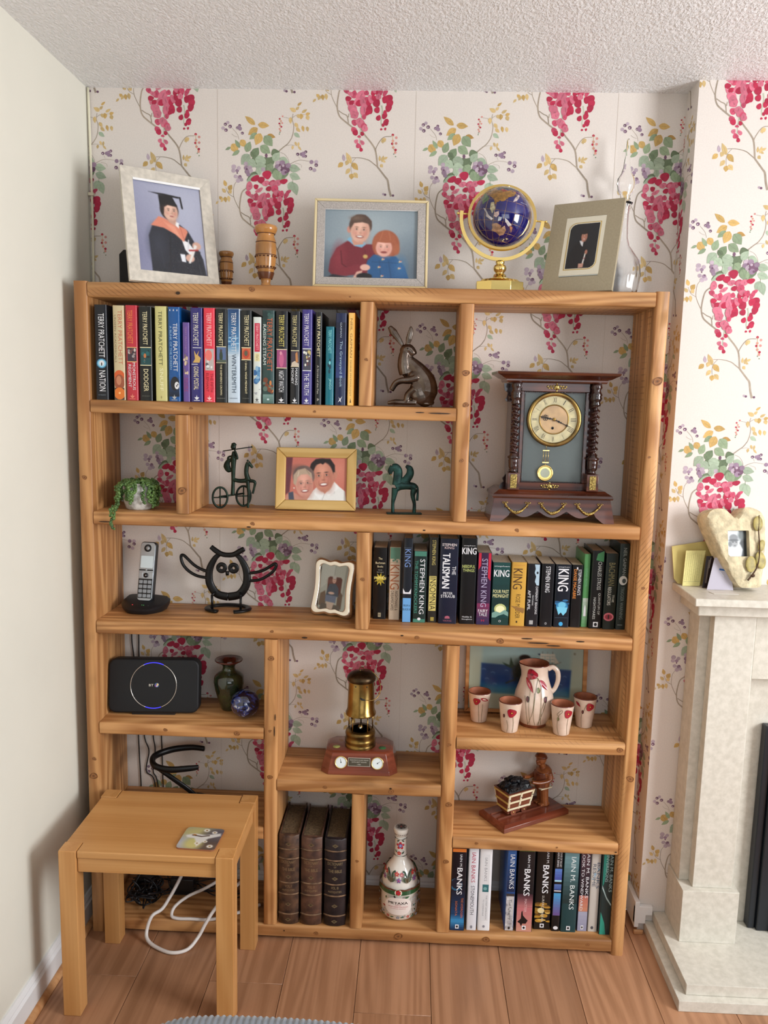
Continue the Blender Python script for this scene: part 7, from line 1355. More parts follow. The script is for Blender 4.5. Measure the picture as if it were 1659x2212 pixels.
# ================================================================== COAL WAGON
t = thing('coal_wagon_ornament', 'carved wooden miner pushing a coal filled tub along a wooden plinth', 'ornament', (1.227, -.075, .3343), math.radians(32))
mm = M(); mm.box(-.119, .119, -.0585, .0585, 0, .013); mm.build('plinth', m_rw, t, bevel=.0012)
M().frustum([(-.119, -.0585, .0131), (.119, -.0585, .0131), (.119, .0585, .0131), (-.119, .0585, .0131)], [(-.111, -.0505, .0195), (.111, -.0505, .0195), (.111, .0505, .0195), (-.111, .0505, .0195)]).build('plinth_bevel', m_rw, t)
m_cm = wood('cart_mahogany', (56, 26, 18), (104, 52, 36), (130, 74, 52), rough=.35, blotch=.3); m_wm = wood('pale_strap_wood', (180, 160, 120), (220, 206, 170), (236, 226, 196), rough=.4, blotch=.1); m_cw = wood('carved_red_wood', (50, 22, 14), (96, 46, 26), (132, 70, 40), rough=.35, blotch=.4, coat=.3); m_cw2 = wood('carved_orange_wood', (70, 34, 16), (122, 66, 34), (150, 88, 48), rough=.35, blotch=.3, coat=.3)
for y in (-.016, .016): M().box(-.108, .070, y-.002, y+.002, .0196, .0225).build('rail', m_cm, t)
cx0 = -.040
mm = M(); mm.frustum([(cx0-.040, -.022, .036), (cx0+.040, -.022, .036), (cx0+.040, .022, .036), (cx0-.040, .022, .036)], [(cx0-.046, -.033, .094), (cx0+.046, -.033, .094), (cx0+.046, .033, .094), (cx0-.046, .033, .094)]); mm.build('tub', m_cm, t, bevel=.001)
M().box(cx0-.034, cx0+.034, -.017, .017, .027, .036).build('underframe', m_cm, t)
for k, z in enumerate((.044, .066, .0895)):
    y = -.022-.011*(z-.036)/.058; hx = .040+.006*(z-.036)/.058
    for s_ in (-1, 1):
        M().box(cx0-hx-.001, cx0+hx+.001, s_*(-y)-.0014, s_*(-y)+.0014, z-.0027, z+.0027).build('pale_strap', m_wm, t)
    M().box(cx0-hx-.0022, cx0-hx+.001, y, -y, z-.0026, z+.0026).build('end_strap', MATS['gold_line'] if False else mat('straw_wood', (196, 164, 92), .45), t)
for i, dx in enumerate((-.041, 0, .041)):
    for s_ in (-1, 1):
        mm = M(); a, b2 = s_*.0225, s_*.0342; mm.frustum([(cx0+dx*.92-.003, a-.0016, .040), (cx0+dx*.92+.003, a-.0016, .040), (cx0+dx*.92+.003, a+.0016, .040), (cx0+dx*.92-.003, a+.0016, .040)], [(cx0+dx*1.05-.003, b2-.0016, .093), (cx0+dx*1.05+.003, b2-.0016, .093), (cx0+dx*1.05+.003, b2+.0016, .093), (cx0+dx*1.05-.003, b2+.0016, .093)]); mm.build('upright_strap', m_wm, t)
        for z in (.052, .078): M().ball((cx0+dx, s_*(.0235+.0115*(z-.036)/.058)*1.06, z), (.0014, .0012, .0014), 8, 6).build('rivet', m_blk, t)
M().box(cx0-.0475, cx0+.0475, -.0345, .0345, .0935, .0955).build('tub_rim', m_cm, t)
for dx in (-.018, .020):
    for s_ in (-1, 1):
        M().lathe([(0, -.0025), (.0092, -.0025), (.0100, 0), (.0092, .0025), (0, .0025)], 24, T=Matrix.Translation((cx0+dx, s_*.0195, .0320)) @ Matrix.Rotation(PI/2, 4, 'X')).build('wheel', m_cm, t, sharp=50)
        M().ball((cx0+dx, s_*.0228, .0320), (.0022, .0012, .0022), 8, 6).build('wheel_pin', m_brass, t)
    M().tube([(cx0+dx, -.019, .032), (cx0+dx, .019, .032)], .0018, 8, n=1).build('axle', m_blk, t)
m_coal = mat('coal', (30, 33, 37), .3, var=(90, .5), bump=(200, .4, .001), spec=.6)
rr = random.Random(21)
for i in range(44):
    u, w_ = rr.uniform(-1, 1), rr.uniform(-1, 1); hz = .0985+.027*(1-u*u)*(1-w_*w_*.7)*rr.uniform(.55, 1)
    M().chunk((cx0+u*.038, w_*.026, hz), rr.uniform(.0075, .0125), rr).build('coal_lump', m_coal, t)
M().frustum([(cx0-.043, -.030, .095), (cx0+.043, -.030, .095), (cx0+.043, .030, .095), (cx0-.043, .030, .095)], [(cx0-.024, -.015, .113), (cx0+.024, -.015, .113), (cx0+.024, .015, .113), (cx0-.024, .015, .113)]).build('coal_bed', m_coal, t)
# carved miner, body of one surface
mm = M(); X0 = .062
mm.tube([(X0+.008, .008, .020), (X0+.005, .007, .060), (X0+.003, .002, .080)], [.0095, .0105, .013], 12, n=3); mm.tube([(X0+.004, -.008, .020), (X0+.002, -.007, .060), (X0+.003, -.002, .080)], [.0095, .0105, .013], 12, n=3)
mm.tube([(X0+.003, 0, .074), (X0+.004, 0, .100), (X0+.004, 0, .124), (X0+.000, 0, .134)], [.0150, .0165, .0185, .010], 14, n=3, flat=1.1)
mm.tube([(X0, 0, .132), (X0-.004, 0, .146)], [.0085, .008], 12, n=1); mm.ball((X0-.005, 0, .158), (.0125, .0115, .0150)); mm.ball((X0-.0165, 0, .155), (.0045, .0035, .0045)); mm.ball((X0-.013, 0, .147), (.006, .006, .004)); mm.ball((X0-.006, 0, .168), (.0145, .0130, .0070))
for s_ in (-1, 1): mm.tube([(X0+.006, s_*.016, .122), (X0+.004, s_*.021, .104), (X0-.022, s_*.018, .100), (X0-.044, s_*.014, .106)], [.0080, .0072, .0056, .0044], 12, n=4)
for s_ in (-1, 1): mm.box(X0-.012, X0+.016, s_*.008-.006, s_*.008+.006, .0197, .026)
o = mm.organic('carved_miner', m_cw2, t, .0011, 2); o.scale = (1.22, 1.3, 1); o.location = (-X0*.22, 0, 0)
mm = M(); mm.tube([(X0-.003, 0, .0700), (X0-.004, 0, .100), (X0-.004, 0, .122)], [.0140, .0165, .0160], 14, n=3, flat=1.02); o = mm.organic('waistcoat', m_cw, t, .0012, 2); o.scale = (1.22, 1.3, 1); o.location = (-X0*.22, 0, 0)
M().lathe([(.0125, .1655), (.0170, .1660), (.0150, .1700), (.0110, .1760), (0, .1785)], 20, c=(X0-.007, 0, 0), cap=False).build('cap', m_cw, t).scale = (1.0, 1.2, 1)
M().box(X0-.0190, X0+.0210, -.0215, .0215, .0735, .0765).build('belt', MATS['pale_strap_wood'], t)
# ================================================================== PAINTED BOTTLE
m_wp = mat('white_porcelain', (232, 226, 216), .15, coat=.7)
t = thing('painted_bottle', 'white porcelain spirit bottle painted with red and green flowers', 'bottle', (.872, -.125, .0457), 0)
BP = [(.040, 0), (.048, .004), (.0520, .012), (.0530, .030), (.0532, .080), (.0520, .105), (.0480, .126), (.0400, .144), (.0300, .157), (.0215, .168), (.0180, .180), (.0172, .195), (.0168, .235), (.0170, .2365)]
M().lathe([(0, .001)]+BP+[(0, .2365)], 64, cap=False).build('body', m_wp, t)
M().lathe([(.0150, .2368), (.0165, .239), (.0190, .243), (.0212, .251), (.0218, .258), (.0205, .2615), (0, .263)], 40, cap=False).build('stopper', m_wp, t, sharp=50)
pr = Pr(.00003); rr = random.Random(31); w_ = None
def flower(u, v_, s, c, c2=(230, 214, 150), n=5):
    for k in range(n):
        a = 2*PI*k/n+PI/2; pr.leaf(u, v_, u+s*math.cos(a), v_+s*math.sin(a), s*.62, c, True)
    pr.ell(u, v_, s*.22, s*.22, c2, 8)
RED_, BL, GR_, DG, GY = (196, 34, 44), (110, 130, 186), (52, 92, 60), (40, 66, 46), (150, 160, 170)
for v_ in (.2335, .182): pr.poly([(-.026+.052*i/16, v_-.0012) for i in range(17)]+[(.026-.052*i/16, v_+.0012) for i in range(17)], (60, 64, 60))
flower(0, .214, .0115, RED_, BL); flower(.0, .214, .006, (120, 140, 200), (240, 240, 240)); pr.leaf(-.010, .226, -.002, .231, .004, DG); pr.leaf(.010, .226, .003, .232, .004, DG); flower(-.003, .1915, .0060, RED_); pr.leaf(.004, .190, .012, .197, .004, DG); pr.leaf(-.010, .192, -.015, .200, .004, GR_); stemline(pr, [(.004, .188), (.010, .192), (.008, .200), (.002, .202)], .001, GY); stemline(pr, [(-.014, .21), (-.010, .222), (-.004, .228)], .001, GY)
for k in range(-2, 4):
    u0 = k*.046; 
    for s_ in (-1, 1):
        pr.leaf(u0+s_*.010, .150, u0+s_*.022, .130, .009, DG); pr.leaf(u0+s_*.014, .146, u0+s_*.010, .124, .007, (110, 110, 90)); pr.leaf(u0+s_*.018, .134, u0+s_*.022, .118, .008, (96, 84, 60)); pr.leaf(u0+s_*.012, .132, u0+s_*.018, .120, .006, (60, 80, 56))
    flower(u0-.006, .142, .0062, RED_); flower(u0+.007, .141, .0056, (176, 40, 60)); flower(u0, .127, .0068, (120, 84, 140), (196, 60, 70))
def band(v0, v1, c, wav=0.0):
    n = 60
    for i in range(n):
        a, b2 = -.165+.33*i/n, -.165+.33*(i+1)/n; f_ = lambda u: wav*math.sin(u*240)
        pr.poly([(a, v0+f_(a)), (b2, v0+f_(b2)), (b2, v1+f_(b2)), (a, v1+f_(a))], c, flat=i > 0)
band(.099, .104, (96, 52, 34), .001); band(.087, .099, (34, 84, 50)); band(.0855, .087, (206, 200, 180))
pr.ell(0, .0945, .0095, .0095, (236, 226, 206)); flower(0, .0945, .0072, RED_, (80, 60, 110), 6)
for k in range(60):
    u = rr.uniform(-.12, .12); v_ = rr.uniform(.022, .082)
    if abs(u) < .032 and .028 < v_ < .078: continue
    c_ = rr.choice([DG, GR_, (30, 30, 30), GY, GY, (96, 110, 140), (150, 40, 50)]); a = rr.uniform(0, 2*PI); s = rr.uniform(.007, .013); pr.leaf(u, v_, u+s*math.cos(a), v_+s*math.sin(a), s*.5, c_)
for k in range(16):
    u = rr.uniform(-.12, .12)
    if abs(u) < .034: u += .06
    v_ = rr.uniform(.03, .078); stemline(pr, [(u, v_), (u+.006, v_+.006), (u+.012, v_+.002), (u+.010, v_-.005)], .0018, GY)
for k in range(9): flower(-.10+k*.025, .021+.002*(k % 2), .0045, (170, 40, 56) if k % 2 else (120, 130, 150)); pr.leaf(-.10+k*.025+.006, .021, -.10+k*.025+.016, .023, .004, GR_)
pr.poly([(-.028, .078), (-.010, .083), (.010, .083), (.028, .078), (.034, .060), (.031, .040), (.018, .033), (0, .031), (-.018, .033), (-.031, .040), (-.034, .060)], (238, 228, 218)) if False else None
n = 24
for i in range(n):
    a, b2 = -.033+.066*i/n, -.033+.066*(i+1)/n; h_ = lambda u: .026*max(0, 1-abs(u/.0335)**3.0)**.5
    pr.poly([(a, .056-h_(a)), (b2, .056-h_(b2)), (b2, .056+h_(b2)), (a, .056+h_(a))], (238, 226, 218), flat=i > 0)
pr.k += 1
pr.text('METAXA', 0, .066, .047, .0072, (26, 24, 26), 0, .0004); pr.text('GRAND', 0, .0595, .014, .0030, (196, 60, 80)); pr.text('HAND MADE PORCELAIN', 0, .0545, .048, .0034, (196, 60, 80)); pr.text('OLYMPIAN RESERVE', 0, .0490, .038, .0026, (206, 120, 120))
pr.build('flower_painting', t, m_pop, wrap=surf(BP, -.05))
pr = Pr(.00003); SP = [(.0165, .239), (.0190, .243), (.0212, .251), (.0218, .258)]
for k in range(14): pr.leaf(-.036+k*.0054, .2475, -.032+k*.0054, .2480, .0020, (50, 50, 60))
pr.build('stopper_painting', t, m_pop, wrap=surf(SP))
pr = Pr(.00003); pr.ell(0, 0, .0160, .0160, (150, 146, 140)); flower(0, 0, .013, (70, 66, 66), (160, 60, 60), 6); pr.build('stopper_top_painting', t, m_pop, wrap=lambda x, y, e: (x, y, .2634+e))
# ================================================================== SIDE TABLE
m_oak = wood('smooth_oak', (166, 112, 60), (194, 138, 80), (206, 152, 94), rough=.38, fine=120, broad=5, bstr=.03, along=1.1, blotch=.15, coat=.1)
t = thing('side_table', 'square legged oak side table standing in front of the bookcase by left wall', 'table', (.266, -.372, 0))
X0_, X1_, Y0_, Y1_, ZH = -.211, .211, -.155, .153, .436
W4 = .0425
for sx in (0, 1):
    for sy in (0, 1):
        xa = X0_ if sx == 0 else X1_-W4; ya = Y0_ if sy == 0 else Y1_-W4
        mm = M().box(-ZH/2, ZH/2, -W4/2, W4/2, -W4/2, W4/2); mm.build('leg', m_oak, t, bevel=.0015, loc=(xa+W4/2, ya+W4/2, ZH/2), rot=(0, PI/2, 0))
g_ = .0014
mm = M(); P = [(X0_+W4+g_, Y0_+.003), (X1_-W4-g_, Y0_+.003), (X1_-W4-g_, Y0_+W4+g_), (X1_-.002, Y0_+W4+g_), (X1_-.002, Y1_-W4-g_), (X1_-W4-g_, Y1_-W4-g_), (X1_-W4-g_, Y1_-.002), (X0_+W4+g_, Y1_-.002), (X0_+W4+g_, Y1_-W4-g_), (X0_+.002, Y1_-W4-g_), (X0_+.002, Y0_+W4+g_), (X0_+W4+g_, Y0_+W4+g_)]
n = len(P); zt, zb = ZH-.0012, ZH-.019
mm.add([(x, y, zb) for x, y in P]+[(x, y, zt) for x, y in P], [tuple(range(n))[::-1], tuple(range(n, 2*n))]+[(i, (i+1) % n, (i+1) % n+n, i+n) for i in range(n)]); mm.build('table_top', m_oak, t, bevel=.0022, seg=3)
M().box(X0_+W4+g_, X1_-W4-g_, Y0_+.0075, Y0_+.026, ZH-.056, ZH-.0195).build('apron', m_oak, t, bevel=.001)
M().box(X0_+W4+g_, X1_-W4-g_, Y1_-.026, Y1_-.006, ZH-.056, ZH-.0195).build('apron', m_oak, t, bevel=.001)
for x in (X0_+.006, X1_-.026): M().box(-(Y1_-Y0_)/2+W4+g_, (Y1_-Y0_)/2-W4-g_, -.01, .01, -.0182, .0182).build('apron', m_oak, t, bevel=.001, loc=(x+.01, (Y0_+Y1_)/2, ZH-.0378), rot=(0, 0, PI/2))
# coaster
t = thing('coaster', 'glossy square coaster with a painted white bird and daisies, on side table', 'coaster', (.379, -.450, .4352), math.radians(-3))
mm = M(); L_ = [(x, y) for x, y in rrect(-.048, -.048, .048, .048, .010)]; n = len(L_)
mm.frustum([(x, y, 0) for x, y in L_], [(x, y, .0038) for x, y in L_]); mm.build('board', mat('coaster_cork', (150, 96, 66), .6), t)
c = Cv(90, 90, (0, 0, 100, 100), (150, 150, 140))
c.e(40, 30, 60, 40, (196, 186, 120), soft=1.2); c.e(20, 75, 40, 30, (176, 184, 196), soft=1.2); c.e(85, 80, 50, 50, (78, 72, 72), soft=1.0); c.e(90, 25, 34, 30, (96, 94, 104), soft=1.0); c.e(38, 75, 24, 28, (206, 200, 120), soft=.8)
c.p([(8, 40), (30, 30), (60, 34), (95, 22), (98, 34), (70, 50), (58, 72), (50, 90), (44, 70), (34, 52), (14, 50)], (226, 224, 220), 5); c.ln([(25, 38), (50, 42), (68, 36)], 4, (70, 50, 40)); c.e(30, 36, 5, 3, (176, 110, 50), soft=.5)
for x, y, r_ in ((55, 12, 8), (78, 20, 7), (48, 74, 7), (66, 64, 6), (84, 84, 8)): c.e(x, y, r_, r_*.9, (236, 232, 220), soft=.4); c.e(x, y, r_*.35, r_*.35, (150, 110, 50), soft=.5)
kp = lambda x, z: abs(x) < .038 or abs(z-.048) < .038 or math.hypot(abs(x)-.038, abs(z-.048)-.038) < .0099
c.build('coaster_print', t, .096, .096, print_mat('coaster_gloss', .12, .5, coat=.8), T=Matrix.Translation((0, -.048, .0040)) @ Matrix.Rotation(-PI/2, 4, 'X'), keep=kp)
# ================================================================== HORSESHOE HOLDER, CABLES
t = thing('horseshoe_stand', 'black horseshoe holder on a slanting bar, on the shelf behind side table', 'ornament', (.232, -.105, .3374))
P = [(.072+(-.02), .052, .150), (.01, .060, .149), (-.045, .045, .146), (-.082, .005, .142), (-.066, -.042, .138), (-.02, -.060, .136), (.035, -.048, .136), (.060, -.040, .137)]
M().tube(P, [.0078, .0090, .0098, .0102, .0102, .0098, .0090, .0070], 12, flat=.8).build('top_shoe', m_iron, t)
M().tube([(-.062, -.040, .134), (.02, -.012, .055), (.062, .0, .010)], .0075, 10, n=1, flat=.6).build('slanting_bar', m_iron, t)
M().tube([(.055*math.cos(a)+.03, .050*math.sin(a), .0062) for a in [math.radians(d) for d in range(-150, 151, 25)]], .0060, 10).build('base_shoe', m_iron, t)
def cable(label, P, r, m_, name='cable', n=8, grp=None): o = M().tube(P, r, 8, n=n).build(name, m_); return tag(o, label, 'cable', grp)
m_wc = mat('white_cable', (228, 220, 214), .4); m_bc = mat('black_cable', (24, 22, 24), .5)
cable('thick white cable looping from bookcase down onto the floor under side table', [(.262, -.03, .190), (.244, -.08, .150), (.224, -.14, .108), (.208, -.165, .080), (.196, -.195, .066), (.176, -.222, .062), (.166, -.237, .030), (.172, -.252, .012), (.201, -.273, .0062), (.252, -.294, .0062), (.292, -.278, .0062), (.313, -.245, .020), (.332, -.232, .055), (.352, -.215, .085), (.385, -.17, .112), (.425, -.12, .130), (.455, -.05, .150)], .0050, m_wc)
cable('second white cable bent back in a flat loop inside the bottom left cubby', [(.36, -.03, .190), (.368, -.08, .158), (.350, -.12, .124), (.310, -.145, .104), (.262, -.165, .088), (.232, -.19, .072), (.228, -.208, .056), (.246, -.213, .0516), (.283, -.212, .0514), (.336, -.212, .0518), (.380, -.195, .053), (.425, -.17, .054), (.468, -.14, .056)], .0046, m_wc)
for i, (lb, P) in enumerate((('leftmost thin black wire hanging down the wallpaper behind shelves', [(.060, .86), (.057, .799), (.063, .735), (.068, .62), (.071, .496), (.073, .423), (.076, .338), (.08, .12)]), ('thin black wire second from left behind the shelves, bowing outward', [(.078, .86), (.078, .80), (.078, .736), (.084, .6), (.089, .497), (.102, .450), (.093, .386), (.119, .343), (.12, .12)]), ('third thin black wire from left, kinked, on wallpaper behind lower shelf', [(.112, .58), (.116, .498), (.121, .454), (.114, .387), (.128, .340), (.14, .12)]), ('rightmost thin black wire hanging straight behind the horseshoe holder', [(.138, .58), (.141, .499), (.144, .336), (.15, .12)]))):
    cable(lb, [(x, -.0033, z) for x, z in P], .0017, m_bc, grp='wires on the wallpaper' if False else None)
rr = random.Random(8)
t = thing('cable_tangle', 'tangled heap of black leads and plugs in the bottom left cubby', 'cables', (.13, -.12, .0457))
mm = M()
for k in range(9):
    P = []; 
    for j in range(9): P.append((rr.uniform(-.055, .035), rr.uniform(-.07, .07), .006+abs(rr.gauss(0, .032))))
    mm.tube(P, rr.choice([.0018, .0024, .003]), 6, n=5)
mm.build('tangled_leads', m_bc, t)['kind'] = 'stuff'
mm = M()
for k in range(6):
    P = [(rr.uniform(.0, .06), rr.uniform(.0, .06), .02+rr.random()*.05)]
    for j in range(6): P.append((.05+j*.05+rr.uniform(-.03, .03), rr.uniform(.0, .07), .006+min(.035, abs(rr.gauss(0, .016)))))
    mm.tube(P, .0018, 6, n=5)
mm.build('trailing_leads', m_bc, t)['kind'] = 'stuff'
M().box(.06, .13, .02, .085, 0, .052).build('mains_adapter', m_blk, t, bevel=.004); M().box(-.05, 0, .03, .085, 0, .04).build('plug', m_blk, t, bevel=.004)
# ================================================================== FIREPLACE
def stone():
    m = bpy.data.materials.new('limestone'); m.use_nodes = True; N = m.node_tree.nodes; Lk = m.node_tree.links; b = N['Principled BSDF']
    tc = N.new('ShaderNodeTexCoord'); n = N.new('ShaderNodeTexNoise'); n.inputs['Scale'].default_value = 55; n.inputs['Detail'].default_value = 8; n.inputs['Roughness'].default_value = .65; Lk.new(tc.outputs['Object'], n.inputs['Vector'])
    r = N.new('ShaderNodeValToRGB'); r.color_ramp.elements[0].position = .38; r.color_ramp.elements[0].color = lin4((206, 200, 186)); r.color_ramp.elements[1].position = .64; r.color_ramp.elements[1].color = lin4((222, 216, 203)); Lk.new(n.outputs['Fac'], r.inputs[0]); Lk.new(r.outputs[0], b.inputs['Base Color']); b.inputs['Roughness'].default_value = .42; return m
m_st = stone(); MATS['limestone'] = m_st
t = thing('fireplace', 'pale limestone fireplace surround with mantel, plinth and stepped hearth', 'fireplace', (1.59, YB, 0))
def fb(nm, x0, x1, y0, y1, z0, z1, m_=m_st, bev=.0015): return M().box(x0-1.59, x1-1.59, y0-YB, y1-YB, z0, z1).build(nm, m_, t, bevel=bev)
yb = YB-.0006
fb('hearth_slab', 1.588, 2.95, -.412, yb, 0, .030); fb('hearth_slab', 1.612, 2.93, -.390, yb, .0302, .060)
fb('plinth', 1.6455, 1.798, -.224, yb, .0602, .212, bev=.001)
fb('jamb_back', 1.6500, 1.8000, -.172, yb, .2122, .986); fb('pilaster', 1.6770, 1.7840, -.205, -.1722, .2122, .986, bev=.0012)
fb('frieze', 1.8002, 2.74, -.170, yb, .80, .986); fb('capital', 1.622, 2.92, -.235, yb, .9862, 1.0225, bev=.003)
fb('mantel_shelf', 1.5965, 2.945, -.282, yb, 1.0227, 1.0430, bev=.0022)
fb('back_panel', 1.8002, 2.70, -.122, yb, .0602, .7998)
fb('plinth', 2.742, 2.895, -.224, yb, .0602, .212, bev=.001); fb('jamb_back', 2.7402, 2.890, -.172, yb, .2122, .986); fb('pilaster', 2.756, 2.863, -.205, -.1722, .2122, .986)
m_fs = mat('black_cast_frame', (30, 34, 40), .35, bump=(200, .1, .0004))
t2 = thing('gas_fire', 'black metal fire frame set into the limestone surround at right edge', 'fire', (1.86, -.123, .0606))
def gb(nm, x0, x1, y0, y1, z0, z1, m_=m_fs, bev=.003): return M().box(x0, x1, y0, y1, z0, z1).build(nm, m_, t2, bevel=bev)
gb('outer_frame', 0, .020, -.030, -.0005, 0, .600); gb('outer_frame', .620, .640, -.030, -.0005, 0, .600); gb('outer_frame', 0.0205, .6195, -.030, -.0005, .585, .600)
gb('inner_frame', .0205, .062, -.040, -.0005, 0, .5845); gb('inner_frame', .578, .6195, -.040, -.0005, 0, .5845); gb('inner_frame', .0625, .5775, -.040, -.0005, .54, .5845)
gb('fire_panel', .0625, .5775, -.012, -.0005, 0.0, .5395, m_blackb); gb('grate', .0625, .5775, -.060, -.0125, 0.0, .10)
# ================================================================== ON THE MANTEL
m_ye = mat('yellow_envelope', (214, 196, 120), .7, var=(20, .06)); m_ye2 = mat('pale_yellow_paper', (222, 212, 140), .7, var=(240, .05))
zm = 1.0433
def leaning(name, label, cat, pts, y, tilt, th, m_, lines=None):
    zb_ = min(p[1] for p in pts); cx = sum(p[0] for p in pts)/len(pts); o = thing(name, label, cat, (cx, y, zm)) if lines else None
    loc = (cx, y, zm)
    mm = M().prism([(p[0]-cx, p[1]-zb_) for p in pts], 0, th, T=tiltT(tilt, th*math.sin(tilt)+.0001))
    if o:
        mm.build('sheet', m_, o); pr = Pr(.0001)
        for l in lines: pr.line([(l[0]-cx, l[1]-zb_), ((l[0]+l[2])/2-cx, (l[1]+l[3])/2-zb_), (l[2]-cx, l[3]-zb_)], l[4], l[4], l[5], 1)
        pr.build('marks', o, m_photom, T=tiltT(tilt, th*math.sin(tilt)+.0001) @ Matrix.Translation((0, -.0002, 0))); return o
    ob = mm.build(name, m_); ob.location = loc; return tag(ob, label, cat)
leaning('yellow_envelope', 'large plain yellow envelope propped at the back of the mantel shelf', 'envelope', [(1.584, 1.152), (1.592, 1.064), (1.602, 1.052), (1.612, 1.050), (1.700, 1.050), (1.692, 1.172)], -.122, .15, .002, m_ye)
leaning('yellow_envelope', 'small pale ruled yellow envelope in front of the larger one', 'envelope', [(1.6160, 1.142), (1.6680, 1.144), (1.6540, 1.048), (1.6080, 1.047)], -.142, .16, .0015, m_ye2, [(1.621+k*.0052, 1.136, 1.614+k*.0050, 1.062, .0005, (176, 172, 110)) for k in range(8)]+[(1.6105, 1.058, 1.654, 1.060, .0006, (150, 150, 110))])
leaning('photograph_card', 'dark brown photograph card standing between yellow envelope and white card', 'card', [(1.6640, 1.132), (1.7000, 1.133), (1.6960, 1.047), (1.6550, 1.047)], -.158, .14, .001, mat('dark_print', (44, 30, 30), .3), [(1.6720, 1.122, 1.6640, 1.060, .0035, (116, 100, 88)), (1.676, 1.128, 1.672, 1.10, .0015, (150, 140, 130))])
leaning('greeting_card', 'white card with a small blue bird print beside the heart frame', 'card', [(1.6790, 1.131), (1.7160, 1.132), (1.7300, 1.046), (1.6610, 1.046)], -.176, .14, .001, mat('grey_white_card', (182, 176, 188), .5), [(1.692, 1.1005, 1.708, 1.0985, .0045, (44, 90, 150)), (1.706, 1.099, 1.712, 1.092, .0030, (60, 110, 170)), (1.694, 1.094, 1.704, 1.082, .0008, (226, 224, 226))])
o = M(); P = [(-.034, -.010), (.030, .018), (.036, -.034), (-.028, -.036)]; o.frustum([(x, y, 0) for x, y in P], [(x, y, .0008) for x, y in P]); o = o.build('folded_paper', mat('paper_white', (220, 214, 204), .7)); o.location = (1.690, -.190, 1.0434); tag(o, 'white slip of paper lying flat under the heart frame', 'paper')
t = thing('heart_frame', 'chunky rough cream stone heart holding a tiny black and white photograph', 'picture frame', (1.738, -.200, zm+.0125), math.radians(10))
HO = [(-.083, .178), (-.078, .196), (-.060, .207), (-.036, .207), (-.018, .196), (-.006, .184), (.006, .192), (.024, .210), (.050, .209), (.074, .192), (.080, .160), (.078, .120), (.072, .070), (.066, .030), (.058, .002), (.030, -.001), (.012, -.001), (-.004, .010), (-.020, .036), (-.042, .076), (-.060, .118), (-.074, .150)]
HO = [(p.x, p.z) for p in catmull([(a, 0, b2) for a, b2 in HO], 4, True)]
cxh, czh = .0, .116; hw, hh = .030, .034
n = len(HO); inner = []
for x, z in HO:
    dx, dz = x-cxh, z-czh; k = min(hw/abs(dx) if abs(dx) > 1e-6 else 9e9, hh/abs(dz) if abs(dz) > 1e-6 else 9e9); inner.append((cxh+dx*k, czh+dz*k))
rr = random.Random(5); v = []; K = 5; TL = Matrix.Rotation(math.radians(-12), 4, 'X')
def nz(x, z, a): return a*(math.sin(x*170+z*90)+math.sin(z*230-x*60)+rr.uniform(-.8, .8))*.5
rings_ = [([(x*1.03, z) for x, z in HO], .052, 0), ([(x*1.05+rr.uniform(-.001, .001), z) for x, z in HO], .030, 1), (HO, .006, 1)]
for k in range(1, K+1): u = k/K; rings_.append(([(a[0]*(1-u)+b2[0]*u, a[1]*(1-u)+b2[1]*u) for a, b2 in zip(HO, inner)], 0 if k < K else -.0, .8 if k < K else 0))
rings_.append((inner, .014, 0))
for L_, y, a in rings_: v += [(x, y+(nz(x, z, .0018)*a), max(z, .0)+0.0) for x, z in L_]
f = [(k*n+i, (k+1)*n+i, (k+1)*n+(i+1) % n, k*n+(i+1) % n) for k in range(len(rings_)-1) for i in range(n)]+[tuple(range(n))]
mm = M(); mm.add(v, f, True, TL); mm.build('stone_heart', mat('rough_cream_stone', (220, 204, 168), .85, var=(55, .16), bump=(85, .9, .004)), t, sharp=45)
c = Cv(48, 56, (0, 0, 60, 70), (214, 222, 226))
c.p([(38, 0), (60, 0), (60, 70), (44, 70), (48, 50), (40, 34), (46, 20)], (40, 46, 50), 4); c.e(46, 14, 10, 12, (90, 100, 100), soft=.8); c.p([(10, 68), (14, 50), (26, 42), (38, 50), (42, 70)], (206, 210, 214), 3); c.e(26, 32, 10, 13, (150, 152, 154), soft=.3); c.e(24, 20, 12, 10, (120, 124, 128), soft=.3); c.e(24, 26, 14, 3, (80, 84, 88), soft=.5)
for x, y in ((22, 31), (31, 31)): c.e(x, y, 2, 1.4, (50, 50, 54), soft=.6)
c.e(27, 40, 3, 1.2, (90, 90, 94), soft=.6); c.e(14, 36, 5, 8, (110, 114, 118), soft=.6)
c.build('photograph', t, .062, .070, m_photom, T=TL @ Matrix.Translation((0, .0135, czh-.035)))
m_pod = mat('dried_pod', (186, 168, 96), .5, var=(60, .25)); m_twig = mat('brown_twig', (76, 52, 34), .8)
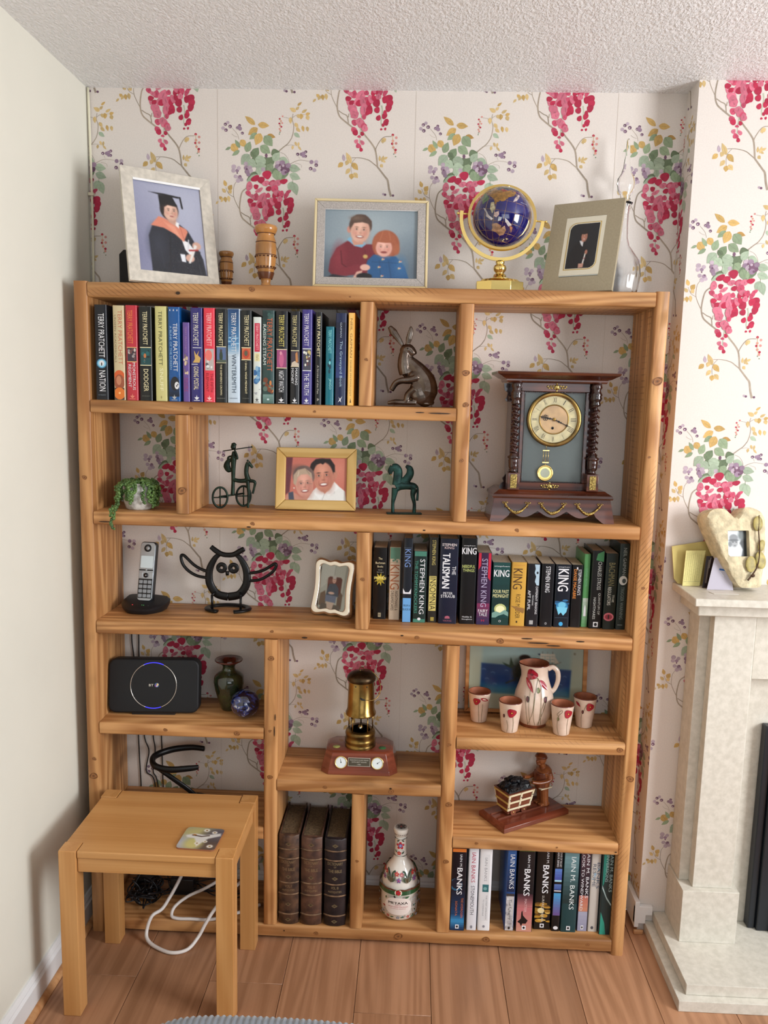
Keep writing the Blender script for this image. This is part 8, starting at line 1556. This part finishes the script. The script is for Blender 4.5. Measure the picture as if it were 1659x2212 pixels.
for (x, z, rx, rz_, a) in ((.028, .062, .0145, .021, .1), (.056, .072, .0145, .023, -.15), (.052, .168, .0135, .020, .1), (.060, .11, .009, .016, .3)):
    M().ball((x, -.006, z), (rx, .003, rz_), 16, 10, T=TL, rot=Matrix.Rotation(a, 3, 'Y')).build('seed_pod', m_pod, t)
M().tube([(.018, -.006, .020), (.032, -.007, .036), (.046, -.008, .060), (.053, -.008, .10), (.052, -.008, .15), (.055, -.008, .19)], [.0025, .0022, .0017, .0015, .0015, .001], 8, T=TL).build('twig', m_twig, t); M().chunk((.030, -.009, .032), .006, rr, T=TL).build('twig_knot', m_twig, t)
# ================================================================== CORDUROY FOOTSTOOL
def cord():
    XW, nx = .345, 58*6; prof = [(-.36, -.30), (-.36, -.05), (-.35, -.018), (-.33, -.004), (-.30, .0), (-.15, .004), (0, .006), (.15, .004), (.29, .0), (.315, -.003), (.335, -.012), (.348, -.030), (.354, -.055), (.356, -.30)]
    v = []; f = []; m_ = len(prof)
    for i in range(nx+1):
        x = -XW+2*XW*i/nx; e = (abs(x)/XW)**10; rib = .0022*abs(math.sin(PI*i/6))
        for j, (y, z) in enumerate(prof):
            bend = -.035*(abs((x+.10)/XW))**2.2 if y > .25 else 0
            v.append((x, y+bend+(rib if j > 9 else (-rib if j < 2 else 0)), z-.028*e+(rib if 1 < j < 12 else 0)))
    for i in range(nx):
        for j in range(m_-1): f.append((i*m_+j, (i+1)*m_+j, (i+1)*m_+j+1, i*m_+j+1))
    f.append(tuple(range(m_))); f.append(tuple(nx*m_+j for j in range(m_))[::-1])
    mm = M(); mm.add(v, f, True); return mm
t = thing('corduroy_footstool', 'grey ribbed corduroy footstool at the bottom edge of the photo', 'footstool', (.745, -1.222, 0), math.radians(-.5))
cord().build('cushion', mat('grey_corduroy', (122, 128, 138), .9, sheen=.4, bump=(700, .3, .0005)), t, loc=(0, 0, .341))
M().box(-.335, .335, -.35, .33, .02, .0448).build('base_board', m_ply, t)
for x in (-.3, .3):
    for y in (-.3, .28): M().lathe([(.018, 0), (.022, .0205)], 16, c=(x, y, 0)).build('foot', m_blk, t)
